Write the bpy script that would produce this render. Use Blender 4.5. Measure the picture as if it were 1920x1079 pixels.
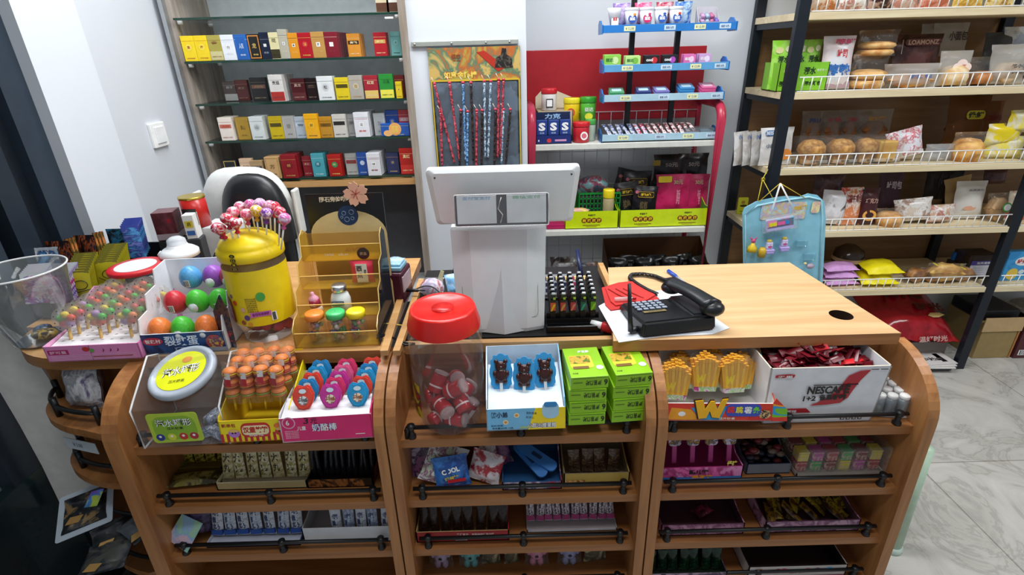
import bpy, bmesh, math, random
from mathutils import Matrix, Vector
for o in list(bpy.data.objects): bpy.data.objects.remove(o)
S = bpy.context.scene
COL = S.collection
R = math.radians
# ---------------- camera, world, light, exposure ----------------
FPX, TH, RO, EYE = 980.0, R(24.4), R(1.6), 1.55
_c, _s = math.cos(RO), math.sin(RO)
_f = Vector((0, math.cos(TH), -math.sin(TH))); _u0 = Vector((0, math.sin(TH), math.cos(TH))); _r0 = Vector((1, 0, 0))
_r = _r0*_c - _u0*_s; _u = _u0*_c + _r0*_s
cam = bpy.data.objects.new('camera', bpy.data.cameras.new('camera')); COL.objects.link(cam)
cam.data.sensor_width = 36; cam.data.lens = FPX/1920*36; cam.data.clip_start = 0.02
cam.matrix_world = Matrix(((_r.x, _u.x, -_f.x, 0), (_r.y, _u.y, -_f.y, 0), (_r.z, _u.z, -_f.z, EYE), (0, 0, 0, 1)))
S.camera = cam
S.view_settings.view_transform = 'Standard'; S.view_settings.look = 'None'; S.view_settings.gamma = 1
S.view_settings.use_curve_mapping = False; S.view_settings.exposure = 0.5
w = bpy.data.worlds.new('world'); S.world = w; w.use_nodes = True
w.node_tree.nodes['Background'].inputs[0].default_value = (0.80, 0.90, 1.0, 1)
w.node_tree.nodes['Background'].inputs[1].default_value = 0.24
def area(name, loc, size, power, rot=(0, 0, 0), col=(0.95, 0.98, 1.0)):
    l = bpy.data.lights.new(name, 'AREA'); l.shape = 'RECTANGLE'; l.size, l.size_y = size; l.energy = power; l.color = col
    o = bpy.data.objects.new(name, l); o.location = loc; o.rotation_euler = rot; COL.objects.link(o); return o
area('ceiling_lamp_near', (0.1, 0.2, 2.72), (1.2, 0.3), 11)
area('ceiling_lamp_middle', (0.2, 1.45, 2.72), (1.2, 0.3), 24)
area('ceiling_lamp_right', (2.4, 1.0, 2.72), (1.2, 0.3), 22)
area('ceiling_lamp_left', (-0.75, 1.75, 2.72), (0.8, 0.25), 12)

def ray(px, py):
    return _f + _r*((px-960)/FPX) - _u*((py-539.5)/FPX)
def P(px, py, z=None, Y=None, X=None):          # the world point seen at a pixel of the photograph on a known plane
    d = ray(px, py)
    t = (z-EYE)/d.z if z is not None else (Y/d.y if Y is not None else X/d.x)
    return Vector((0, 0, EYE)) + d*t
def mpp(p):                                        # metres per pixel at a point
    return (Vector(p)-Vector((0, 0, EYE))).dot(_f)/FPX

# ---------------- materials ----------------
_m = {}
def lin(h):
    if not isinstance(h, str): return tuple(h[:3])+(1,)
    v = [int(h[i:i+2], 16)/255 for i in (0, 2, 4)]
    return tuple(x/12.92 if x <= .04045 else ((x+.055)/1.055)**2.4 for x in v)+(1,)
def newmat(n):
    m = bpy.data.materials.new(n); m.use_nodes = True; nt = m.node_tree
    return m, nt, nt.nodes['Principled BSDF']
def N(nt, t, **k):
    n = nt.nodes.new(t)
    for a, b in k.items(): setattr(n, a, b)
    return n
def pl(h, rough=.45, metal=0, var=.06, scale=30):        # plain colour with a little unevenness
    k = ('pl', h, rough, metal, var)
    if k in _m: return _m[k]
    m, nt, b = newmat('plain_'+str(h)); c = lin(h)
    no = N(nt, 'ShaderNodeTexNoise'); no.inputs['Scale'].default_value = scale; no.inputs['Detail'].default_value = 2
    tc = N(nt, 'ShaderNodeTexCoord'); nt.links.new(tc.outputs['Object'], no.inputs['Vector'])
    cr = N(nt, 'ShaderNodeValToRGB'); e = cr.color_ramp.elements
    e[0].position = .3; e[1].position = .7
    e[0].color = tuple(x*(1-var) for x in c[:3])+(1,); e[1].color = tuple(min(1, x*(1+var)) for x in c[:3])+(1,)
    nt.links.new(no.outputs[0], cr.inputs[0]); nt.links.new(cr.outputs[0], b.inputs['Base Color'])
    b.inputs['Roughness'].default_value = rough; b.inputs['Metallic'].default_value = metal
    _m[k] = m; return m
def emi(h, s):
    m, nt, b = newmat('lit_'+h); b.inputs['Emission Color'].default_value = lin(h); b.inputs['Emission Strength'].default_value = s; return m
def pr(cols, scale=40, rough=.3, seed=0, kind='noise', stretch=(1, 1, 1), metal=0):    # printed packaging: patches of several inks
    k = ('pr', tuple(cols), scale, rough, seed, kind, stretch, metal)
    if k in _m: return _m[k]
    m, nt, b = newmat('printed_'+'_'.join(cols[:2]))
    tc = N(nt, 'ShaderNodeTexCoord'); mp = N(nt, 'ShaderNodeMapping'); mp.inputs['Scale'].default_value = stretch
    mp.inputs['Location'].default_value = (seed*1.7, seed*.9, seed*2.3)
    nt.links.new(tc.outputs['Object'], mp.inputs[0])
    cr = N(nt, 'ShaderNodeValToRGB'); cr.color_ramp.interpolation = 'CONSTANT' if kind == 'hard' else 'LINEAR'
    if kind != 'voronoi':
        no = N(nt, 'ShaderNodeTexNoise'); no.inputs['Scale'].default_value = scale; no.inputs['Detail'].default_value = 1.5 if kind == 'hard' else 4; no.inputs['Distortion'].default_value = .6; no.inputs['Roughness'].default_value = .62
        nt.links.new(mp.outputs[0], no.inputs['Vector']); nt.links.new(no.outputs[0], cr.inputs[0]); lo, hi = .34, .66
    else:
        no = N(nt, 'ShaderNodeTexVoronoi'); no.inputs['Scale'].default_value = scale
        nt.links.new(mp.outputs[0], no.inputs['Vector'])
        sp = N(nt, 'ShaderNodeSeparateColor'); nt.links.new(no.outputs['Color'], sp.inputs[0]); nt.links.new(sp.outputs[0], cr.inputs[0]); lo, hi = 0, 1
    el = cr.color_ramp.elements; n = len(cols)
    while len(el) < n: el.new(.5)
    for i, c in enumerate(cols):
        el[i].position = 0 if i == 0 else lo+(hi-lo)*i/n
        el[i].color = lin(c)
    nt.links.new(cr.outputs[0], b.inputs['Base Color']); b.inputs['Roughness'].default_value = rough; b.inputs['Metallic'].default_value = metal
    _m[k] = m; return m
def clear(h='ffffff', amt=.12, rough=.08, gl=.6, bump=0):      # thin clear plastic: see-through with fresnel reflections and a light tint
    k = ('cl', h, amt, rough, gl, bump)
    if k in _m: return _m[k]
    m, nt, b = newmat('clear_'+h); nt.nodes.remove(b); out = nt.nodes['Material Output']
    tr = N(nt, 'ShaderNodeBsdfTransparent'); tr.inputs[0].default_value = tuple(1-amt*(1-x) if False else (1-amt)+amt*x for x in lin(h)[:3])+(1,)
    df = N(nt, 'ShaderNodeBsdfDiffuse'); df.inputs[0].default_value = lin(h)
    g = N(nt, 'ShaderNodeBsdfGlossy'); g.inputs['Roughness'].default_value = rough
    m1 = N(nt, 'ShaderNodeMixShader'); m1.inputs[0].default_value = amt
    nt.links.new(tr.outputs[0], m1.inputs[1]); nt.links.new(df.outputs[0], m1.inputs[2])
    fr = N(nt, 'ShaderNodeFresnel'); fr.inputs[0].default_value = 1.45
    mu = N(nt, 'ShaderNodeMath', operation='MULTIPLY'); mu.inputs[1].default_value = gl*.45
    nt.links.new(fr.outputs[0], mu.inputs[0])
    m2 = N(nt, 'ShaderNodeMixShader'); nt.links.new(mu.outputs[0], m2.inputs[0])
    nt.links.new(m1.outputs[0], m2.inputs[1]); nt.links.new(g.outputs[0], m2.inputs[2]); nt.links.new(m2.outputs[0], out.inputs[0])
    if bump:
        no = N(nt, 'ShaderNodeTexNoise'); no.inputs['Scale'].default_value = 45; no.inputs['Detail'].default_value = 3
        tc = N(nt, 'ShaderNodeTexCoord'); nt.links.new(tc.outputs['Object'], no.inputs['Vector'])
        bp = N(nt, 'ShaderNodeBump'); bp.inputs['Strength'].default_value = bump; bp.inputs['Distance'].default_value = .01
        nt.links.new(no.outputs[0], bp.inputs['Height']); nt.links.new(bp.outputs[0], g.inputs['Normal']); nt.links.new(bp.outputs[0], fr.inputs['Normal'])
    _m[k] = m; return m
def wood(c1, c2, axis='X', scale=1.0, rough=.42, name='wood'):
    k = ('wd', c1, c2, axis, scale)
    if k in _m: return _m[k]
    m, nt, b = newmat(name)
    tc = N(nt, 'ShaderNodeTexCoord'); mp = N(nt, 'ShaderNodeMapping')
    st = {'X': (1.2, 14, 14), 'Y': (14, 1.2, 14), 'Z': (14, 14, 1.2)}[axis]
    mp.inputs['Scale'].default_value = tuple(s*scale for s in st); nt.links.new(tc.outputs['Object'], mp.inputs[0])
    no = N(nt, 'ShaderNodeTexNoise'); no.inputs['Scale'].default_value = 1.6; no.inputs['Detail'].default_value = 5; no.inputs['Distortion'].default_value = 1.2
    n2 = N(nt, 'ShaderNodeTexNoise'); n2.inputs['Scale'].default_value = 9; n2.inputs['Detail'].default_value = 3
    nt.links.new(mp.outputs[0], no.inputs['Vector']); nt.links.new(mp.outputs[0], n2.inputs['Vector'])
    mx = N(nt, 'ShaderNodeMath', operation='MULTIPLY_ADD'); mx.inputs[1].default_value = .3; nt.links.new(n2.outputs[0], mx.inputs[0]); nt.links.new(no.outputs[0], mx.inputs[2])
    cr = N(nt, 'ShaderNodeValToRGB'); e = cr.color_ramp.elements; e[0].position = .48; e[1].position = .82; e[0].color = lin(c1); e[1].color = lin(c2)
    nt.links.new(mx.outputs[0], cr.inputs[0]); nt.links.new(cr.outputs[0], b.inputs['Base Color']); b.inputs['Roughness'].default_value = rough
    _m[k] = m; return m
def breadm(c1='d9a35a', c2='a8652c', scale=18, rough=.5):
    return pr([c1, c1, c2] if False else [c2, c1], scale, rough) if False else _bread(c1, c2, scale, rough)
def _bread(c1, c2, scale, rough):
    k = ('br', c1, c2, scale)
    if k in _m: return _m[k]
    m, nt, b = newmat('bread'); tc = N(nt, 'ShaderNodeTexCoord')
    no = N(nt, 'ShaderNodeTexNoise'); no.inputs['Scale'].default_value = scale; no.inputs['Detail'].default_value = 4
    nt.links.new(tc.outputs['Object'], no.inputs['Vector'])
    cr = N(nt, 'ShaderNodeValToRGB'); e = cr.color_ramp.elements; e[0].position = .36; e[1].position = .62; e[0].color = lin(c2); e[1].color = lin(c1)
    nt.links.new(no.outputs[0], cr.inputs[0]); nt.links.new(cr.outputs[0], b.inputs['Base Color']); b.inputs['Roughness'].default_value = rough
    bp = N(nt, 'ShaderNodeBump'); bp.inputs['Strength'].default_value = .3; bp.inputs['Distance'].default_value = .004
    nt.links.new(no.outputs[0], bp.inputs['Height']); nt.links.new(bp.outputs[0], b.inputs['Normal'])
    _m[k] = m; return m

WHITE = pl('f4f4f2'); BLACK = pl('141416', .4); INK = pl('1b1b1d', .6); RED = pl('c8202a', .35); YEL = pl('f6d617', .35)
OAK = wood('8f5b30', 'ab7443', 'X'); OAKZ = wood('955f34', 'b47c49', 'Z'); OAKL = wood('b98852', 'cd9f68', 'X', name='light_oak'); OAKY = wood('8f5b30', 'ab7443', 'Y')
MAPLE = wood('d8c49c', 'eadab4', 'X', name='maple'); MAPLEZ = wood('a98a64', 'bfa17a', 'Z', name='maple_side')
GREYW = wood('86796c', 'aba095', 'Z', name='grey_wood')
CLR = clear('ffffff', .035, .06, .8); CLRB = clear('ffffff', .16, .12, .9, .5); BAG = clear('ffffff', .035, .14, .9, .6); GLASS = clear('bfe6d4', .10, .02, 1.0); SMOKE = clear('dfe4ea', .22, .1, .8)
AMBER = clear('f0c848', .30, .08, .8); STEEL = pl('b8bcc0', .3, .9); DSTEEL = pl('20252c', .4, .2)

# ---------------- mesh builder ----------------
_bb = {}
def bevbox(d, b, seg=2):
    k = (tuple(round(x, 5) for x in d), b, seg)
    if k not in _bb:
        bm = bmesh.new(); bmesh.ops.create_cube(bm, size=1)
        for v in bm.verts: v.co = Vector((v.co.x*d[0], v.co.y*d[1], v.co.z*d[2]))
        bmesh.ops.bevel(bm, geom=list(bm.edges), offset=min(b, min(d)*.49), segments=seg, profile=.5, affect='EDGES')
        bm.verts.index_update()
        _bb[k] = ([tuple(v.co) for v in bm.verts], [[v.index for v in f.verts] for f in bm.faces]); bm.free()
    return _bb[k]
_tx = {}
def textmesh(s, bold=0, res=2):
    k = (s, bold, res)
    if k not in _tx:
        c = bpy.data.curves.new('t', 'FONT'); c.body = s; c.resolution_u = res; c.fill_mode = 'BOTH' if False else 'FRONT'; c.offset = bold; c.size = 1
        o = bpy.data.objects.new('t', c); COL.objects.link(o); bpy.context.view_layer.update()
        me = o.evaluated_get(bpy.context.evaluated_depsgraph_get()).to_mesh()
        vs = [tuple(v.co) for v in me.vertices]; fs = [list(p.vertices) for p in me.polygons]
        o.to_mesh_clear(); bpy.data.objects.remove(o); bpy.data.curves.remove(c)
        if vs:
            x0 = min(v[0] for v in vs); x1 = max(v[0] for v in vs); y0 = min(v[1] for v in vs); y1 = max(v[1] for v in vs)
            cx, cy, wx, wy = (x0+x1)/2, (y0+y1)/2, max(x1-x0, 1e-5), max(y1-y0, 1e-5)
            vs = [((v[0]-cx)/wx, (v[1]-cy)/wy, 0) for v in vs]; asp = wx/wy
        else: asp = 1
        _tx[k] = (vs, fs, asp)
    return _tx[k]
def T(x=0, y=0, z=0, rx=0, ry=0, rz=0, s=1):
    return Matrix.Translation((x, y, z)) @ Matrix.Rotation(R(rz), 4, 'Z') @ Matrix.Rotation(R(ry), 4, 'Y') @ Matrix.Rotation(R(rx), 4, 'X') @ Matrix.Diagonal((s, s, s, 1))
FR = lambda x, y, z, roll=0: T(x, y, z, 90, 0, 0) @ Matrix.Rotation(R(roll), 4, 'Z')     # plane facing the customer (-Y), text upright
class MB:
    def __init__(s, M=None): s.v = []; s.f = []; s.mi = []; s.sm = []; s.mats = []; s.M = M or Matrix.Identity(4)
    def add(s, vs, fs, mat, M=None, smooth=False):
        A = s.M @ M if M is not None else s.M
        if mat not in s.mats: s.mats.append(mat)
        i = s.mats.index(mat); b = len(s.v)
        s.v += [tuple(A @ Vector(v)) for v in vs]
        for f in fs: s.f.append([b+j for j in f]); s.mi.append(i); s.sm.append(smooth)
        return s
    def box(s, c, d, mat, bev=0, M=None, front=None, top=None):
        if bev:
            vs, fs = bevbox(d, bev)
            return s.add([(v[0]+c[0], v[1]+c[1], v[2]+c[2]) for v in vs], fs, mat, M)
        x, y, z = d[0]/2, d[1]/2, d[2]/2
        vs = [(c[0]+i*x, c[1]+j*y, c[2]+k*z) for i in (-1, 1) for j in (-1, 1) for k in (-1, 1)]
        F = {'l': [0, 1, 3, 2], 'r': [4, 6, 7, 5], 'f': [0, 4, 5, 1], 'b': [2, 3, 7, 6], 'd': [0, 2, 6, 4], 'u': [1, 5, 7, 3]}
        for k, f in F.items():
            mm = front if (k == 'f' and front) else top if (k == 'u' and top) else mat
            s.add([vs[j] for j in f], [[0, 1, 2, 3]], mm, M)
        return s
    def lathe(s, prof, mat, n=24, M=None, smooth=True, cap=True, wob=0):
        vs = []; fs = []
        for r, z in prof:
            for i in range(n):
                a = 2*math.pi*i/n; rr = r*(1+wob*math.sin(3*a+z*40)+wob*.6*math.sin(5*a+1))
                vs.append((rr*math.cos(a), rr*math.sin(a), z))
        for k in range(len(prof)-1):
            for i in range(n):
                j = (i+1) % n; fs.append([k*n+i, k*n+j, (k+1)*n+j, (k+1)*n+i])
        if cap:
            fs.append([i for i in range(n)][::-1]); fs.append([(len(prof)-1)*n+i for i in range(n)])
        return s.add(vs, fs, mat, M, smooth)
    def sph(s, c, r, mat, n=12, M=None):
        if not hasattr(r, '__len__'): r = (r, r, r)
        vs = []; fs = []; h = max(4, n//2)
        for k in range(h+1):
            ph = math.pi*k/h
            for i in range(n):
                a = 2*math.pi*i/n; vs.append((c[0]+r[0]*math.sin(ph)*math.cos(a), c[1]+r[1]*math.sin(ph)*math.sin(a), c[2]+r[2]*math.cos(ph)))
        for k in range(h):
            for i in range(n):
                j = (i+1) % n; fs.append([k*n+i, (k+1)*n+i, (k+1)*n+j, k*n+j])
        return s.add(vs, fs, mat, M, True)
    def tube(s, pts, r, mat, n=8, M=None, closed=False):
        pts = [Vector(p) for p in pts]; vs = []; fs = []; up = Vector((0, 0, 1)); L = len(pts)
        for i, p in enumerate(pts):
            a = pts[(i-1) % L] if (i or closed) else p; b = pts[(i+1) % L] if (i < L-1 or closed) else p
            t = (b-a).normalized(); x = t.cross(up)
            if x.length < 1e-3: x = t.cross(Vector((0, 1, 0)))
            x.normalize(); y = t.cross(x).normalized(); up = -y if False else up
            rr = r[i] if hasattr(r, '__len__') else r
            for k in range(n):
                q = 2*math.pi*k/n; vs.append(tuple(p+x*rr*math.cos(q)+y*rr*math.sin(q)))
        for i in range(L-1 if not closed else L):
            for k in range(n):
                j = (k+1) % n; i2 = (i+1) % L; fs.append([i*n+k, i*n+j, i2*n+j, i2*n+k])
        if not closed: fs.append(list(range(n))[::-1]); fs.append([(L-1)*n+k for k in range(n)])
        return s.add(vs, fs, mat, M, True)
    def prism(s, poly, t, mat, M=None, side=None, back=None):         # polygon in local XY, thickness t along +Z
        n = len(poly); vs = [(x, y, 0) for x, y in poly]+[(x, y, t) for x, y in poly]
        s.add(vs, [list(range(n, 2*n))], mat, M); s.add(vs, [list(range(n))[::-1]], back or side or mat, M)
        return s.add(vs, [[i, (i+1) % n, n+(i+1) % n, n+i] for i in range(n)], side or mat, M)
    def quad(s, w, h, mat, M=None):
        return s.add([(-w/2, -h/2, 0), (w/2, -h/2, 0), (w/2, h/2, 0), (-w/2, h/2, 0)], [[0, 1, 2, 3]], mat, M)
    def disc(s, rx, ry, mat, M=None, n=20):
        return s.add([(rx*math.cos(2*math.pi*i/n), ry*math.sin(2*math.pi*i/n), 0) for i in range(n)], [list(range(n))], mat, M)
    def text(s, t, w, h, mat, M=None, bold=.012, keep=False):      # printed text filling a w by h box in local XY
        vs, fs, asp = textmesh(t, bold)
        if keep: w = min(w, h*asp)
        return s.add([(v[0]*w, v[1]*h, 0) for v in vs], fs, mat, M)
    def grid(s, fn, nu, nv, mat, M=None, smooth=True, matf=None):
        vs = [fn(i/nu, j/nv) for j in range(nv+1) for i in range(nu+1)]
        if matf is None:
            return s.add(vs, [[j*(nu+1)+i, j*(nu+1)+i+1, (j+1)*(nu+1)+i+1, (j+1)*(nu+1)+i] for j in range(nv) for i in range(nu)], mat, M, smooth)
        for j in range(nv):
            for i in range(nu):
                q = [j*(nu+1)+i, j*(nu+1)+i+1, (j+1)*(nu+1)+i+1, (j+1)*(nu+1)+i]
                s.add([vs[k] for k in q], [[0, 1, 2, 3]], matf(i/nu, j/nv), M, smooth)
        return s
    def pillow(s, w, h, t, mat, M=None, crimp=.07, seed=0, back=None, matf=None, n=10, wr=1.0):   # sealed bag in local XY, thickness along Z
        rd = random.Random(seed); a, b, c2 = rd.random()*6, rd.random()*6, rd.random()*6
        def g(sg):
            def fn(u, v):
                e = max(0, min(1, (v-crimp*.9)/.16)) * max(0, min(1, (1-crimp*.9-v)/.16)); e = math.sin(e*math.pi/2)
                q = (1-abs(2*u-1)**2.6)
                zz = sg*(t/2*e*q + .0008)
                zz += wr*e*.06*t*math.sin(9*u+a+5*v)*math.sin(7*v+b)+wr*.05*t*math.sin(23*u+c2)*math.sin(5*v+a)*(1-e*.5)
                pin = 1-.06*e*(1 if True else 0)
                return ((u-.5)*w*pin, (v-.5)*h, zz)
            return fn
        s.grid(g(1), n, n+2, mat, M, matf=matf); f = g(-1)
        return s.grid(lambda u, v: f(1-u, v), n, n+2, back or mat, M)
    def build(s, name, parent=None, loc=(0, 0, 0), rot=(0, 0, 0)):
        me = bpy.data.meshes.new(name); me.from_pydata(s.v, [], s.f)
        for m in s.mats: me.materials.append(m)
        me.polygons.foreach_set('material_index', s.mi); me.polygons.foreach_set('use_smooth', s.sm); me.update()
        o = bpy.data.objects.new(name, me); COL.objects.link(o); o.location = loc; o.rotation_euler = rot
        if parent: o.parent = parent
        return o
def tag(o, label, cat, group=None, kind=None):
    o['label'] = label; o['category'] = cat
    if group: o['group'] = group
    if kind: o['kind'] = kind
    return o
def thing(name, label, cat, loc, rz=0, group=None, rx=0, ry=0):
    o = bpy.data.objects.new(name, None); COL.objects.link(o); o.empty_display_size = .02
    o.location = loc; o.rotation_euler = (R(rx), R(ry), R(rz)); return tag(o, label, cat, group)
def struct(mb, name, **k):
    o = mb.build(name, **k)
    if not o.parent: o['kind'] = 'structure'
    return o
def dup(o, loc=None, rot=None, label=None, parent=None, group=None):
    c = o.copy(); COL.objects.link(c)
    if parent: c.parent = parent
    if loc is not None: c.location = loc
    if rot is not None: c.rotation_euler = rot
    if label: c['label'] = label
    if group: c['group'] = group
    for ch in list(o.children): dup(ch, parent=c)
    return c
def one(mb, name, label, cat, loc, rz=0, group=None, rx=0, ry=0, kind=None):
    return tag(mb.build(name, None, loc, (R(rx), R(ry), R(rz))), label, cat, group, kind)
def bx(c, d, mat, bev=0, **k): return MB().box(c, d, mat, bev, **k)
def arc(cx, cy, r, a0, a1, n): return [(cx+r*math.cos(R(a0+(a1-a0)*i/n)), cy+r*math.sin(R(a0+(a1-a0)*i/n))) for i in range(n+1)]
def rrect(w, h, r, n=4):
    p = []
    for cx, cy, a in ((w/2-r, h/2-r, 0), (-w/2+r, h/2-r, 90), (-w/2+r, -h/2+r, 180), (w/2-r, -h/2+r, 270)): p += arc(cx, cy, r, a, a+90, n)
    return p

# =================== THE SETTING ===================
def marble():
    m, nt, b = newmat('marble_floor'); tc = N(nt, 'ShaderNodeTexCoord')
    n1 = N(nt, 'ShaderNodeTexNoise'); n1.inputs['Scale'].default_value = 2.6; n1.inputs['Detail'].default_value = 8; n1.inputs['Distortion'].default_value = 2.4; n1.inputs['Roughness'].default_value = .6
    nt.links.new(tc.outputs['Object'], n1.inputs['Vector'])
    cr = N(nt, 'ShaderNodeValToRGB'); e = cr.color_ramp.elements; e[0].position = .3; e[0].color = lin('9f9c97'); e[1].position = .7; e[1].color = lin('cfccc6')
    x = e.new(.5); x.color = lin('bdbab4'); x = e.new(.47); x.color = lin('a8a59f'); x = e.new(.44); x.color = lin('bcb9b2')
    br = N(nt, 'ShaderNodeTexBrick'); br.offset = 0; br.inputs['Scale'].default_value = 1; br.inputs['Brick Width'].default_value = .8; br.inputs['Row Height'].default_value = .8
    br.inputs['Mortar Size'].default_value = .0025; br.inputs['Color1'].default_value = (1, 1, 1, 1); br.inputs['Color2'].default_value = (.93, .93, .93, 1); br.inputs['Mortar'].default_value = (.55, .54, .52, 1)
    nt.links.new(tc.outputs['Object'], br.inputs['Vector'])
    mx = N(nt, 'ShaderNodeMix', data_type='RGBA', blend_type='MULTIPLY'); mx.inputs[0].default_value = 1
    nt.links.new(n1.outputs[0], cr.inputs[0]); nt.links.new(cr.outputs[0], mx.inputs[6]); nt.links.new(br.outputs[0], mx.inputs[7])
    nt.links.new(mx.outputs[2], b.inputs['Base Color']); b.inputs['Roughness'].default_value = .25
    return m
WALL = pl('dde2e8', .7, var=.015, scale=3); WALL2 = pl('d2d6dc', .6, var=.015, scale=3); CEIL = pl('e8eaec', .8, var=.01)
struct(bx((1.5, 1.2, -.05), (8, 7, .1), marble()), 'floor')
struct(bx((1.5, 1.2, 2.8), (8, 7, .1), CEIL), 'ceiling')
struct(bx((2.30, 2.73, 1.375), (5.60, .10, 2.75), WALL), 'wall_back')
# pillar between the alcove and the rear wall, alcove back wall
struct(bx((-.145, 2.44, 1.375), (.45, .48, 2.75), WALL2), 'wall_pillar')
struct(bx((-.83, 2.60, 1.375), (.92, .06, 2.75), WALL), 'wall_alcove')
# left wall in two planes with a step
struct(bx((-1.345, 2.20, 1.375), (.10, .86, 2.75), WALL2), 'wall_left')
lw = MB(); lw.box((-1.33, 1.655, 1.375), (.12, .23, 2.75), WALL); struct(lw, 'wall_left_return')
# light switch
sw = P(294, 253, X=-1.295)
t = thing('light_switch', 'white square double rocker light switch on the left wall', 'light switch', (-1.295, sw.y, sw.z), 90)
bx((0, -.006, 0), (.086, .012, .086), WHITE, .003).build('face_plate', t)
bx((0, -.014, 0), (.052, .005, .058), pl('eef0f0', .3), .002).build('rocker', t)
# dark framed glass door at far left
FRM = pl('2b3540', .35, .3); FRM2 = pl('394552', .35, .3); FRM3 = pl('1c232b', .4, .3)
DXo = Vector((-.045, 0, 0)); DS = 1.037
d = MB(T(-.045, 0, 0) @ Matrix.Diagonal((1, DS, 1, 1))); d.box((-1.31, 1.47, 1.375), (.10, .13, 2.75), FRM2); d.box((-1.33, 1.375, 1.375), (.08, .06, 2.75), FRM3); d.box((-1.31, 1.315, 1.375), (.09, .06, 2.75), FRM)
d.box((-1.335, 1.265, 1.375), (.05, .04, 2.75), FRM3); d.box((-1.30, 1.225, 1.375), (.06, .04, 2.75), FRM2)
do = d.build('door_1'); do['kind'] = 'structure'
d = MB(T(-.045, 0, 0) @ Matrix.Diagonal((1, DS, 1, 1))); d.box((-1.325, 1.12, 1.375), (.04, .17, 2.75), FRM); d.box((-1.325, .60, .06), (.04, .87, .12), FRM3); d.build('door_leaf', do)
bx((-1.37, .6, 1.42), (.012, .87, 2.6), pl('22302f', .08)).build('door_glass', do)
bx((-1.36, .955, 1.42), (.006, .05, 2.6), pl('55695f', .3)).build('door_edge_strip', do)

# =================== CIGARETTE CABINET ===================
cab = thing('glass_shelf_cabinet', 'alcove display cabinet with grey wood side and green-edged glass shelves of cigarettes', 'cabinet', (-.82, 2.2, 0))
CX0, CX1 = -1.262, -.372; W = CX1-CX0
def cb(x0, x1, y0, y1, z0, z1, m, name, bev=0, par=cab):
    return bx(((x0+x1)/2+.82, (y0+y1)/2-2.2, (z0+z1)/2), (x1-x0, y1-y0, z1-z0), m, bev).build(name, par)
cb(-1.26, -1.238, 2.215, 2.50, .1, 2.6, GREYW, 'side_panel'); cb(-.392, -.372, 2.215, 2.50, .1, 2.6, GREYW, 'side_panel')
cb(-1.27, -1.255, 2.19, 2.23, .1, 2.6, STEEL, 'edge_trim')
cb(-.393, -.366, 2.185, 2.23, .02, 2.6, GREYW, 'edge_trim')
cb(-1.238, -.392, 2.49, 2.505, .9, 2.6, pl('c9d0d2', .5), 'back_panel')
cb(-1.238, -.392, 2.20, 2.50, 1.045, 1.07, OAKL, 'ledge')
cb(-1.238, -.392, 2.42, 2.49, .1, 1.045, pl('55565a', .35), 'lower_back_panel')
cb(-1.238, -.392, 2.19, 2.45, .50, .55, pl('c8cacc', .5), 'lower_cover')
GEDGE = pl('16382c', .1); SHZ = [1.693, 1.543, 1.388, 1.243, 1.085, 1.86]
for z in SHZ:
    o = cb(-1.236, -.394, 2.205, 2.485, z-.008, z-.001, clear('5a706c', .14, .03, 1.6), 'glass_shelf')
    bx((0+.005, .003, z-.0045), (.840, .003, .0075), GEDGE).build('polished_edge', o)
    for x in (-1.225, -.405):
        for y in (2.225, 2.45):
            MB().lathe([(.009, 0), (.009, .012)], WHITE, 10, T(x+.82, y-2.2, z-.021)).build('shelf_support', cab)
def cigpack(name_mats, w=.055, h=.088, d=.022, txt=None, style=0):
    b, ac, ink = name_mats; m = MB(); m.box((0, d/2, h/2), (w, d, h), pl(b, .22), .0012)
    f = -.0004
    if style == 0: m.quad(w*.84, h*.16, pl(ac, .3), FR(0, f, h*.62)); m.text(txt or '中华', w*.55, h*.1, pl(ink), FR(0, f-.0003, h*.62)); m.text('吸烟有害健康', w*.7, h*.05, pl(ink), FR(0, f, h*.14))
    if style == 1: m.quad(w*.96, h*.34, pl(ac, .3), FR(0, f, h*.2)); m.text(txt or '利群', w*.5, h*.14, pl(ink), FR(0, f, h*.7)); m.text('吸烟有害健康', w*.7, h*.05, pl(ink), FR(0, f-.0003, h*.16))
    if style == 2: m.disc(w*.22, w*.22, pl(ac, .3), FR(0, f, h*.55)); m.text(txt or '云', w*.22, w*.22, pl(ink), FR(0, f-.0003, h*.55)); m.text('尽早戒烟', w*.6, h*.05, pl(ink), FR(0, f, h*.12))
    if style == 3: m.quad(w*.3, w*.3, WHITE, FR(0, f, h*.52)); m.text(txt or '二', w*.2, w*.2, pl(ink), FR(0, f-.0003, h*.52)); m.quad(w*.9, .001, pl(ac), FR(0, f, h*.74)); m.text('香烟', w*.5, h*.07, pl(ac), FR(0, f, h*.25))
    if style == 4: m.quad(w*.86, h*.9, pl(ac, .3), FR(0, f, h*.5)); m.quad(w*.74, h*.82, pl(b, .3), FR(0, f-.0002, h*.5)); m.text(txt or '龙', w*.34, h*.2, pl(ink), FR(0, f-.0004, h*.55)); m.text('香烟', w*.4, h*.06, pl(ink), FR(0, f-.0004, h*.2))
    m.quad(w*.98, .0007, pl(ink, .5), FR(0, f-.0001, h*.80))
    return m
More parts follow.
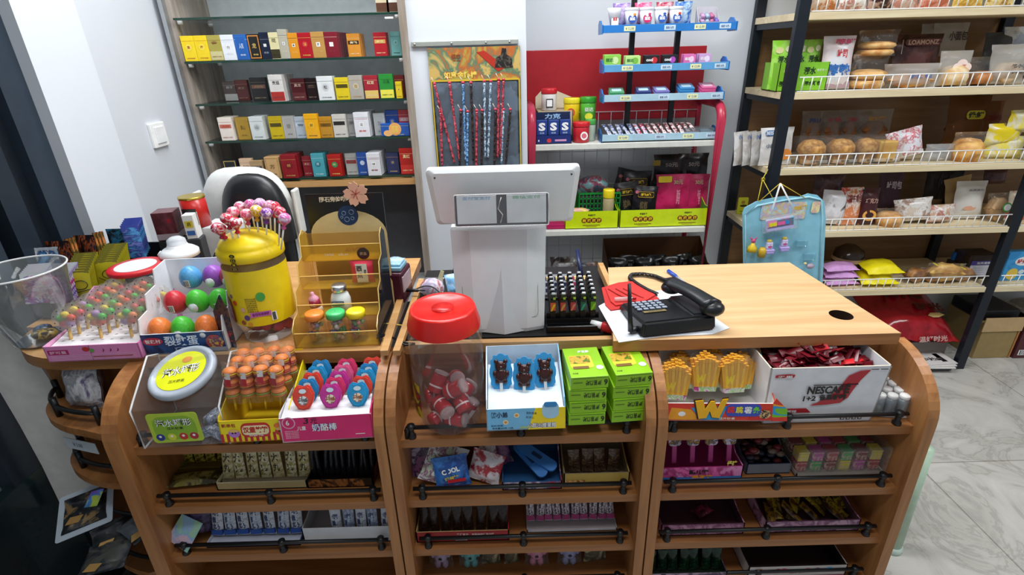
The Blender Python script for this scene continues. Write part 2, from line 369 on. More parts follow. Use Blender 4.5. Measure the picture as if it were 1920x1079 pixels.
# (centre in crop px, description, body, accent, ink, style, text, width factor, height factor, copies behind, extra depth)
ROWS = [
 (1, 'upper full glass shelf', [
  (62,'bright yellow','f3d313','f7e25a','b52a18',2,'黄',1,1,0,0),(138,'lemon yellow','f0cf10','f5dd48','b52a18',2,'梅',1,1,0,0),(205,'hologram gold','a89b45','c9c08a','7a3a1a',1,'金',1,1,0,0),
  (270,'plain white','e3e6ec','d8dce4','666a70',3,'白',1,1,0,0),(340,'royal blue','1d5aa8','2467b8','d8e4f4',4,'人民',1,1,0,0),(408,'black orange-bordered','1a1a18','d88a3a','d8b860',4,'龙',.95,1,0,0),
  (460,'navy','1c2438','8a8f9a','222222',3,'二',.7,1.06,0,0),(502,'gold and white patterned','d8cfa0','3a3420','2a2418',1,'花',.72,1.04,0,0),(540,'tall silver','b0ac9c','c8c0a8','55514a',3,'苏',.7,1.15,0,0),
  (576,'orange','d68f28','e8b050','3a2a18',3,'黄',.75,1.0,0,0),(628,'crimson','a81c28','c02a34','e8c25a',2,'玉溪',1,1.0,0,0),(692,'tan gold','b88c4c','c8a060','4a3418',3,'苏',1,1.02,0,0),
  (760,'maroon','7c1e2c','8a2836','e8d8c0',3,'中',1,1.0,7,0),(935,'orange-brown','d08a30','3a2418','f0e0b0',0,'黄鹤',1.0,.92,2,0.02),(1068,'red tartan','a81e28','c8a050','f0d8a0',0,'南京',1,.94,1,0.02),(1152,'teal','6aa09c','7ab0ac','203838',2,'水',.8,.96,0,.03)]),
 (2, 'second full glass shelf', [
  (312,'shadowed grey and brown','5c4a48','c8c8c4','c8c8c4',1,'娇子',1,.85,0,.10),(372,'deep brick red','6a2420','5a1c1c','c8a080',0,'红',.95,.9,0,.10),(458,'black with fan print','1d1c1e','8a5c44','b09878',0,'扇',1.2,1.0,0,.06),
  (548,'tall white red-seal','d4d0cc','a8302a','444444',1,'贵烟',1.0,1.12,4,0),(655,'dark wine','4a1c20','5a282a','c0a090',1,'真龙',1.0,.93,2,.02),(712,'near black','26181a','33201f','a08878',0,'黑',.8,.93,0,.03),
  (793,'broad white pine-tree','dde0e0','c8ccce','2a2c2e',2,'松',1.15,1.0,1,0),(876,'yellow ink-painted','d8c020','504818','504818',0,'山',1.0,.93,0,0),(945,'silver champagne','a8a298','c0b8a0','b08830',2,'冠',1.0,1.0,0,0),
  (1022,'red with gold ribbon','9c2430','d8b868','e8d8b0',1,'红双',1.0,.98,0,0),(1100,'green and yellow','2a8a34','e0d850','1d5a24',1,'玉溪',1.0,1.02,0,0),(1165,'dull red','6c1e1c','5a1818','e0c080',0,'红',.7,.95,0,.02),(1192,'small yellow','d8bc20','e8d050','5a1818',2,'黄',.45,.7,0,-.01)]),
 (3, 'third full glass shelf', [
  (292,'pink and cream','e8dcd0','cc6a58','a84030',0,'兰州',1,1.02,2,0),(378,'muddy gold','a88428','b89438','5a4418',4,'泰山',1,1,0,.01),(448,'pearl white','d0d6d4','b8c0be','55605c',2,'山',1,1.02,2,0),
  (545,'mustard ink-painted','c8ac18','504818','504818',0,'山',1.0,1.0,0,.01),(604,'brushed silver','a8a6a2','b8b6b2','706e6a',4,'银',.9,1,0,.01),(657,'silver blue','b0bcc8','c0ccd8','5a6a80',0,'雪',.85,.95,0,.01),
  (714,'tall orange-yellow','e8a818','f0b828','2a2a34',2,'好',1,1.08,0,-.01),(795,'gold-brown castle','b88420','7a5410','503808',0,'城',.95,.93,0,0),(864,'black-and-white floral','c8c4bc','2a2824','2a2824',0,'花',1,1.02,0,0),
  (920,'plain grey','9c9c9c','8c8c8c','5c5c5c',0,'灰',.6,1.0,0,.02),(972,'clean white red-line','dcdde2','c84848','555a64',3,'云',1.1,1.08,4,-.005),(1066,'shiny grey','a4a8aa','b4b8ba','70757a',4,'灰',.85,1.0,0,.02),
  (1120,'cobalt blue','1c4a9c','3a6ac0','e8c860',2,'蓝',.95,1.1,0,.035),(1188,'small rose','b03040','d8a0a0','f0e0e0',0,'红',.8,1.1,0,.035)]),
 (4, 'lowest glass shelf', [
  (315,'black gold-rimmed','14161a','b89a50','405a48',4,'竹',1.05,.9,0,0),(395,'peach','e0bc9c','e8c8ac','a87858',0,'桃',.95,.92,0,.01),(440,'tan with navy band','a88a60','28304c','e8d8b0',0,'塔',.95,.85,0,-.01),
  (527,'tan elephant','c8a06c','b08850','6a4a20',4,'苏',1.1,1.0,2,-.01),(610,'deep red gold-lettered','8c1c24','7a141c','d8b060',2,'中华',1.15,1.08,3,-.015),(702,'crimson shadowed','8c2430','9c3440','d8b0a0',0,'红',.7,.93,0,.02),
  (757,'turquoise ring-print','4a9ca8','2a7484','d8eef0',2,'环',.95,1.08,2,0),(840,'red with green leaf','a8201c','2a8a54','e8d070',2,'叶',1,1,1,0),(925,'silver red-topped','a8a8a4','9c2c30','5a5a58',0,'银',.9,1.0,0,.02),
  (980,'bright blue','204c98','c8d4e8','c8d4e8',2,'蓝',.8,1.05,0,.01),(1036,'white black-lettered','d8d8dc','8a2c34','2a2a2e',3,'中南',1,1.05,4,-.01),(1132,'midnight blue','20305c','2c3c6c','d8b860',2,'夜',.95,.98,0,.02),(1203,'bold red','a81c20','c03030','f0d8a0',1,'真红',1.05,1.2,0,0)])]
for si, sname, row in ROWS:
    z = SHZ[si]; px_, pw_ = -9, 0
    for i, (c, desc, b, ac, ink, st, tx, wf, hf, nb, dy) in enumerate(row):
        py = {1: 106, 2: 185, 3: 257, 4: 330}[si]
        x = P(320+c/2.698, py, Y=2.215+dy).x; x = max(x, -1.2095, px_+.0272*(.91 if si == 1 else 1)*(wf+pw_)+.0008) if dy < .05 else max(x, -1.2095); x = min(x, -.424); px_, pw_ = x, wf
        L = row[i-1][1] if i else None
        lab = f"{desc} cigarette pack, {sname}, " + (f"after {L} one" if L else "leftmost")
        m = cigpack((b, ac, ink), .0545*wf*(.91 if si == 1 else 1), .089*hf, .022, tx, st)
        o = one(m, 'cigarette_pack', lab, 'cigarette pack', (x, 2.212+dy, z), group='cigarette packs on the glass shelves')
        for k in range(nb):
            dup(o, (x+.0006*(k+1), 2.212+dy+.0245*(k+1), z), label=f"cigarette packs filed behind the {desc} one, {sname}", group=f'file of {desc} cigarette packs')
m = cigpack(('1c55a8', 'e8a860', 'e8d060'), .115, .05, .02, '蓝花', 2); m.disc(.018, .012, pl('e8b070'), FR(-.03, -.0009, .012))
one(m, 'cigarette_carton', 'wide blue cigarette box with orange flower at right end of third full glass shelf', 'cigarette carton', (-.458, 2.21, SHZ[3]))
for i, (px, c) in enumerate(((718, 'd0c0a0'), (738, 'e8e4dc'))):
    one(cigpack((c, '5a3a2a', '5a3a2a'), .05, .09, .022, '香', 1), 'cigarette_pack', ('cream' if i else 'beige brown-lettered')+' cigarette pack at right end of the top glass shelf in view', 'cigarette pack', (P(px, 20, Y=2.24).x, 2.24, SHZ[0]), group='cigarette packs on the glass shelves')
tag(bx((0, 0, 0), (.03, .02, .006), WHITE).build('price_clip', None, (-.43, 2.2, SHZ[0]-.02)), 'tiny white price clip under top glass shelf end', 'price clip')

# =================== COUNTER DISPLAY UNITS ===================
PT = .022
def panel_profile():       # side panel seen from the side, (y, z): rounded top at the front, straight front, foot on floor
    p = [(1.10, 0), (1.10, .90), (1.055, .90), (1.045, .922)]
    p += [(1.045-.155*math.sin(R(a)), .792+.13*math.cos(R(a))) for a in range(10, 91, 8)]
    p += [(.888, .70), (.882, .5), (.876, .25), (.87, 0)]
    return p[::-1]
UNITS = [('left', -.885, -.282, 'left display stand under the jars and burger sweets, black rails along its shelves'),
         ('middle', -.278, .300, 'middle display stand below the white terminal with four brown shelves'),
         ('right', .304, .905, 'right display stand below the pale desk top with the coffee carton on it')]
LEV = [(.769, .918, 1.08), (.602, .905, 1.08), (.448, .898, 1.08), (.305, .892, 1.08)]
def rail(par, x0, x1, y, z, ox, end=True):
    t = MB(); yy = y-.004; h = .028
    t.tube([(x0-ox, yy, z+h), (x1-ox, yy, z+h)], .0048, BLACK, 8)
    if end: t.tube([(x0-ox, yy, z+.0), (x0-ox, yy, z+.02), (x0-ox+.004, yy, z+h)], .0062, BLACK, 8)
    o = t.build('rail', par)
    for f in (.04 if not end else .02, .5, .965):
        x = x0+(x1-x0)*f-ox
        MB().lathe([(.0095, 0), (.0095, .006), (.006, .010), (.006, h-.006), (.0085, h-.004), (.0085, h+.006)], BLACK, 12, T(x, yy+.001, z)).build('bracket', o)
for nm, x0, x1, lab in UNITS:
    ox = (x0+x1)/2; u = thing('display_stand', lab, 'display stand', (ox, 0, 0))
    ths = (.036 if nm == 'left' else PT, .024 if nm == 'right' else PT)
    for k, x in enumerate((x0, x1-ths[1])):
        MB().prism(panel_profile(), ths[k], OAKZ, Matrix.Translation((x-ox, 0, 0)) @ Matrix(((0, 0, 1, 0), (1, 0, 0, 0), (0, 1, 0, 0), (0, 0, 0, 1)))).build('side_panel', u)
    bx((0, 1.09, .46), (x1-x0-.046, .018, .90), OAK).build('back_panel', u)
    a, b = x0+ths[0], x1-ths[1]
    for i, (z, yf, yb) in enumerate(LEV):
        bx(((a+b)/2-ox, (yf+yb)/2, z-.011), (b-a, yb-yf, .022), OAK).build('shelf', u)
        rail(u, a+.014, b-.014, yf+.012, z, ox, end=(i == 0))
    bx(((a+b)/2-ox, 1.0, .05), (b-a, .16, .08), OAK).build('plinth', u)

# counter tops
lt = MB()
tp = [(-.30, 1.035), (-.30, 1.62), (-1.255, 1.62), (-1.255, 1.2)] + [(-1.02+.20*math.cos(R(a)) if False else -1.03-.20*math.sin(R(a)), 1.20-.165*math.cos(R(a)) if False else 1.20-.165*math.cos(R(a))) for a in range(88, -1, -8)]
lt.prism(tp, .03, OAKL, T(0, 0, .902), side=OAK)
one(lt, 'counter', 'light wood counter top with rounded left end under sweets and jars', 'counter', (0, 0, 0))
mt = MB(); mt.box((.01, 1.33, .905), (.56, .44, .02), BLACK); one(mt, 'counter_shelf', 'black lowered counter surface under the terminal and lighters', 'counter', (0, 0, 0))
mt = MB(); mt.box((.01, 1.068, .914), (.53, .018, .026), OAKL, .001); one(mt, 'front_edge_strip', 'pale wood edging strip in front of the black terminal surface', 'edging strip', (0, 0, .003))
# desk on the right
dk = thing('desk', 'pale wood desk with a round cable hole, right of the telephone', 'desk', (.6, 1.27, 0))
DZ = .955
p0, p1, p2, p3 = P(1150, 640, z=DZ), P(1690, 625, z=DZ), P(1480, 492, z=DZ), P(1140, 502, z=DZ)
m = MB(); hc = P(1577, 591, z=DZ); hr = .026; n = 20
outer = [p0, p1, p2, p3]
def edge_pt(c, a):     # point where a ray from the hole centre meets the desk outline
    d = Vector((math.cos(a), math.sin(a))); best = None
    for i in range(4):
        A, B = outer[i].xy, outer[(i+1) % 4].xy; e = B-A; den = d.x*e.y-d.y*e.x
        if abs(den) < 1e-9: continue
        q = A-c; t = (q.x*e.y-q.y*e.x)/den; s_ = (q.x*d.y-q.y*d.x)/den
        if t > 0 and -1e-6 <= s_ <= 1+1e-6 and (best is None or t < best): best = t
    return c+d*best
angs = sorted([2*math.pi*i/40 for i in range(40)]+[math.atan2(p.y-hc.y, p.x-hc.x) % (2*math.pi) for p in outer])
inn = [(hc.x+hr*math.cos(a), hc.y+hr*math.sin(a)) for a in angs]; out_ = [tuple(edge_pt(hc.xy, a)) for a in angs]; K = len(angs)
vs = [(x, y, DZ) for x, y in inn]+[(x, y, DZ) for x, y in out_]+[(x, y, DZ-.028) for x, y in inn]+[(x, y, DZ-.028) for x, y in out_]
vs = [(x-.6, y-1.27, z) for x, y, z in vs]
DTOP = wood('cba273', 'dcb788', 'X', name='desk_top'); DT2 = wood('9a6638', 'b47c49', 'X')
m.add(vs, [[i, K+i, K+(i+1) % K, (i+1) % K] for i in range(K)], DTOP)
m.add(vs, [[2*K+i, 2*K+(i+1) % K, 3*K+(i+1) % K, 3*K+i] for i in range(K)], DT2)
m.add(vs, [[K+i, 3*K+i, 3*K+(i+1) % K, K+(i+1) % K] for i in range(K)], DT2)
m.add(vs, [[i, (i+1) % K, 2*K+(i+1) % K, 2*K+i] for i in range(K)], pl('2a1c14'))
m.build('desk_top', dk)
for x in (p3.x+.03, p2.x-.02): bx((x-.6, (1.12+1.42)/2-1.27, .4625), (.018, .30, .925), OAKZ).build('side_board', dk)
m = bx((0, 0, .012), (.016, .30, .024), OAKL, .001); one(m, 'wooden_ledge', 'short pale wood strip along left edge of the desk', 'wood strip', (p3.x-.015, 1.33, .93))
# corner shelves at the left end
cs = thing('corner_shelf_unit', 'rounded corner shelf unit with black rails at left end of counter', 'corner shelf', (-.9, 1.08, 0))
for i, z in enumerate((.76, .60, .44, .28)):
    sh = [(0, 0.035), (0, -.14+.02*i)] + [(-.27*math.sin(R(a)) , .035-.155*math.cos(R(a))) for a in range(20, 91, 7)] + [(-.27, .045), (0, .045)]
    MB().prism(sh[::-1], .02, OAKY, T(0, 0, z)).build('shelf', cs)
    pts = [(-.05-.20*math.sin(R(a)), .035-.125*math.cos(R(a)), z+.05) for a in range(5, 88, 8)]
    r_ = MB().tube([(pts[0][0], pts[0][1], z+.02)]+pts, .0055, BLACK, 8).build('rail', cs)
    for q in (pts[0], pts[5], pts[-1]): MB().lathe([(.007, 0), (.007, .05)], BLACK, 10, T(q[0], q[1], z+.02)).build('bracket', r_)
bx((-.14, .054, .44), (.28, .014, .88), OAKZ).build('back_board', cs)

# =================== shared builders for goods ===================
def carton(w, d, hf, hb, out, inn=None, t=.0025, hs=None, fm=None):     # open display carton, origin at middle of its bottom front edge
    inn = inn or out; m = MB(); hs = hs or [(0, hf), (d*.35, hf), (d, hb)]
    m.box((0, d/2, t/2), (w, d, t), inn)
    m.box((0, t/2, hf/2), (w, t, hf), inn, front=fm or out)
    m.box((0, d-t/2, hb/2), (w, t, hb), inn)
    for sx in (-1, 1):
        poly = [(0, 0), (d, 0)]+[(y, z) for y, z in reversed(hs)]
        M = Matrix.Translation((sx*w/2-(t if sx > 0 else 0), 0, 0)) @ Matrix(((0, 0, 1, 0), (1, 0, 0, 0), (0, 1, 0, 0), (0, 0, 0, 1)))
        if sx > 0: m.prism(poly, t, out, M, back=inn)
        else: m.prism(poly, t, inn, M, back=out)
    return m
def F2(m, t, x, z, w, h, mat, y=-.0006, bold=.015, roll=0): return m.text(t, w, h, mat, FR(x, y, z, roll), bold)
def lid(r, h, mat, knurl=True):
    m = MB(); n = 36
    m.lathe([(r*.97, 0), (r, .002), (r, h-.004), (r*.97, h-.001), (r*.9, h), (r*.86, h-.002), (.001, h-.002)], mat, n, cap=False)
    return m
def filler(nm, parent, pts_fn, n, seed): pass
EGGC = {'r': 'd0323c', 'g': '4fc23c', 'o': 'f0803c', 'b': '5aa4d8', 'p': '9a56c0', 'k': 'd8506c'}

# =================== LEFT COUNTER TOP ===================
ZT = .933
# --- surprise eggs in their stepped box
E0 = P(352, 662, z=ZT); ea = 3
eb = thing('egg_display_box', 'dark blue display box with white stepped sides full of surprise eggs', 'display box', (E0.x, E0.y, ZT), ea)
w, d = .185, .17
NAVY = pr(['12203f', '1b3565', '22508c', '12203f'], 9, .35)
hs = [(0, .052), (.012, .085), (.05, .09), (.06, .125), (.105, .13), (.115, .165), (d, .17)]
carton(w, d, .052, .17, pl('e8eaee'), pl('eceef2'), hs=hs, fm=NAVY).build('carton', eb)
m = MB(); F2(m, '裂纹蛋', -.005, .033, .075, .026, pl('e8f0fa'), -.0009); F2(m, '裂纹蛋', -.004, .0335, .077, .027, pl('2a64b4'), -.0005, .05)
F2(m, '巧克力豆', .0, .011, .05, .011, pl('c8d8ee')); m.disc(.022, .010, pl('c8324a'), FR(-.068, -.0007, .034)); F2(m, '智趣村', -.068, .034, .034, .010, WHITE, -.0010)
m.disc(.02, .018, pr(['c87828', 'e8b050', '28406c', 'c84828'], 90), FR(.068, -.0007, .026)); m.quad(.07, .010, pl('9aa4b4', .3), FR(.055, -.0008, .007)); m.build('front_print', eb)
for k, (yy, zz) in enumerate(((.056, .060), (.108, .098))):
    bx((0, yy-.024, zz-.012), (w-.008, .0012, .05), CLR).build('clear_tier', eb); bx((0, yy+.0, zz-.036), (w-.008, .05, .0012), CLR).build('clear_tier', eb)
def egg(c):
    e = MB(); pr_ = [(.0001, 0)]+[(.0252*math.sin(math.pi*k/12)*(1+.10*math.cos(math.pi*k/12)), .029*(1-math.cos(math.pi*k/12))) for k in range(1, 12)]+[(.0001, .058)]
    e.lathe(pr_, pr([EGGC[c], EGGC[c]], 50) if False else pl(EGGC[c], .35, 0, .12, 220), 20, cap=False)
    return e
CN = {'r': 'red', 'g': 'green', 'o': 'orange', 'b': 'sky blue', 'p': 'purple', 'k': 'pink'}
rows = [('front', .032, .035, [('o', -.062, 1), ('g', -.010, 0), ('o', .044, 0)]), ('middle', .084, .078, [('r', -.042, 1), ('g', .010, 0), ('g', .062, 1)]), ('back', .138, .118, [('b', -.022, 1), ('p', .034, 0), ('k', .074, 0)])]
Me = eb.matrix_basis
for rn, yy, zz, es in rows:
    for j, (c, x, bar) in enumerate(es):
        p = eb.location+Matrix.Rotation(R(ea), 3, 'Z') @ Vector((x, yy, zz-.012))
        e = thing('surprise_egg', f"{CN[c]} surprise egg in the {rn} row of the blue egg box, "+('left', 'middle', 'right')[j], 'surprise egg', (p.x, p.y, p.z), ea+(8 if bar else -6), 'surprise eggs in the blue box', rx=8)
        egg(c).build('shell', e)
        s_ = MB()
        if bar:
            s_.quad(.012, .018, WHITE, T(-.002, -.0262, .025, 84, 0, -4)); [s_.quad(.0011, .015, INK, T(-.006+.0021*q-.001, -.0268, .025, 84, 0, -4)) for q in range(5)]
        else:
            s_.lathe([(.0001, .006), (.010, .003), (.012, 0)], pl('d8dce0', .3), 10, T(.002, -.0245, .025, 80, 0, 0), cap=False)
        s_.build('sticker', e)
# tall dark flap card beside the eggs
fl = MB(); p = P(436, 655, z=ZT); dk_ = pr(['0f1730', '1b2c58', '0f1730', '6a4030', '141c38'], 34, .35)
fl.prism([(-.02, 0), (.02, 0), (.024, .10), (.012, .135), (-.02, .09)], .003, dk_, T(0, 0, 0, 90, 0, 0)); F2(fl, '裂纹', .004, .03, .03, .028, pl('c83838'), -.0036)
one(fl, 'folded_box_lid', 'dark printed cardboard flap standing beside the egg box and yellow tub', 'box lid', (p.x-.012, p.y+.015, ZT), -20)

# --- yellow tub with lollipops in its domed lid
q = P(488, 640, z=ZT); TY = q.y+.045; TX = P(493, 560, Y=TY).x
tb = thing('lollipop_tub', 'big yellow-labelled tub with domed yellow lid and lollipops stuck in it', 'candy tub', (TX, TY, ZT))
r0 = 54*mpp((TX, TY, 1.05)); H1 = P(484, 486, Y=TY-r0*.9).z-ZT; H0 = P(484, 455, Y=TY).z-ZT
YLB = pl('efd21a', .3); YLB2 = pl('e8c812', .35)
MB().lathe([(r0*.80, 0), (r0*.86, .006), (r0*.88, .03), (r0, .045), (r0, H1-.006), (r0*.9, H1)], CLR, 36).build('tub_body', tb)
lb = MB(); lb.lathe([(r0*1.012, .052), (r0*1.02, .07), (r0*1.015, .10), (r0*1.022, .13), (r0*1.012, H1-.028)], YLB, 36, cap=False)
def onc(a, z, rr=1.035): return T(TX*0+r0*rr*math.sin(R(a)), -r0*rr*math.cos(R(a)), z, 90, 0, a)
lb.disc(.024, .034, pl('a01c3c', .3), onc(-52, .085)); lb.disc(.021, .031, pl('b82a4a', .3), onc(-52, .085, 1.04)); lb.text('贝欧宝', .026, .03, WHITE, onc(-52, .085, 1.05))
for a, z, c, rr in ((-28, .11, 'd83a28', .006), (-12, .095, 'f0b8a0', .006), (-8, .075, '6a3a8c', .007), (-5, .058, 'e89a28', .006), (-35, .125, '6a3a8c', .005), (-18, .062, 'a8482c', .006)): lb.disc(rr, rr, pl(c), onc(a, z), 10)
lb.disc(.010, .011, pl('4aa84a'), onc(24, .125)); lb.quad(.045, .012, pl('c86ab8', .3), onc(18, .083))
for k in range(7): lb.text('配料白砂糖淀粉糖浆食用盐'[k:k+5], .024, .0036, pl('5a5020'), onc(6, .122-.0052*k))
lb.text('香橙味棒棒糖', .036, .008, pl('6a2a70'), onc(18, .083, 1.04)); lb.quad(.012, .022, WHITE, onc(40, .072)); [lb.quad(.0012, .02, INK, onc(37.5+1.2*k, .072, 1.04)) for k in range(5)]
lb.build('label', tb)
dm = MB(); dh = .036
dm.lathe([(r0*1.03, -.014), (r0*1.05, -.012), (r0*1.05, .006), (r0*.97, .009)]+[(r0*.97*math.cos(R(a)), .009+dh*math.sin(R(a))) for a in range(8, 90, 9)]+[(.001, .009+dh)], YLB2, 40, T(0, 0, H1+.004), cap=False)
for k, g in enumerate('小口福口'): dm.disc(.006, .004, INK, T(-.006, -r0*1.0+.012*0, 0, 90, 0, 0) @ T(.0, H1+.012-.010*k, .006+.0*k)); dm.text(g, .006, .005, YLB2, T(-.006, -r0*1.0, 0, 90, 0, 0) @ T(.0, H1+.012-.010*k, .0064))
dm.build('domed_lid', tb)
rd = random.Random(5)
inm = MB()
for k in range(26):
    a = rd.random()*6.28; rr = r0*.66*math.sqrt(rd.random()); inm.sph((rr*math.cos(a), rr*math.sin(a), .016+.03*rd.random()), .014, pl(rd.choice(['b03048', '8a2a50', 'c84868', '6a2848', 'b8a028']), .25), 10)
o = inm.build('candy_in_tub', tb); o['kind'] = 'stuff'
def lolly(c1, c2, tiltx, label, loc, rz, L=.06):
    o = thing('lollipop', label, 'lollipop', loc, rz, 'lollipops stuck in the yellow dome', rx=tiltx)
    MB().lathe([(.0019, 0), (.0019, L)], WHITE, 8).build('stick', o)
    m = MB(); m.sph((0, 0, L+.009), (.0135, .0135, .0125), pr([c1, c1, c2, 'f4dce0'], 110, .15, seed=int(L*1e4) % 9), 14); m.build('candy_ball', o)
    m = MB(); m.lathe([(.0035, L-.016), (.006, L-.013), (.0028, L-.008), (.008, L-.001)], pl(c1, .2), 10, cap=False); m.build('wrapper_twist', o)
    return o
LP = [(417, 436, 450, 'c82030', 'e83848', 'deep red', 'at far left'), (441, 418, 447, 'd82838', 'b81c2c', 'cherry red', 'second from left at front'), (462, 402, 440, 'd8486c', 'f090a8', 'rosy pink', 'left of the yellow one, rear'),
      (480, 395, 432, 'e0a020', 'f0c840', 'amber yellow', 'at top middle'), (499, 400, 445, '7a3a9c', 'a868c0', 'purple', 'right of the amber one'), (514, 388, 430, 'c82840', 'e85868', 'scarlet', 'behind the purple one'),
      (533, 410, 452, 'e060a0', 'c890c8', 'pink and lilac', 'at far right'), (425, 410, 438, 'c02038', 'e04858', 'crimson', 'behind the far left pair'), (450, 388, 428, 'd05078', 'e898b0', 'pale rose', 'at back left'),
      (469, 384, 420, 'c85090', 'd890b8', 'mauve', 'back row, left of middle'), (487, 382, 420, 'b878c0', 'e0b0d8', 'lilac', 'back row middle'), (505, 386, 422, 'd06a90', 'e8a8c0', 'blush pink', 'back row, right of middle'), (524, 398, 432, 'c83048', 'd86878', 'ruby', 'left behind the far right one'), (408, 428, 448, 'b82048', 'd04868', 'wine red', 'behind the far left one'), (437, 398, 430, 'd04060', 'e88898', 'coral', 'at back, third from left')]
for i, (x1, y1, y0, c1, c2, nm, wh) in enumerate(LP):
    fr = 1 if y1 > 405 else (.2 if y1 > 394 else -.7)
    yy = TY-fr*r0*.55
    top = P(x1, y1, Y=yy-.0); dx = (top.x-TX); bx_ = TX+dx*.80
    rr2 = min(.98, math.hypot(bx_-TX, yy-TY)/(r0*.97)); zb = ZT+H1+.008+dh*math.sqrt(max(0, 1-rr2*rr2))
    v = Vector((top.x-bx_, 0, top.z-zb)); L = max(.022, v.length-.009)
    o = lolly(c1, c2, 0, f'{nm} lollipop stuck in the yellow dome, {wh}', (bx_, yy, zb-.003), 0, L+.003)
    o.rotation_euler = (0, math.atan2(v.x, v.z), 0)

# --- amber acrylic tiered stand with jars
s0, s1 = P(556, 655, z=ZT), P(712, 648, z=ZT)
SX = (s0.x+s1.x)/2; SY = (s0.y+s1.y)/2; SW = (s1.x-s0.x); ag = math.degrees(math.atan2(s1.y-s0.y, s1.x-s0.x))
st = thing('acrylic_stand', 'amber transparent four-tier acrylic candy stand in front of the coffee display', 'display stand', (SX, SY, ZT), ag)
sd = .20; prof = [(0, 0), (sd, 0), (sd, .215), (sd*.86, .232), (sd*.74, .222), (sd*.70, .175), (sd*.52, .168), (sd*.46, .125), (sd*.30, .118), (sd*.24, .070), (.02, .066), (0, .05)]
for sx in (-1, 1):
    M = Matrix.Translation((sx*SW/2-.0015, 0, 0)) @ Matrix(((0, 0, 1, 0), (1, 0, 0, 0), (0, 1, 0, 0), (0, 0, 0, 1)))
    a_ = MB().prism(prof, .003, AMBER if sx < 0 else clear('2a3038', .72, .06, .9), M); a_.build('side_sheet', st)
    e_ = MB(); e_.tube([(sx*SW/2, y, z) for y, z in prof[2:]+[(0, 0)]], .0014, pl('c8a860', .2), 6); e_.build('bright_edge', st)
for k, (y0, y1, z, hf) in enumerate(((0, .055, .003, .036), (.05, .10, .055, .032), (.10, .15, .105, .034), (.145, .198, .160, .04))):
    m = MB(); m.box((0, (y0+y1)/2, z), (SW-.004, y1-y0, .002), AMBER); m.box((0, y0+.001, z+hf/2), (SW-.004, .002, hf), clear('d8b860', .14, .06, .8) if k < 3 else AMBER)
    m.box((0, y0+.0005, z+hf), (SW-.004, .0025, .0016), pl('e8c070', .2)); m.build('tier', st)
m = MB(); m.box((0, .196, .11), (SW-.004, .002, .21), clear('c8a040', .25, .06, .8)); F2(m, '土酒＆烤甄品', .035, .188, .05, .010, pl('b87838'), .144); F2(m, 'coco', -.03, .176, .022, .006, pl('e8dcc0'), .1435); F2(m, 'milk tea', .004, .176, .024, .006, pl('e8dcc0'), .1435)
m.disc(.015, .015, pl('3a2a20'), FR(.052, .143, .176)); m.text('甜品', .016, .008, pl('c8a878'), FR(.052, .1425, .176)); m.build('back_sheet', st)
RS = Matrix.Rotation(R(ag), 3, 'Z')
def on_st(x, y, z): v = Vector((SX, SY, ZT))+RS @ Vector((x, y, z)); return (v.x, v.y, v.z)
def candyjar(lc, cs, label, loc):
    o = thing('candy_jar', label, 'candy jar', loc, 0, 'small candy jars on the amber stand')
    MB().lathe([(.018, 0), (.021, .003), (.021, .050), (.018, .058), (.017, .061)], CLR, 24).build('glass', o)
    L = MB(); L.lathe([(.0195, .060), (.0215, .061), (.0215, .073), (.019, .0755), (.001, .0755)], pl(lc, .3), 28, cap=False)
    L.build('lid', o)
    c = MB(); rd = random.Random(hash(lc) % 97 if False else len(label))
    for k in range(26):
        a = rd.random()*6.28; rr = .0135*math.sqrt(rd.random()); c.sph((rr*math.cos(a), rr*math.sin(a), .005+.050*k/26), .0058, pl(rd.choice(cs), .3), 8)
    c.build('candies', o)['kind'] = 'stuff'
    b = MB(); b.quad(.018, .006, pl('1c2c6c'), T(-.003, -.0216, .034, 90, 0, -6)); b.text('MINTS', .014, .003, WHITE, T(-.003, -.0222, .034, 90, 0, -6)); b.build('label', o)
    return o
cm = ['d89868', 'b8c850', 'c87878', '8878a8', 'e8d090', '9ab878']
candyjar('ee8838', ['e89848', 'c87848', 'd8b060', 'b8c070', '9888a0'], 'small clear jar with orange lid on lowest tier of amber stand', on_st(-.050, .026, .0045))
candyjar('48c070', ['4a8848', '68a858', 'b8a0a0', '3a5838', 'd8d0c0'], 'small clear jar with green lid between orange-lidded and yellow-lidded jars', on_st(-.002, .028, .0045))
candyjar('f0d824', ['a85868', '6a8c58', '7a6a98', '98c068', 'c88878'], 'small clear jar with yellow lid at right of lowest amber tier', on_st(.044, .030, .0045))
o = thing('mint_bottle', 'white mint bottle with silver lid on second tier of the amber stand', 'bottle', on_st(.000, .078, .057))
m = MB(Matrix.Scale(1.22, 4)); m.lathe([(.017, 0), (.019, .003), (.019, .026), (.016, .036), (.012, .041), (.012, .044)], pl('e4e8e6', .2), 24); m.quad(.024, .009, pl('284a78'), FR(0, -.0195, .024)); m.text('MENTOS', .020, .005, WHITE, FR(0, -.0199, .024)); m.disc(.007, .006, pl('6a9a48'), FR(.002, -.0196, .010)); m.build('bottle_body', o)
MB(Matrix.Scale(1.22, 4)).lathe([(.0135, .043), (.0145, .045), (.0145, .053), (.013, .055), (.001, .055)], pl('c8ccd0', .25, .9), 24, cap=False).build('lid', o)
o = thing('sweet_bottle', 'pink-topped baby bottle sweet with red label on second tier at left', 'sweet bottle', on_st(-.060, .078, .057), 0, ry=-6)
m = MB(); m.lathe([(.014, 0), (.015, .002), (.013, .015)], pl('ece6d8'), 18); m.lathe([(.0135, .014), (.0125, .032)], pl('98203a', .3), 18); m.text('牛奶', .012, .010, WHITE, FR(0, -.0140, .022)); m.build('bottle_body', o)
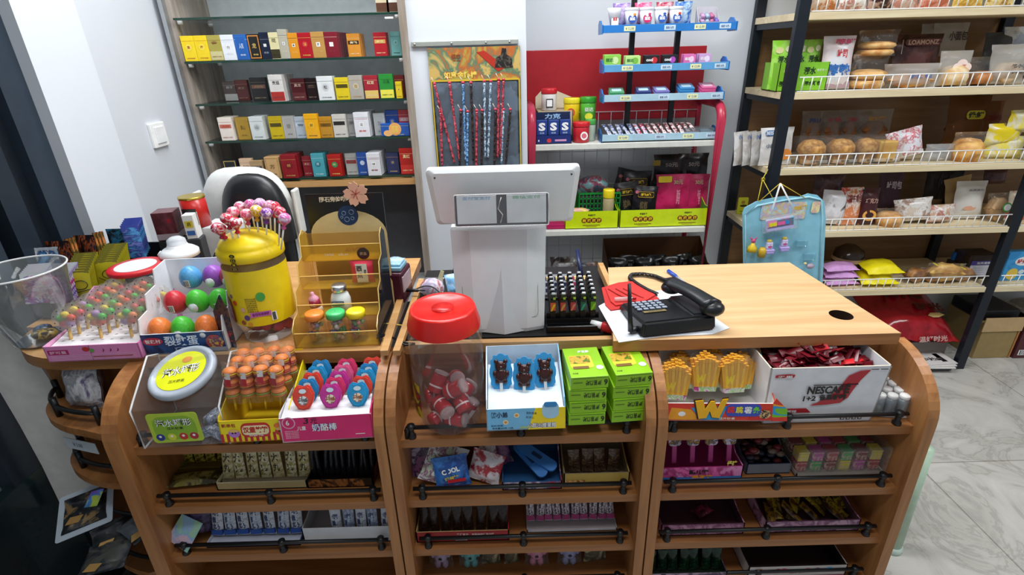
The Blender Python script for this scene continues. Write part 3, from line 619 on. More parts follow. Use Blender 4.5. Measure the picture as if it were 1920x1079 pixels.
MB().lathe([(.012, .031), (.012, .035), (.007, .041), (.0045, .045), (.0045, .050), (.001, .052)], pl('e8a0b8', .3), 18, cap=False).build('teat', o)
m = MB(Matrix.Scale(1.35, 4)); m.pillow(.042, .042, .014, pl('d83a50', .25), T(0, 0, .021, 90), seed=3); m.quad(.020, .036, pl('eceadc'), FR(.001, -.0085, .021)); m.text('西', .010, .010, INK, FR(-.003, -.0089, .030), .03); m.text('瓜', .010, .010, INK, FR(-.003, -.0089, .016), .03); m.text('软糖', .004, .009, INK, FR(.007, -.0089, .024))
one(m, 'candy_packet', 'red candy packet with white watermelon label on the third amber tier', 'candy packet', on_st(.048, .128, .107))
# coffee display card behind with moon and flower
cbx = P(556, 560, Y=SY+.235); cz = .935
cf = thing('coffee_display_card', 'black display card with blue moon picture behind the amber stand', 'display card', (SX-.005, SY+.215, ZT), ag, rx=-4)
zt_ = P(640, 362, Y=SY+.235).z-ZT
m = MB(); m.prism([(-SW*.50, 0), (SW*.50, 0), (SW*.50, zt_-.002), (-SW*.50, zt_)], .004, pl('0e0e10', .3), T(0, .002, 0, 90, 0, 0))
m.prism([(SW*.5*math.cos(R(a)), zt_-.105+.062*math.sin(R(a))) for a in range(0, 181, 12)]+[(-SW*.5, .0), (SW*.5, 0)], .0006, pl('dcc890', .4), T(0, -.0022, 0, 90, 0, 0))
MO = FR(.004, -.0034, zt_-.056); m.disc(.0255, .0255, pl('1b3660', .4), MO, 32)
for x, y, r_ in ((-.010, .006, .005), (.009, .008, .006), (-.004, -.010, .006), (.010, -.008, .004), (-.016, -.004, .003)):
    m.tube([(x+r_*math.cos(R(a)), y+r_*math.sin(R(a)), .0005) for a in range(0, 360, 30)], .0005, pl('9ab4d0'), 4, MO, closed=True)
F2(m, '陨石旁的咖啡', -.022, zt_-.014, .080, .014, pl('e8dcc0'), -.0026, .03); m.build('card', cf)
fm = MB()
for k in range(5):
    a = 90+72*k+14; pts = [(0, 0), (.010, .012), (.012, .022), (.006, .031), (0, .027), (-.006, .031), (-.012, .022), (-.010, .012)]
    fm.prism(pts, .0015, pl('f0b89c', .45), FR(.035, -.010, zt_+.004, a-90))
for k in range(6): fm.tube([(.035, -.0125, zt_+.004), (.035+.012*math.cos(R(30+50*k)), -.013, zt_+.004+.012*math.sin(R(30+50*k)))], .0007, pl('b8382c'), 5)
one(fm, 'paper_blossom', 'pale pink five-petal paper blossom at top corner of the black coffee card', 'paper flower', (SX-.005+.004, SY+.212, ZT-.0), ag)

# --- maroon device with mask pack
p = P(748, 600, z=ZT-.03)
p = P(744, 570, z=ZT); o = thing('label_printer', 'dark maroon counter device with cable, right of the amber stand', 'device', (p.x, p.y+.04, ZT), -6)
hz = P(744, 512, Y=p.y).z-ZT
m = MB(); m.box((0, 0, hz/2), (.058, .085, hz), pl('4a1a2c', .35), .008); m.box((.026, -.005, hz*.62), (.008, .07, hz*.5), pl('c0a8b0'), .002); m.build('body', o)
MB().lathe([(.005, 0), (.005, .03), (.002, .034), (.002, .05)], BLACK, 10, T(.03, -.02, hz*.35, 0, 90, 0)).build('plug', o)
m = MB(); m.box((0, 0, .006), (.048, .06, .012), pl('8ab8cc', .5), .003); m.pillow(.046, .05, .016, clear('c8e4ee', .5, .15, .8, .5), T(0, 0, .018), seed=4)
one(m, 'face_mask_pack', 'clear packet of pale blue face masks lying on the maroon device', 'mask packet', (p.x, p.y+.035, ZT+hz+.001), -6)
# cables and slats between left counter and terminal
m = MB(); a_, b_ = P(775, 545, z=.96), P(835, 562, z=.95); m.tube([tuple(a_+(b_-a_)*t+Vector((0, .03*math.sin(3.1*t), .012*math.sin(3.1*t)))) for t in [i/10 for i in range(11)]], .0018, BLACK, 6)
one(m, 'power_cable', 'thin black cable running from maroon device toward the terminal', 'cable', (0, 0, 0))
m = MB(); a_, b_ = P(705, 610, z=.942), P(775, 608, z=.942); m.tube([tuple(a_+(b_-a_)*t+Vector((0, .006*math.sin(6*t), 0))) for t in [i/10 for i in range(11)]], .0017, pl('d8b850'), 6)
one(m, 'yellow_cable', 'thin yellow cable crossing the wooden slats behind the red-lidded jar', 'cable', (0, 0, 0))
m = MB()
for dy in (0, .008): m.tube([tuple(P(x, y, z=.945)) for x, y in ((706, 630+dy*600), (725, 628), (742, 637), (760, 643+dy*600), (778, 645))], .0026, BLACK, 6)
one(m, 'black_cable', 'pair of thick black cables lying at right end of the left counter', 'cable', (0, 0, 0))
for i, (xa, xb, wd, nm) in enumerate(((720, 762, .018, 'left'), (743, 790, .016, 'right'))):
    A, B = P(xa, 668, z=.937), P(xb, 530, z=.937); v = B-A
    o = bx((0, v.length/2, 0), (wd, v.length, .014), OAKL, .001).build('timber_batten', None, ((A.x+B.x)/2-v.x/2, A.y+.005, .937+.004), (0, 0, math.atan2(-v.x, v.y)))
    tag(o, f'{nm} pale timber batten running back between the amber stand and red-lidded jar', 'batten')

# --- pink carton of flower gummy lollipops
k0, k1 = P(92, 680, z=ZT), P(268, 672, z=ZT); kx, ky = (k0.x+k1.x)/2, (k0.y+k1.y)/2; kw = (k1-k0).length; ka = math.degrees(math.atan2(k1.y-k0.y, k1.x-k0.x))
pb = thing('pink_display_box', 'low pink display carton of flower gummy lollipops at left end of counter', 'display box', (kx, ky, ZT), ka)
PK = pl('e48cc0', .35); hs = [(0, .040), (.10, .046), (.17, .09), (.20, .10)]
carton(kw, .20, .040, .10, PK, pl('e8a4cc'), hs=hs).build('carton', pb)
m = MB(); m.quad(kw*.22, .012, pl('b82a68'), FR(-kw*.36, -.0006, .024)); F2(m, '舒可曼', -kw*.36, .024, kw*.18, .008, pl('f0c0d8'), -.0010); m.quad(kw*.42, .0035, pl('b03050'), FR(kw*.2, -.0006, .010)); m.quad(.0012, .038, pl('8a3a68'), FR(-kw*.02, -.0006, .02))
for k in range(3): F2(m, '♪', kw*.12+.016*k, .026, .006, .008, pl('8a2050'))
m.disc(.008, .006, pl('c83a3a'), FR(-kw*.06, -.0007, .030)); m.disc(.005, .005, pl('6aa850'), FR(-kw*.0, -.0008, .026))
for k in range(4): m.quad(kw*.9, .0008, pl('f0d0e4'), FR(0, -.0007, .004+.004*k))
m.build('front_print', pb)
it = MB(); it.add([(-kw/2+.004, .006, .030), (kw/2-.004, .006, .030), (kw/2-.004, .19, .058), (-kw/2+.004, .19, .058)], [[0, 1, 2, 3]], pl('f2eff0', .5))
for r_ in range(5):
    for c_ in range(9): it.quad(.006, .0012, pl('5a4a50'), T(-kw/2+.02+c_*kw*.105, .016+.018*r_, .0322+.0028*r_, 8, 0, 20))
it.build('slotted_insert', pb)
RK = Matrix.Rotation(R(ka), 3, 'Z')
DOT = clear('e8e4dc', .32, .15, .8); rd = random.Random(11)
for col_ in range(3):
    for row in range(7 if col_ < 2 else 5):
        lx = -kw*.34+col_*kw*.33+row*.007; ly = .05+.020*row; lz = .035+.003*row
        v = Vector((kx, ky, ZT))+RK @ Vector((lx, ly-.012, lz-.012))
        o = thing('gummy_lollipop', f"flower gummy lollipop in clear dotted wrap, {('left','middle','right')[col_]} file of pink carton" + (', frontmost' if row == 0 else ', behind its front one'), 'lollipop', v, ka, f"{('left','middle','right')[col_]} file of gummy lollipops", rx=-12)
        MB().lathe([(.0034, 0), (.0034, .045)], pl('e8c070'), 8).build('stick', o)
        g = MB(); cs = ['e8d030', '4ab848', 'e05030', 'e88850', 'b890c8', 'd84058']; rd.shuffle(cs)
        for k in range(5): g.sph((.0125*math.cos(R(72*k+20)), -.002, .060+.011*math.sin(R(72*k+20))), (.0105, .007, .009), pl(cs[k], .2), 10)
        g.build('gummy_flower', o)
        wv = MB(); wv.disc(.027, .028, DOT, T(0, -.009, .062, 90)); wv.disc(.027, .028, DOT, T(0, .008, .062, 90))
        for k in range(9):
            a = 6.28*k/9; wv.disc(.0016, .0014, INK, T(.022*math.cos(a), -.0093, .062+.023*math.sin(a), 90), 6)
        wv.build('wrapper', o)
# --- big clear tub at far left
q0 = P(72, 655, z=ZT); cy_ = 1.135; cx_ = P(72, 600, Y=cy_).x
o = thing('clear_bucket', 'large open clear plastic bucket at far left end of counter', 'bucket', (cx_, cy_, ZT))
zr = P(70, 505, Y=cy_).z-ZT; rT = 76*mpp((cx_, cy_, 1.1))
MB().lathe([(rT*.62, 0), (rT*.66, .004), (rT*.84, zr*.5), (rT*.98, zr-.004), (rT, zr), (rT*.97, zr-.001), (rT*.83, zr*.5), (rT*.62, .006)], clear('e8f0f0', .05, .05, 1.4), 40, cap=False).build('wall', o)
MB().tube([(rT*math.cos(6.283*i/40), rT*math.sin(6.283*i/40), zr) for i in range(40)], .0022, clear('ffffff', .6, .1, .8), 6, closed=True).build('rim', o)
m = MB(); m.disc(rT*.6, rT*.6, pl('3a4858', .3), T(0, 0, .005)); m.sph((.01, -.01, .018), (.03, .022, .012), pr(['24304c', 'b89a3a', '101828'], 70, .3)); m.sph((-.02, .02, .016), (.02, .02, .010), pr(['24304c', '4a6888', '101828'], 70, .3)); m.build('leftover_sweets', o)
# --- red-lidded clear tub behind pink carton
cy2 = 1.26; c2 = P(255, 500, Y=cy2); rL = 47*mpp(c2)
o = thing('red_lidded_tub', 'clear tub with flat red-rimmed lid behind the pink lollipop carton', 'candy tub', (c2.x, cy2, ZT))
hh = c2.z-ZT
MB().lathe([(rL*.85, 0), (rL*1.05, .004), (rL*1.08, hh*.6), (rL*.92, hh-.006)], CLR, 32).build('tub_body', o)
m = MB(); m.lathe([(rL*.98, hh-.008), (rL, hh-.006), (rL, hh+.001), (rL*.97, hh+.003), (rL*.72, hh+.003)], RED, 36, cap=False); m.disc(rL*.73, rL*.73, pl('d8dce0', .3), T(0, 0, hh+.0035), 32); m.build('lid', o)
m = MB(); [m.sph((rL*.6*math.cos(k), rL*.6*math.sin(k), .012+.003*k), .012, pl(['c8b090', 'e8d8b0', 'd8b048'][k % 3]), 8) for k in range(12)]; m.build('sweets', o)

# --- rows of hanging packets in the low black display at back left
db = thing('black_packet_rack', 'low black cardboard rack of hanging packets at back of left counter', 'packet rack', (-1.09, 1.46, ZT))
m = MB(); m.box((0, 0, .02), (.34, .20, .04), pl('15171c', .5)); m.box((0, .10, .05), (.34, .006, .10), pl('15171c', .5)); m.box((-.055, -.16, .022), (.20, .115, .044), pl('15171c', .5)); m.build('box', db)
m = MB(); m.prism([(0, 0), (.10, 0), (.03, .125)], .003, pl('eceef0'), Matrix.Translation((.172, -.10, 0)) @ Matrix(((0, 0, 1, 0), (1, 0, 0, 0), (0, 1, 0, 0), (0, 0, 0, 1)))); m.box((.1745, -.085, .02), (.004, .012, .03), YEL)
m.build('white_end_card', db)
def packet(cm_, w=.07, h=.085, t=.010, hdr=None, seed=1, extra=None):
    m = MB(); m.pillow(w, h, t, cm_, T(0, 0, h/2, 90), seed=seed, n=6)
    if hdr: m.quad(w*.96, h*.2, hdr, FR(0, -t/2*.3-.001, h*.9))
    if extra: extra(m, w, h, t)
    return m
OLV = pl('c0b428', .35, .2); OLV2 = pl('8a8438', .35, .2)
def skull(m, w, h, t):
    m.tube([(w*.28*math.cos(6.28*i/14)+.004, -t/2-.0012, h*.5+h*.16*math.sin(6.28*i/14)) for i in range(14)], .0009, INK, 5, closed=True)
    m.tube([(-w*.4, -t/2-.001, h*.40), (-w*.1, -t/2-.0015, h*.25), (w*.42, -t/2-.001, h*.33)], .0009, INK, 5)
    m.quad(w*.92, h*.10, OLV2, FR(0, -t/2*.2-.001, h*.95))
proto = packet(OLV, .062, .075, .006, seed=2, extra=skull)
p_a = P(150, 500, z=.99); p_b = P(222, 498, z=.99)
for col_, px0 in ((0, 122), (1, 186)):
    first = None
    for k in range(9):
        Y = (1.275, 1.35)[col_]+.014*k; x = P(px0+ (4*k), 478, Y=Y).x; lab = f"olive-yellow hanging packet, {'left' if col_ == 0 else 'right'} file at back left" + (', front one' if k == 0 else '')
        if first is None: first = one(proto, 'hanging_packet', lab, 'packet', (x, Y, .974), 8, f"{'left' if col_ == 0 else 'right'} file of olive packets", rx=-14)
        else: dup(first, (x, Y, .974+.0015*k), label=lab)
PUR = pr(['d8d0e8', 'b838a0', '7a5ac0', 'e8e4f0', 'c82888'], 26, .3, stretch=(1, 1, 2)); HDR = pl('dde4e4', .3)
first = {}
for col_, px0 in ((0, 38), (1, 86)):
    for k in range(7):
        Y = 1.245+.009*k; x = P(px0+4*k, 490, Y=Y).x; lab = f"pink and purple toy packet with white header, {'far left' if col_ == 0 else 'second'} file" + (', front one' if k == 0 else '')
        if not first.get(col_): first[col_] = one(packet(PUR, .062, .08, .006, HDR, 5), 'toy_packet', lab, 'packet', (x, Y, .978), 8, f"{'far left' if col_ == 0 else 'second'} file of pink toy packets", rx=-14)
        else: dup(first[col_], (x, Y, .978+.001*k), label=lab)
DRK = pr(['14161c', '20242e', 'a8542c', '3a1c14', '14161c'], 30, .35, stretch=(3, 1, 1))
ORG = pr(['c8622c', '8a3818', '3a5828', 'e08848'], 40, .3, stretch=(6, 1, 1))
for k, (px, wd, mt_, nm) in enumerate(((95, .07, DRK, 'black foil packet with orange specks'), (115, .012, ORG, 'copper-edged packet'), (122, .012, ORG, 'copper-edged packet'), (129, .012, ORG, 'copper-edged packet'), (150, .06, DRK, 'black foil packet with orange specks'), (172, .012, ORG, 'copper-edged packet'), (179, .012, ORG, 'copper-edged packet'), (186, .012, ORG, 'copper-edged packet'), (212, .05, pr(['16181e', '2a7aa0', '14161c'], 26, .3), 'black packet with a blue panel'))):
    Y = 1.38+(px-60)/180*.16; o = MB(); o.pillow(wd, .10, .008, mt_, T(0, 0, .0425, 90), seed=k, n=6)
    one(o, 'foil_packet', f'{nm} in the back row at far left' + ('' if k in (8,) else f', {"left" if px < 140 else "right"} group'), 'packet', (P(px, 440, Y=Y).x, Y, .998), 0, ('left' if px < 140 else 'right')+' group of dark foil packets', rx=-6)
BLU = pl('4a58b8', .3); BL2 = pr(['3a5cc0', '58a0d8', '28388c', '7a88d0'], 22, .3, stretch=(1, 1, 4))
first = None
for k in range(5):
    Y = 1.50+.012*k; x = P(240+3*k, 430, Y=Y).x
    lab = 'blue hanging packet at back right corner of the packet rack' + (', front one' if k == 0 else '')
    if first is None: first = one(packet(BL2, .05, .10, .008, BLU, 6), 'blue_packet', lab, 'packet', (x, Y, 1.005), 12, 'file of blue packets', rx=-8)
    else: dup(first, (x, Y, 1.005+.002*k), label=lab)
Y = 1.355; m = packet(pr(['c8dce8', '4a90c8', '20345c', 'e8eef4'], 20, .3), .07, .10, .01, clear('e8eef0', .5, .1, .9), 7); F2(m, 'Vog', .01, .04, .03, .02, INK, -.008, .03)
one(m, 'toy_packet', 'blue and white toy packet with clear header, leftmost in the back row', 'packet', (P(66, 450, Y=Y).x, Y, .99), 6, rx=-10)
# --- tins and boxes at the back left
tz = ZT; 
def tin(px, pyb, pyt, wpx, Y, fn, *a): pass
Y = 1.55; A = P(367, 426, Y=Y); B = P(367, 372, Y=Y); 
tbz = A.z
m = MB(); m.box((-.90, 1.595, (ZT+A.z)/2), (.11, .10, A.z-ZT-.002), pl('cfd2d4', .5), .004); one(m, 'white_storage_box', 'white box carrying the red tin and small cartons by the left wall', 'box', (0, 0, 0))
o = thing('red_tea_tin', 'round red tin with gold rim and yellow label in front of the white chair', 'tin', (A.x, 1.57, A.z+.001)); rr = 22*mpp(A)
m = MB(); m.lathe([(rr, 0), (rr, B.z-A.z)], pl('b8221e', .3), 28); m.quad(rr*1.15, .05, pl('1c1614'), T(.004, -rr-.0012, .035, 90)); m.quad(rr*.9, .030, pl('d8a828'), T(.006, -rr-.0018, .030, 90)); m.text('茶', .018, .02, pl('8a1c14'), T(.006, -rr-.0024, .032, 90)); m.build('tin_body', o)
MB().lathe([(rr*1.03, B.z-A.z-.004), (rr*1.03, B.z-A.z+.002), (rr*.9, B.z-A.z+.002)], pl('b8a040', .3, .7), 28).build('rim', o)
Y = 1.52; A = P(318, 452, Y=Y); B = P(318, 400, Y=Y); bh = B.z-A.z
m = MB(); m.box((0, .03, bh/2), (.060, .06, bh), pr(['5c1c24', '4a141c', '6a3038'], 12, .25), .001); m.box((0, .03, .012), (.0605, .0605, .018), pl('a89aa0', .3)); F2(m, '茗', .014, bh*.7, .012, .014, pl('b82030'), -.0012)
one(m, 'maroon_gift_box', 'dark maroon glossy carton standing left of the red tin', 'carton', (A.x, Y, A.z+.001), 12)
one(bx((0, .03, 0), (.07, .065, A.z-ZT-.002), pl('2a2c30', .5), .003), 'black_storage_box', 'black box under the maroon carton beside the left wall', 'box', (A.x, Y, (ZT+A.z)/2))
Y = 1.50; A = P(362, 448, Y=Y); B = P(362, 404, Y=Y); bh = B.z-A.z
m = MB(); m.box((0, .02, bh/2), (.030, .04, bh), pl('e4e8e8'), .001); m.quad(.022, .02, pl('d8c838'), FR(0, -.0006, bh*.62)); m.quad(.022, .014, pl('3a6ab0'), FR(0, -.0008, bh*.25)); F2(m, '药', 0, bh*.62, .01, .012, INK, -.0010)
o = one(m, 'medicine_box', 'small white carton with yellow and blue panels below the red tin', 'carton', (A.x, Y, A.z), 10)
o = one(bx((0, .02, 0), (.04, .045, A.z-ZT-.002), pl('3a3c40', .5), .002), 'grey_block', 'small dark block under the little white and yellow carton', 'block', (A.x, Y, (ZT+A.z)/2), 10)
Y = 1.33; A = P(340, 484, Y=Y); B = P(340, 450, Y=Y); rr = 33*mpp(A)
o = thing('tumbler', 'navy tumbler with domed white lid behind the surprise egg box', 'tumbler', (A.x, Y, ZT)); hz = A.z-ZT+.008
MB().lathe([(rr*.7, 0), (rr*.8, hz*.6), (rr*.92, hz)], pl('1c2858', .35), 28).build('cup', o)
m = MB(); m.lathe([(rr, hz), (rr, hz+.012), (rr*.8, hz+.020), (rr*.55, hz+.026), (rr*.5, hz+.032)], pl('e8eaec', .3), 28); m.lathe([(rr*.5, hz+.03), (rr*.46, hz+.045), (rr*.25, hz+.052), (.001, hz+.053)], clear('f0f4f8', .5, .05, .9), 20, cap=False)
m.tube([(-rr-.001, 0, hz+.012), (-rr-.008, -.004, hz+.004), (-rr-.008, -.004, hz-.014)], .003, pl('e8eaec'), 8); m.build('lid', o)
# --- white seat back with black pad behind
Y = 1.78; A = P(470, 312, Y=Y); 
ch = thing('office_chair', 'white shell chair back with black leather pad behind the lollipop tub', 'chair', (P(470, 400, Y=Y).x, Y, 0))
sw_ = 84*mpp(P(470, 400, Y=Y)); zt2 = A.z; zb2 = .72
def shell(w, zb, zt, dpt, y0, mat, name, th=.05, pw=3.2):
    def fn(u, v):
        a = 2*math.pi*u; ca, sa = math.cos(a), math.sin(a); ex = 2/pw
        x = (abs(ca)**ex)*(1 if ca > 0 else -1); z = (abs(sa)**ex)*(1 if sa > 0 else -1); rr = math.sin(math.pi*v)**.6 if 0 < v < 1 else 0
        return (x*rr*w*(1-.08*(z < 0)), y0-math.cos(math.pi*v)*th, (zb+zt)/2+z*rr*(zt-zb)/2)
    return MB().grid(fn, 36, 10, mat).build(name, ch)
shell(sw_, zb2, zt2, 0, 0, pl('d8d9d6', .4), 'backrest_shell', .06)
o = shell(sw_*.74, zb2+.02, zt2-.014, 0, -.045, pl('18191c', .35), 'backrest_pad', .055, 2.8); o.location.x = .045
MB().lathe([(.03, .1), (.03, .5)], BLACK, 16).build('pillar', ch)
m = MB(); [m.tube([(0, 0, .10), (.26*math.cos(R(72*k)), .26*math.sin(R(72*k)), .05)], .02, BLACK, 8) for k in range(5)]; [m.sph((.26*math.cos(R(72*k)), .26*math.sin(R(72*k)), .025), .025, BLACK) for k in range(5)]; m.build('star_base', ch)
bx((0, .02, .54), (.42, .40, .08), pl('18191c', .4), .03).build('seat', ch)
for sx in (-1, 1): bx((sx*(sw_+.012), .0, zt2-.16), (.014, .05, .16), pl('e0e0dc', .4), .006).build('arm_strap', ch)
m = MB(); m.sph((0, 0, .035), (.022, .03, .045), pl('141517', .3), 16); m.tube([(-.012, 0, .07), (0, 0, .09), (.012, 0, .07)], .002, BLACK, 6)
p = P(402, 465, Y=1.46); one(m, 'black_pouch', 'small glossy black pouch between the tumbler and lollipop tub', 'pouch', (p.x, 1.46, ZT+.008))

# =================== GOODS ON THE TOP SHELF OF THE STANDS ===================
SX1 = -7
def bigjar():
    # clear jar with red screw lid, full of red drums
    Y = .972; base = .785; c = P(840, 690, Y=Y); r = 66*mpp((c.x, Y, .88)); zt = P(840, 582, Y=Y-r*.3).z-base
    o = thing('candy_jar', 'large clear jar with red screw lid and small red tins inside', 'candy jar', (c.x, Y, base))
    H = zt-.037
    m = MB(); m.lathe([(r*.74, .0), (r*.84, .004), (r*.90, .02), (r, .05), (r*1.0, H*.62), (r*.985, H*.63), (r*.985, H*.65), (r, H*.66), (r, H-.02), (r*.9, H)], CLR, 40); m.build('glass', o)
    L = MB(); L.lathe([(r*.98, H-.010), (r*.98, H), (r*.93, H+.014), (r*.88, H+.030), (r*.84, H+.036), (r*.80, H+.032), (.001, H+.030)], pl('d8221c', .28), 40, cap=False); L.lathe([(r*.3, H+.030), (r*.3, H+.033), (.001, H+.033)], pl('c81c18', .3), 20, cap=False); L.build('lid', o)
    b = MB(); 
    for k in range(7):
        a = -78+5*k; b.quad(.0085, .085, pr(['18242c', 'b02028', '18242c', 'c8a828'], 30, .3), T(1.012*r*math.sin(R(a)), -1.012*r*math.cos(R(a)), .085, 90, 0, a))
    b.build('label', o)
    rd = random.Random(4); q = 0
    for lay, n, rr in ((0, 5, .035), (0, 1, 0), (1, 5, .035), (2, 3, .026)):
        for k in range(n):
            a = 6.283*k/n+lay*.5; pos = (c.x+rr*math.cos(a), Y+rr*math.sin(a), base+.022+.036*lay)
            t = MB(Matrix.Scale(1.3, 4)); mt_ = pl('b01826', .2); t.lathe([(.0128, .0165), (.0128, .021), (.011, .0225)], clear('f0d8d8', .3, .05, 1.0), 16); t.lathe([(.01335, -.006), (.01335, -.003)], pl('e0c8c8', .3), 16, cap=False)
            t.lathe([(.0115, 0), (.013, .002), (.013, .030), (.0115, .032)], mt_, 16, T(0, 0, -.016)); t.quad(.010, .018, pl('e8d8d8'), FR(0, -.0133, 0))
            cc = MB
            x = one(t, 'candy_tin', 'small red drum of sweets in the big jar, '+('bottom', 'middle', 'top')[lay]+' layer', 'candy tin', pos, rd.uniform(0, 180), 'red drums of sweets inside the big jar', rx=rd.choice((15, 80, 60, 100, 35)), ry=rd.uniform(-30, 60))
            q += 1
bigjar()
def place_front(px, pyb, z=.803):     # bottom front middle point of a carton resting on the rail
    return P(px, pyb, z=z)
# --- square clear jar with grey lid (left)
p = P(352, 836, z=.786); o = thing('candy_jar', 'square clear jar with tilted grey lid and green label, nearly empty', 'candy jar', (p.x, p.y, .786), 3)
jw = 156*mpp(p); jd = .135; jh = .125
m = MB(); prof_ = [(0, 0), (jd, 0), (jd, jh+.03), (jd*.75, jh+.045), (0.012, jh*.86), (0, jh*.78)]
m.prism(prof_, jw, CLR, Matrix.Translation((-jw/2, 0, 0)) @ Matrix(((0, 0, 1, 0), (1, 0, 0, 0), (0, 1, 0, 0), (0, 0, 0, 1))))
for x in (-jw/2, jw/2): m.tube([(x, y, z) for y, z in prof_]+[(x, 0, 0)], .0022, clear('ffffff', .5, .1, .9), 6)
m.build('glass', o)
lb = MB(); lb.prism(rrect(.105, .076, .008), .0008, pl('b4cc3c', .35), FR(-.012, -.0003, .05)); lb.prism(rrect(.088, .060, .02), .0003, pl('8ab42c', .35), FR(-.012, -.0012, .05))
F2(lb, '汽水罐形', -.012, .064, .074, .019, pl('1c1c1c'), -.0017, .05); F2(lb, '汽水罐形', -.012, .064, .074, .019, WHITE, -.0019, .01); F2(lb, '压片糖果', -.012, .049, .034, .007, INK, -.0017)
for x, c in ((-.048, '28348c'), (-.024, 'd8d838'), (.0, 'c83028'), (.022, 'b02838')): lb.disc(.009, .009, pl(c), FR(x, -.0017, .027)); lb.disc(.003, .003, WHITE, FR(x, -.0019, .029))
lb.build('label', o)
Lc = P(346, 698, Y=p.y+.07); lr = 59*mpp(Lc)
LM = T(Lc.x-p.x, Lc.y-p.y, Lc.z-.786, 20, -6, 0)
m = MB(); m.lathe([(lr*.86, -.03), (lr*.86, -.006)], CLR, 36, LM, cap=False); m.lathe([(lr*1.0, -.008), (lr*1.03, -.005), (lr*1.03, .004), (lr*.97, .008), (lr*.86, .0085), (lr*.84, .006), (.001, .006)], pl('aeb6c2', .35), 40, LM, cap=False)
m.disc(lr*.76, lr*.76, pl('e0e418', .35), LM @ T(0, 0, .0068), 36); m.text('汽水罐形', lr*1.15, lr*.36, INK, LM @ T(0, 0, .0074, 0, 0, 6), .05); m.text('汽水罐形', lr*1.15, lr*.36, WHITE, LM @ T(0, 0, .0078, 0, 0, 6), .01); m.disc(lr*.16, lr*.12, pl('e89a38'), LM @ T(.004, lr*.42, .0076)); m.text('压片糖果', lr*.5, lr*.12, pl('7a7a20'), LM @ T(0, -lr*.42, .0074)); m.build('lid', o)
for k, (x, y, z, rz_, ry_) in enumerate(((.035, .03, .014, 10, 80), (.060, .022, .014, -30, 90), (.02, .07, .014, 60, 90), (.055, .07, .016, 120, 85), (.04, .05, .038, 70, 85))):
    v = p+Vector((x, y, z+.786-p.z)); t = MB(); t.lathe([(.010, -.018), (.0125, -.016), (.0125, .016), (.010, .018), (.008, .018), (.008, .012)], pr(['8a92b0', 'c8ccd8', '4a5478', 'a8b0c8'], 70, .35, seed=k), 16)
    one(t, 'candy_roll', 'grey-blue paper candy roll in the square jar, '+('nearest', 'far right', 'back left', 'back right', 'topmost')[k], 'candy roll', v, rz_, 'candy rolls in the square jar', ry=ry_)
# --- burger gummy box
p = place_front(482, 828); bw = 128*mpp(p)
BG = thing('burger_sweet_box', 'yellow display box of bagged burger gummies between square jar and pink box', 'display box', p, 2, rx=SX1)
hs = [(0, .052), (.004, .06), (.13, .125), (.14, .145)]
yb = pl('f0d818', .35)
carton(bw, .14, .052, .15, yb, pl('e8c820'), hs=hs).build('carton', BG)
m = MB()
for k in range(12): m.quad(bw/24, .020, pl('b8242c'), FR(-bw/2+bw/24*.5+bw/12*k, -.0006, .011))
m.prism(rrect(bw*.42, .034, .012), .0005, pl('c82c28'), FR(.002, -.0002, .028)); m.prism(rrect(bw*.38, .022, .008), .0004, pl('f0e0b0'), FR(.002, -.0008, .028)); F2(m, '汉堡软糖', .002, .029, bw*.36, .015, pl('c03020'), -.0014, .04); F2(m, 'Burger Pop', .002, .015, bw*.2, .005, WHITE, -.0010)
F2(m, '新串包', -bw*.36, .041, bw*.2, .009, pl('a83828')); 
for x, c in ((-bw*.30, 'b87ac8'), (bw*.37, 'c83828')): m.disc(.012, .010, pl(c), FR(x, -.0008, .022)); m.disc(.010, .004, pl('e8b868'), FR(x, -.0010, .028)); m.disc(.002, .002, INK, FR(x-.003, -.0012, .023)); m.disc(.002, .002, INK, FR(x+.003, -.0012, .023))
m.disc(.013, .007, pl('e87838'), FR(bw*.37, -.0009, .036)); m.build('front_print', BG)
ORN = pl('f08a3c', .4); rd = random.Random(3)
def burgerbag(loc, rz, rx, label, group):
    o = thing('burger_gummy_stick', label, 'gummy stick', loc, rz, group, rx=rx)
    MB().lathe([(.0025, -.02), (.0025, .012)], pl('e8c028'), 8).build('stick', o)
    g = MB(Matrix.Scale(1.15, 4)); z = .010
    for k in range(3):
        g.lathe([(.004, z), (.0125, z+.002), (.013, z+.005)], ORN, 12, cap=False); g.lathe([(.0135, z+.0055), (.014, z+.008)], pl(['8a9a3a', 'b8402c', 'c8a028'][k]), 12); g.lathe([(.013, z+.009), (.013, z+.012), (.009, z+.016), (.003, z+.018)], ORN, 12); z += .021
    g.build('burgers', o)
    b = MB(); b.pillow(.034, .098, .030, BAG, T(0, 0, .044, 90), seed=int(label.__len__()), n=8); b.quad(.014, .020, pl('b82c34'), FR(.002, -.0150, .052)); b.quad(.012, .014, pl('d8d0d0'), FR(.004, -.0153, .066)); b.build('wrapper', o)
Mb = Matrix.Translation(p) @ Matrix.Rotation(R(2), 4, 'Z') @ Matrix.Rotation(R(SX1), 4, 'X')
k = 0
for row, (y, z) in enumerate(((.035, .078), (.065, .088), (.098, .094))):
    for col_ in range(4):
        v = Mb @ Vector((-bw*.33+bw*.22*col_+.003*row, y, z)); k += 1
        burgerbag(v, rd.uniform(-15, 15), SX1+rd.uniform(-6, 2), f"bagged burger gummy stick, {('front','middle','back')[row]} row, {('leftmost','second','third','rightmost')[col_]} in the yellow box", 'burger gummy sticks')
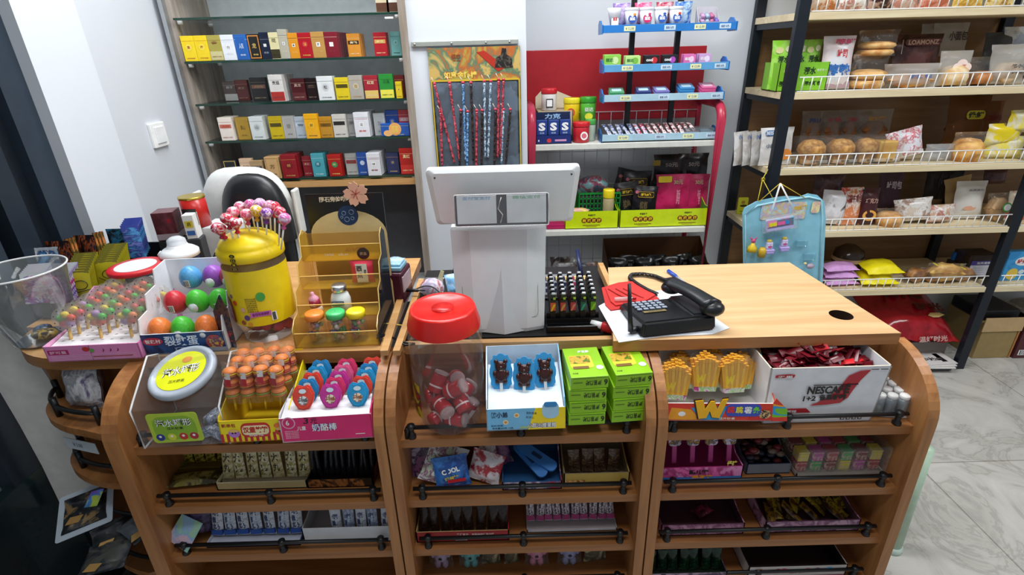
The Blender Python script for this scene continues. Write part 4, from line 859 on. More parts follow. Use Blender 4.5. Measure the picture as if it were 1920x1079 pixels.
# --- pink cheese-stick box
p = place_front(616, 826); pw = 168*mpp(p); 
PB = thing('cheese_stick_box', 'hot pink display box with handwritten price and coloured cheese lollies', 'display box', p, 3, rx=SX1)
MG = pl('d8286c', .35); hs = [(0, .055), (.006, .066), (.03, .07), (.135, .085), (.14, .10)]
carton(pw, .14, .058, .10, MG, pl('e4e2e6'), hs=hs).build('carton', PB)
m = MB(); m.disc(.014, .014, pl('e8a8c4'), FR(-pw*.4, -.0006, .047)); m.disc(.0115, .0115, MG, FR(-pw*.4, -.0009, .047)); F2(m, '6', -pw*.41, .048, .007, .012, WHITE, -.0012); F2(m, '3', -pw*.21, .050, .010, .014, INK, -.0010, 0, -8); F2(m, '元', -pw*.125, .050, .014, .013, INK, -.0010, 0, -8)
F2(m, '奶酪棒', -pw*.02, .033, .052, .018, pl('2a4aa0'), -.0007, .06); F2(m, '奶酪棒', -pw*.02, .033, .052, .018, WHITE, -.0011, .01); F2(m, '儿童', -pw*.27, .033, .018, .010, WHITE)
for k in range(5): F2(m, '配料表牛奶白砂糖', -pw*.38, .027-.004*k, .028, .0028, pl('f0c0d4'))
m.quad(.02, .0015, WHITE, FR(pw*.36, -.0007, .012)); m.build('front_print', PB)
ramp = MB(); ramp.add([(-pw/2+.004, .003, .057), (pw/2-.004, .003, .057), (pw/2-.004, .05, .078), (-pw/2+.004, .05, .078)], [[0, 1, 2, 3]], pl('e8e6ea')); ramp.build('white_insert', PB)
Mb = Matrix.Translation(p) @ Matrix.Rotation(R(3), 4, 'Z') @ Matrix.Rotation(R(SX1), 4, 'X')
OUT = [(.0, .023), (.008, .026), (.013, .022), (.015, .016), (.018, .008), (.0175, -.002), (.014, -.012), (.009, -.021), (0, -.024)]; OUT = OUT+[(-x, y) for x, y in OUT[::-1][1:-1]]
CC = [('e04a38', 'red'), ('c83a98', 'magenta'), ('2a98cc', 'sky blue'), ('e06090', 'rose'), ('2a88c0', 'blue'), ('d83c6c', 'crimson pink')]
for col_ in range(3):
    for row in range(5):
        c, cn = CC[col_] if row == 0 else CC[(col_+2+row*2) % 6]
        v = Mb @ Vector((-pw*.25+pw*.30*col_+.005*row, .030+.018*row, .088+.006*row))
        b = MB(Matrix.Diagonal((1.28, 1, 1.08, 1))); b.prism(OUT, .004, pl(c, .3), T(0, 0, 0, 90)); b.prism([(x*.86, y*.86) for x, y in OUT], .004, pl(c, .2, 0, .15, 60), T(0, -.003, 0, 90)); b.disc(.006, .0045, pl('d8e8f0'), FR(0, -.0075, .014)); b.disc(.008, .009, pr(['e8b078', '8a4a28', 'f0e0c8'] if col_ != 0 else ['f0f0f0', '383838', 'e8e8e8'], 150), FR(0, -.0075, -.004))
        one(b, 'cheese_lolly', f"{cn} blister-packed cheese lolly, {('left','middle','right')[col_]} file" + (', front' if row == 0 else f', {("","second","third","fourth","last")[row]} back'), 'cheese lolly', v, 3, 'blister packed cheese lollies', rx=-16+SX1)
# --- blue bear hawthorn box
p = place_front(987, 806); w_ = 147*mpp(p); BB = thing('bear_sweet_box', 'light blue and yellow display box of dark bear-shaped jelly lollies', 'display box', p, 1, rx=SX1)
LB = pl('78bce4', .35); hs = [(0, .052), (.01, .07), (.10, .12), (.14, .138)]
carton(w_, .14, .052, .138, LB, pl('d8e4ec'), hs=hs).build('carton', BB)
m = MB(); m.prism([(w_*.02, 0), (w_*.498, 0), (w_*.498, .052), (w_*.12, .052)], .0003, YEL, FR(0, -.0001, .0)); F2(m, '熊小弟', -w_*.34, .038, .036, .014, pl('283858'), -.0007, .03)
F2(m, '小熊山楂果糕', w_*.20, .010, .062, .013, pl('3a4a8c'), -.0008, .08); F2(m, '小熊山楂果糕', w_*.20, .010, .062, .013, WHITE, -.0012, .01); F2(m, '配料果糕', -w_*.37, .012, .026, .004, pl('2a5a88')); F2(m, '净含量204克 12支', -w_*.30, .006, .046, .004, INK, -.0009); F2(m, '原味果糕', w_*.0, .006, .026, .006, pl('c8d848'), -.0010)
for x, z in ((-w_*.12, .036), (-w_*.26, .020)): m.disc(.006, .006, pl('f0e0b8'), FR(x, -.0007, z)); m.disc(.0035, .003, pl('d89848'), FR(x, -.001, z))
F2(m, '配料简单', w_*.07, .040, .022, .006, INK, -.0008, 0, -6); F2(m, '乐开心', w_*.05, .030, .018, .006, INK, -.0008, 0, -6)
m.prism(rrect(.036, .040, .014), .0006, pl('a8d0e8'), FR(w_*.31, -.0004, .046)); m.prism(rrect(.028, .012, .005), .0008, pl('3a8ac8'), FR(w_*.31, -.0010, .060)); m.build('front_print', BB)
ramp = MB(); ramp.add([(-w_/2+.004, .003, .051), (w_/2-.004, .003, .051), (w_/2-.004, .12, .10), (-w_/2+.004, .12, .10)], [[0, 1, 2, 3]], pl('d4e2ee')); ramp.build('white_insert', BB)
Mb = Matrix.Translation(p) @ Matrix.Rotation(R(1), 4, 'Z') @ Matrix.Rotation(R(SX1), 4, 'X')
SC = []
for i in range(60):
    a_ = 6.2832*i/60; q_ = 1+.05*math.cos(12*a_); cx_2, sx_2 = math.cos(a_), math.sin(a_); SC.append((.0245*q_*math.copysign(abs(cx_2)**.7, cx_2), .041*q_*math.copysign(abs(sx_2)**.7, sx_2)))
BR = pl('3a1a18', .15)
for col_, (x, z, y) in enumerate(((-w_*.30, .107, .062), (w_*.0, .100, .056), (w_*.27, .106, .062))):
    o = thing('bear_lolly', f"dark bear-shaped jelly lolly on scalloped blue tray, {('left','middle','right')[col_]} of three", 'jelly lolly', Mb @ Vector((x, y, z)), (0, -3, 4)[col_], 'bear jelly lollies', rx=SX1-14)
    MB().prism(SC, .005, pl('3a9cd8', .2), T(0, .004, 0, 90)).build('blister_tray', o)
    m = MB(Matrix.Diagonal((1.3, 1.1, 1.3, 1))); m.sph((0, -.004, .012), (.010, .006, .009), BR, 14); m.sph((0, -.004, -.004), (.011, .007, .013), BR, 14)
    for sx in (-1, 1): m.sph((sx*.008, -.004, .020), .0038, BR, 10); m.sph((sx*.010, -.004, -.001), (.004, .005, .006), BR, 10); m.sph((sx*.006, -.004, -.014), (.0045, .005, .005), BR, 10)
    m.sph((0, -.009, .010), (.0035, .003, .003), BR, 8); m.build('jelly_bear', o)
    bx((0, -.004, -.032), (.007, .004, .024), WHITE, .001).build('stick', o)
# --- green boxes
GR = pl('8fc41c', .35); GR2 = pl('7ab01a', .35)
def greenbox():
    m = MB(); w, d, h = .080, .118, .030; m.box((0, d/2, h/2), (w, d, h), GR, .0012); 
    F2(m, '海苔风味', .008, h*.5, .034, .013, pl('2a3418'), -.0006, .02, 180); F2(m, '6', .034, h*.5, .008, .014, INK, -.0008, .02, 180); m.quad(.02, .002, pl('5a7a20'), FR(-.025, -.0006, h*.55)); m.quad(.072, .0012, pl('5a8a18'), FR(0, -.0006, h*.9))
    TP = T(0, d/2, h+.0006); m.prism(rrect(.05, .05, .006), .0002, pl('d8c838'), T(-.008, d*.5, h+.0004)); m.prism(rrect(.044, .03, .004), .0003, pr(['d87828', 'b8a838', 'e8a848', '587818'], 70), T(-.01, d*.56, h+.0006)); m.quad(.034, .010, pl('7a5a28'), T(-.012, d*.30, h+.0010)); m.text('海苔脆', .026, .010, WHITE, T(.004, d*.84, h+.001), .02); m.disc(.008, .008, pl('e8f0e8'), T(.028, d*.28, h+.0008)); m.text('净含量', .012, .004, INK, T(-.028, d*.12, h+.0008))
    return m
first = None
for st_, (px, pyb) in enumerate(((1100, 797), (1180, 791))):
    p = place_front(px, pyb, .8025); rz_ = (2, 4)[st_]
    for k in range(4):
        lab = f"bright green snack carton, {('bottom','second','third','top')[k]} of the {('left','right')[st_]} green stack"
        loc = (p.x+(.0015 if k % 2 else 0)+(.002 if k == 3 else 0), p.y+(.001*k), .8025+.0308*k)
        if first is None: first = one(greenbox(), 'snack_carton', lab, 'snack carton', loc, rz_, 'green snack cartons in two stacks')
        else: dup(first, loc, (0, 0, R(rz_+(0, 1, -1, 1.5)[k])), label=lab)
# --- W popping-fries box
p = place_front(1350, 790); w_ = 200*mpp(p); WB = thing('fries_sweet_box', 'red and orange display box with big yellow W and fries-shaped sweets', 'display box', p, -3, rx=SX1+2)
MIX = pr(['e03a28', 'f0a020', '2a9ad8', '7ac028', 'e03a28'], 14, .3, seed=2, kind='hard')
hs = [(0, .03), (.006, .04), (.12, .12), (.14, .12)]
carton(w_, .14, .044, .115, MIX, pl('e8e4e0'), hs=hs, fm=pl('e03a28')).build('carton', WB)
m = MB(); m.prism([(-w_*.49, 0), (-w_*.18, 0), (-w_*.28, .026), (-w_*.46, .030)], .0003, pl('f0a020'), FR(0, -.0001, .003)); m.prism([(-w_*.18, .0), (w_*.0, .0), (w_*.05, .034), (-w_*.28, .030)], .0003, pl('2a9ad8'), FR(0, -.0002, .003)); m.prism([(w_*.25, 0), (w_*.49, 0), (w_*.49, .03), (w_*.3, .022)], .0003, pl('d83028'), FR(0, -.0002, .003))
wl = [(-.045, .022), (-.028, .024), (-.022, 0.002), (-.012, .022), (-.004, .022), (.004, .002), (.012, .026), (.024, .028), (.010, -.020), (-.006, -.018), (-.012, -.002), (-.018, -.020), (-.034, -.022)]
m.prism([(x*1.08, y*1.12) for x, y in wl], .0015, pl('3a2418'), FR(-w_*.06, -.001, .030)); m.prism(wl, .0015, pl('f8b818', .25), FR(-w_*.06, -.003, .030))
m.prism(rrect(.074, .030, .010), .0008, pl('3a50b8'), FR(w_*.20, -.0010, .028)); 
for k, (g, c) in enumerate(zip('跳跳薯条', ('e83028', 'f0e030', 'f8f8f8', '78d838'))): F2(m, g, w_*.20-.027+.018*k, .029, .016, .017, pl(c), -.0022, .05)
F2(m, '压片糖果', w_*.06, .007, .034, .006, pl('e8f0d0'), -.0009); m.disc(.013, .011, pr(['8a3a1c', 'e8c080', '2a1a18'], 130), FR(w_*.40, -.0010, .018)); m.disc(.008, .006, WHITE, FR(-w_*.36, -.0007, .018)); m.prism([(w_*.47, 0), (w_*.5+.026, 0), (w_*.5+.022, .030), (w_*.5-.004, .056), (w_*.46, .044)], .0015, MIX, FR(0, .0005, .001)); m.build('front_print', WB)
Mb = Matrix.Translation(p) @ Matrix.Rotation(R(-3), 4, 'Z') @ Matrix.Rotation(R(SX1+2), 4, 'X')
FRY = pl('f0bc38', .35); FRY2 = pl('e0a030', .4)
for i_, (x, y, z, h_) in enumerate(((-w_*.40, .035, .036, .08), (-w_*.10, .055, .045, .09), (w_*.17, .055, .042, .088), (-w_*.28, .09, .030, .085), (w_*.04, .095, .032, .085), (w_*.30, .09, .030, .08))):
    o = thing('fries_sweet_cup', f"cup of yellow fries-shaped sweets in the W box, {('front left','front middle','front right','back left','back middle','back right')[i_]}", 'sweet cup', Mb @ Vector((x, y, z)), (-8, -3, 3, 5, 0, 4)[i_], 'cups of fries-shaped sweets', rx=-12)
    m = MB(Matrix.Scale(1.18, 4)); m.prism([(-.020, 0), (.020, 0), (.025, .045), (.012, .040), (-.012, .040), (-.025, .048)], .016, pr(['d8303c', 'c8d8c0', '8ac048', 'e8e0e8', 'b83a8a'], 42, .3, seed=i_), T(0, .008, 0, 90)); m.prism([(a*.26, b*.36) for a, b in wl], .001, YEL, FR(-.006, -.0085, .026)); F2(m, '跳跳', .004, .012, .02, .008, WHITE, -.0088, .03); m.build('cup', o)
    f = MB(); rd = random.Random(i_)
    for k in range(27):
        a = (k % 9-4)*.0064; b = (k//9-1)*.008; hh = .044+.022*math.cos(a*52)+rd.uniform(-.003, .003)+.004*(k//9)
        f.box((0, 0, hh/2+.012), (.0062, .006, hh), FRY if k % 2 else FRY2, 0, T(a*.8, b, 0, 0, a*260, 0)); [f.box((0, 0, hh+.012-.004*q), (.0072, .0068, .0018), FRY2, 0, T(a*.8, b, 0, 0, a*260, 0)) for q in range(3)]
    f.build('fries', o)
    c = MB(); c.lathe([(.024, .02), (.032, .05), (.034, .082)], BAG, 18, cap=False, M=Matrix.Diagonal((1, .6, 1, 1))); c.build('clear_sleeve', o)
# --- coffee carton
A0, A1 = P(1426.6, 798.6, z=.79), P(1626, 791.7, z=.79); w_ = .252; hN = .148; yaw = math.degrees(math.atan2(A1.y-A0.y, A1.x-A0.x))
c0 = (A0+A1)/2; c0.y = .927; c0.x = .676; NB = thing('coffee_carton', 'big white open carton heaped with dark red coffee sachets on right stand', 'carton', (c0.x, c0.y+.012, .7705), 0)
CW = pl('e4e4e8', .4); d_ = .142
m = MB(); wt = .258; wb = .244
def quadp(vs, mat, inn, t=.003):
    m.add(vs, [[0, 1, 2, 3]], mat)
f = [(-wb/2, 0, 0), (wb/2, 0, 0), (wt/2, -.004, hN), (-wt/2, -.004, hN)]; b = [(-wb/2, d_, 0), (wb/2, d_, 0), (wt/2, d_+.004, hN), (-wt/2, d_+.004, hN)]
def slab(q, nrm, mo, mi_):
    t = .003; i = [tuple(Vector(v)+Vector(nrm)*t) for v in q]
    m.add(q, [[0, 1, 2, 3]], mo); m.add(i, [[3, 2, 1, 0]], mi_)
    vs = list(q)+i; m.add(vs, [[0, 4, 5, 1], [1, 5, 6, 2], [2, 6, 7, 3], [3, 7, 4, 0]], pl('d8ccb8', .6))
slab(f, (0, 1, 0), CW, CW); slab(b, (0, -1, 0), CW, CW); slab([f[0], b[0], b[3], f[3]][::-1], (1, 0, 0), CW, CW); slab([f[1], b[1], b[2], f[2]], (-1, 0, 0), CW, CW); m.box((0, d_/2, .002), (wb, d_, .004), CW)
m.build('carton', NB)
MF = lambda x, z, y=-.001: T(x-.012, y*1.2-.004*z/hN, z, 91.55, 0, 0)
m = MB(); RD = pl('b8242e', .35)
sw_pts = [(.052, .062), (.030, .060), (.008, .048), (-.003, .022), (-.018, -.004), (-.044, -.022), (-.060, -.030), (-.022, -.028), (.006, -.024), (.020, -.010), (.026, .010), (.036, .036)]
m.prism(sw_pts, .0004, RD, MF(.045, .078, -.0016)); m.prism([(.0, 0), (.010, .012), (.004, -.0)], .0004, RD, MF(.074, .108, -.0016))
m.text('NESCAF', .078, .021, pl('1c1414'), MF(.010, .091, -.0030), .04); m.text('É', .012, .026, pl('1c1414'), MF(.057, .0935, -.0030), .04); m.box((.0, 0, 0), (.096, .0006, .002), pl('1c1414'), 0, T(.018, -.0060, .104))
m.text('1+2', .028, .014, pl('1c1414'), MF(-.020, .069, -.003), .04); m.text('雀巢咖啡', .060, .016, pl('1c1414'), MF(.030, .071, -.0030), .04)
m.prism([(-.02, -.003), (.02, -.003), (.022, .004), (.01, .006), (-.02, .004)], .0004, RD, MF(-.085, .128, -.0014)); m.text('雀巢', .034, .007, WHITE, MF(-.085, .1285, -.003))
m.prism([(-.05, -.006), (.05, -.006), (.038, .006), (-.05, .006)], .0004, RD, MF(-.058, .035, -.0014)); m.text('醇香 原味', .05, .008, WHITE, MF(-.066, .0345, -.003)); m.text('1+2', .02, .008, INK, MF(-.088, .014, -.0025)); 
for k in range(4): m.quad(.009, .009, INK, MF(.066+.013*k, .012, -.0025)); m.quad(.005, .005, CW, MF(.066+.013*k, .012, -.0028))
m.quad(.016, .002, pl('3a3a3a'), MF(.105, .141, -.0020)); m.quad(.016, .002, pl('3a3a3a'), MF(.125, .141, -.0020)); m.build('front_print', NB)
rd = random.Random(8); DR = [pl('5c0e1a', .3), pl('6e1220', .3), pl('4c0a14', .35), pl('821824', .3)]; BRT = pl('d8222c', .3)
heap = MB(); heap.grid(lambda u, v: ((u-.5)*.238, .008+v*.126, .100+.022*math.sin(3.14*u)*math.sin(3.14*v)+.004*math.sin(19*u)*math.sin(13*v)), 14, 10, pl('5c0f1a', .4))
hp = heap.build('sachet_heap_core', NB); hp['kind'] = 'stuff'
sach = []
for k in range(5):
    q = MB(); q.pillow(.018, .062, .004, DR[k % 4] if k < 4 else BRT, T(0, 0, 0), seed=k, n=3, wr=.5); sach.append(q)
base = []
for k in range(190):
    u, v = rd.random(), rd.random(); x = (u-.5)*.192; y = .032+v*.080; z = .773+.112+.030*math.sin(3.14*u)*math.sin(3.14*v)+rd.uniform(-.006, .010)
    v0 = Vector((c0.x+x, c0.y+.012+y, z)); ki = 4 if k % 29 == 7 else k % 4
    rot = (R(rd.uniform(-40, 40)), R(rd.uniform(-35, 35)), R(rd.uniform(50, 130) if v < .3 or v > .7 or u < .2 or u > .8 else rd.uniform(0, 180)))
    near = ('front left', 'front right', 'back left', 'back right')[(x > 0)+2*(v > .5)]
    lab = ('bright red' if ki == 4 else 'dark red')+f' coffee sachet in the {near} of the heap in the white carton'
    if len(base) <= ki or base[ki] is None:
        while len(base) <= ki: base.append(None)
        base[ki] = one(sach[ki], 'coffee_sachet', lab, 'sachet', v0, 0); o = base[ki]; o.rotation_euler = rot
    else: o = dup(base[ki], v0, rot, label=lab)
    o['group'] = ('bright' if ki == 4 else 'dark')+f' sachets in the {near} of the heap'
# --- clear tray of white tablets at right
p = P(1668, 783, z=.771); o = thing('bottle_tray', 'shrink-wrapped tray of small white-capped bottles at right end of right stand', 'bottle tray', (p.x+.0, p.y+.0, .771), -8)
bx((0, .05, .0025), (.078, .10, .005), pl('c8ccd0')).build('tray', o)
for i in range(3):
    for j in range(4): 
        b = MB().lathe([(.010, 0), (.0112, .002), (.0112, .036), (.009, .040)], pl('9aa2a8', .3, .3), 14, T(-.025+.025*i, .012+.025*j, .005)).build('bottle', o)
        MB().lathe([(.0095, .040), (.0105, .042), (.0105, .048), (.009, .050)], WHITE, 14, T(-.025+.025*i, .012+.025*j, .005)).build('cap', b)
bx((0, .05, .030), (.082, .104, .054), BAG, .006).build('shrink_wrap', o)

# =================== LOWER SHELVES ===================
rd = random.Random(21)
def openbox(name, label, pxl, pxr, pyb, z, h, d, out, inn, cat='display box', hb=None, fr=None, rz=0, yo=0):
    a, b = P(pxl, pyb, z=z), P(pxr, pyb, z=z); w = b.x-a.x; o = thing(name, label, cat, ((a.x+b.x)/2, a.y+yo, z), rz)
    carton(w, d, h, hb or h*1.25, out, inn, fm=fr).build('carton', o); return o, w
def bars(o, w, n, cols, words_, h, name, label, group, z0=.008, y=.03, rx=-14, txt=INK, rows=1, dy=.03, bandc=None, x0=0, wscale=.9, tile=1):
    bw = w/n*wscale; mats = [pr(c, 130, .25, stretch=(1, 1, 1), seed=i) if len(c) > 1 else pl(c[0], .25) for i, c in enumerate(cols)]
    protos = {}
    for r_ in range(rows):
        for i in range(n):
            ci = i % len(mats); v = o.location+Vector((x0-w/2+w/n*(i+.5), y+dy*r_, z0+.006*r_)); side = ('left', 'centre', 'right')[min(2, 3*i//n)]
            lab = f"{label}, {side} part" + ('' if rows == 1 else f", {('front','back','rear')[r_]} row"); grp = f"{group} {side}" + ('' if rows == 1 else f' {("front","back","rear")[r_]}')
            rot = (R(rx+rd.uniform(-3, 3)), R(rd.uniform(-5, 5)), R(rd.uniform(-6, 6)))
            if ci in protos: dup(protos[ci], v, rot, label=lab, group=grp); continue
            m = MB(); m.pillow(bw, h, .012, mats[ci], T(0, 0, h/2, 90), seed=i, n=5, wr=.6)
            if words_:
                L = len(words_)
                for k, g in enumerate(words_): m.text(g, bw*.55, h*.62/L*.85, txt, FR(0, -.0066, h*.82-h*.62/L*(k+.5)), .03)
            if bandc: m.box((0, -.0035, h*.13), (bw*.94, .008, h*.14), pl(bandc), .001)
            q = one(m, name, lab, 'packet', v, 0, grp); q.rotation_euler = rot; protos[ci] = q
Z2, Z3, Z4 = .603, .449, .306
GOLD = ['d8cc98', 'e4dab0', 'b8a868']; WB_ = ['dcdfe6', 'ccd0da', 'e6e8ee', 'aeb0bc']
o, w = openbox('wafer_box', 'pale gold open box packed with gold wafer bars on second shelf of left stand', 408, 575, 920, Z2, .022, .12, pl('b8a878'), pl('d8d0b0'))
bars(o, w, 7, [GOLD, ['d8cc98', 'efe6c0', 'b0a060']], '大丸', .085, 'wafer_bar', 'gold and cream wafer bar in the pale gold box', 'gold wafer bars', txt=pl('2a2418'))
o, w = openbox('snack_bar_box', 'dim golden box of wrapped rolls left of the gold wafer bars', 322, 405, 905, Z2, .016, .11, pl('6a5a20'), pl('8a7a38'), yo=.03)
bars(o, w, 4, [['a89428', '4a3c10', 'c8b848']], '', .075, 'wrapped_roll', 'brown-gold wrapped roll at far left of second shelf', 'brown-gold wrapped rolls', y=.03)
m = MB(); m.pillow(.13, .04, .02, pr(['5a5028', '8a8040', '3a3418'], 40), T(0, 0, .012, 10), seed=8); p = P(365, 918, z=Z2); one(m, 'snack_packet', 'flat olive-brown packet lying in front of the dim golden box', 'packet', (p.x, p.y+.02, Z2+.003), 5)
o, w = openbox('black_stick_box', 'black open box of dark chocolate sticks at right of second shelf, left stand', 578, 700, 916, Z2, .026, .13, pr(['141210', '2a1810', 'a86830', '141210'], 24), pl('121212'))
bars(o, w, 11, [['16161a', '1e1e22', '28282c']], '', .085, 'black_stick', 'black wrapped chocolate stick in the black box', 'black chocolate sticks', rows=1, wscale=.8)
m = MB(); [m.box((0, 0, .008*k), (.006, .002, .004), YEL, 0) for k in range(9)]; p = P(690, 880, z=Z2+.04); one(m, 'yellow_price_strip', 'short dotted yellow strip at right inside the black stick box', 'strip', (p.x, p.y+.03, Z2+.018), 0, rx=-14)
o, w = openbox('milk_bar_box', 'clear-sided box of blue and white milk bars on third shelf, left stand', 388, 562, 1028, Z3, .012, .11, pl('2a3a68'), pl('c8ccd8'))
bars(o, w, 7, [WB_, ['e4e6ec', 'd0d6e2', 'b0b8cc']], '老酸奶', .092, 'milk_bar', 'blue and white milk bar left of the white box', 'blue and white milk bars', txt=pl('30406c'), bandc='2a5ab0')
o, w = openbox('white_milk_bar_box', 'white high-sided box of blue milk bars at right of third shelf, left stand', 572, 738, 1020, Z3, .05, .11, pl('cdd0d4'), pl('c4c6ca'))
bars(o, w*.68, 5, [WB_, ['e4e6ec', 'b8c2d8', '8a94b0']], '老酸奶', .085, 'milk_bar', 'blue and white milk bar in the white high-sided box', 'milk bars in white box', txt=pl('30406c'), bandc='2a5ab0', x0=w*.14, y=.012)
m = MB(); m.pillow(.09, .09, .05, pr(['4a3a68', '2a2440', '6a5a88'], 30), T(0, 0, .045, 90), seed=5); p = P(352, 1028, z=Z3); one(m, 'purple_toy_bag', 'dark purple toy bag at left end of third shelf', 'toy bag', (p.x+.02, p.y+.05, Z3+.002), 10)
m = MB(); m.prism([(-.045, -.02), (.015, -.045), (.05, .03), (-.01, .045)], .0015, pr(['c8a0b0', '9ac8a8', '8ab0d8', 'd8b8c8'], 18, .4), T(0, 0, 0, 62)); one(m, 'pastel_card', 'pastel printed header card of the purple toy bag', 'card', P(345, 1000, z=Z3+.05), -12)
# middle stand
PCH = [('8a3a78', ['6a2a60', 'b87ab0', '3a2a58', 'd8c8e0'], 'purple pouch'), ('2a4a98', ['1c3a88', '3a6ac0', 'e0e4ec', '182858'], 'navy pouch'), ('4a8a48', ['3a7a48', 'c8d8c0', '8a3a68', 'e8ecea'], 'green and white pouch'), ('2a68b8', ['2458a8', '3a7ac8', '1c4890'], 'blue candy pouch with white writing'), ('8a1c2c', ['7a1c28', 'a83038', 'd8d0d4'], 'dark red pouch'), ('5a2a58', ['4a2048', '8a4a78', '2a1830'], 'plum pouch'), ('b82838', ['a82030', 'e0d8d8', '8a1c28'], 'red and white pouch')]
for k, (px, pyb, rz_, rx_, ry_, w_) in enumerate(((800, 905, 10, -30, -20, .10), (825, 896, -8, -35, -30, .12), (820, 918, 5, -25, 25, .10), (850, 925, 4, -12, -6, .085), (905, 915, -14, -20, 12, .08), (930, 895, 8, -30, -14, .09), (915, 900, 20, -25, 22, .08))):
    c, cs, nm = PCH[k]; m = MB(); m.pillow(w_, w_*.95, .022, pr(cs, 38, .25, seed=k), T(0, 0, w_*.42, 90), seed=k)
    if k == 3: m.text('COOL', w_*.5, w_*.16, WHITE, FR(.0, -.0125, w_*.52, 8), .05); m.text('薄荷糖', w_*.4, w_*.10, pl('e8d048'), FR(0, -.0125, w_*.3, 8), .03); m.quad(w_*.5, .008, RED, FR(.01, -.0123, w_*.2))
    p = P(px, pyb, z=Z2+.006); one(m, 'candy_pouch', nm+' in the jumbled heap on second shelf, middle stand', 'candy pouch', (p.x, p.y+.02+.014*(k in (0, 1, 5, 6)), Z2+.012), rz_, rx=rx_, ry=ry_)
o, w = openbox('blue_stick_box', 'pink and blue printed low box holding two pale blue paddles', 942, 1054, 920, Z2, .024, .13, pr(['c86a88', 'e8d0d8', '4a6a9a', 'a83a58'], 34), pl('28588a'), hb=.07)
for k, (x, rz_) in enumerate(((-.006, 38), (.010, 52))):
    m = MB(); m.prism(rrect(.028, .11, .012), .006, pl('3a7ac0', .35), T(0, 0, 0, 0, 0, rz_)); m.prism(rrect(.010, .028, .004), .0006, pl('1c3a60'), T(0, 0, .006, 0, 0, rz_))
    v = o.location+Vector((x+.004, .055, .040+.010*k)); one(m, 'blue_paddle', ('lower' if k == 0 else 'upper')+' pale blue plastic paddle crossing the other in the low box', 'paddle', v, 0, rx=20)
o, w = openbox('biscuit_box', 'yellow and beige biscuit box at right of second shelf, middle stand', 1057, 1180, 914, Z2, .040, .12, pl('b89a48'), pl('8a7a60'), hb=.06)
m = MB(); F2(m, 'Shortbread', .012, .012, .05, .008, pl('2a2a60'), -.001, .03); m.quad(w*.3, .018, pr(['b86a38', 'd8a868', '7a3a20'], 60), FR(-w*.33, -.0008, .012)); m.build('front_print', o)
bars(o, w*.8, 4, [['3a2a24', '6a4a38', '2a2422', '8a6a48']], '', .06, 'chocolate_biscuit', 'brown wrapped biscuit in the yellow biscuit box', 'wrapped biscuits', y=.04)
o, w = openbox('chocolate_bar_box', 'red open box of dark brown chocolate bars on third shelf, middle stand', 782, 955, 1018, Z3, .034, .10, pl('a8222c'), pl('b89a68'))
m = MB(); F2(m, '黑巧克力', 0, .024, .028, .008, WHITE, -.001); F2(m, '有嚼劲的巧克力棒', w*.22, .024, .055, .006, WHITE, -.001); m.quad(.028, .008, WHITE, FR(-.004, -.0008, .008)); [m.quad(.0012, .0075, INK, FR(-.016+.0025*k, -.0011, .008)) for k in range(10)]; m.build('front_print', o)
bars(o, w, 8, [['2a1a16', '3a241c', '1c1210']], '', .075, 'chocolate_bar', 'dark brown chocolate bar in the red box', 'dark chocolate bars', y=.02)
o, w = openbox('pink_milk_bar_box', 'clear-fronted tray of pink and white milk bars on third shelf, middle stand', 988, 1158, 1000, Z3, .008, .10, pl('b8bcc4'), pl('b8b0b4'), hb=.06)
bars(o, w, 10, [['e4e0e4', 'cfc8d0', 'eae6ea', '9a8a94']], '老酸奶', .092, 'milk_bar', 'pink and white milk bar on third shelf of middle stand', 'pink and white milk bars', txt=pl('4a3040'), bandc='b03a78')
# toys on lowest visible shelf
for k, (px, c, nm) in enumerate(((822, 'b8a0c0', 'lilac'), (880, '58b0b0', 'turquoise'), (1010, 'd88aa8', 'pink'), (1075, '9aa0c8', 'grey lilac'))):
    p = P(px, 1120, z=Z4); o = thing('bear_keyring', f'{nm} rabbit-eared bear toy in clear wrap on lowest visible shelf, middle stand', 'toy', (p.x, .96, Z4))
    m = MB(); mt_ = pl(c, .3); m.sph((0, 0, .075), (.018, .014, .016), mt_, 14); m.sph((0, 0, .042), (.018, .014, .02), mt_, 14); [m.sph((s*.014, 0, .092), .008, mt_, 10) for s in (-1, 1)]; [m.sph((s*.02, 0, .048), (.007, .007, .012), mt_, 10) for s in (-1, 1)]; [m.sph((s*.010, 0, .012), (.009, .009, .014), mt_, 10) for s in (-1, 1)]; m.build('bear_body', o)
    m = MB(); m.lathe([(.0001, 0), (.005, 0)], pl('e0d8e8'), 6, FR(0, -.0145, .045)); m.build('badge', o)
    MB().pillow(.065, .11, .04, BAG, T(0, 0, .055, 90), seed=k).build('wrapper', o)
for k, (px, w_) in enumerate(((920, .05), (1125, .06), (960, .04))):
    p = P(px, 1110, z=Z4); m = MB(); m.pillow(w_, .10, .02, pr(['8a8468', '4a4a40', 'b0a888'], 30), T(0, 0, .05, 90), seed=k); one(m, 'clear_toy_packet', ('olive packet between toys', 'olive packet at right', 'small olive packet')[k]+' on lowest visible shelf, middle stand', 'packet', (p.x, .965, Z4+.002), 5*k)
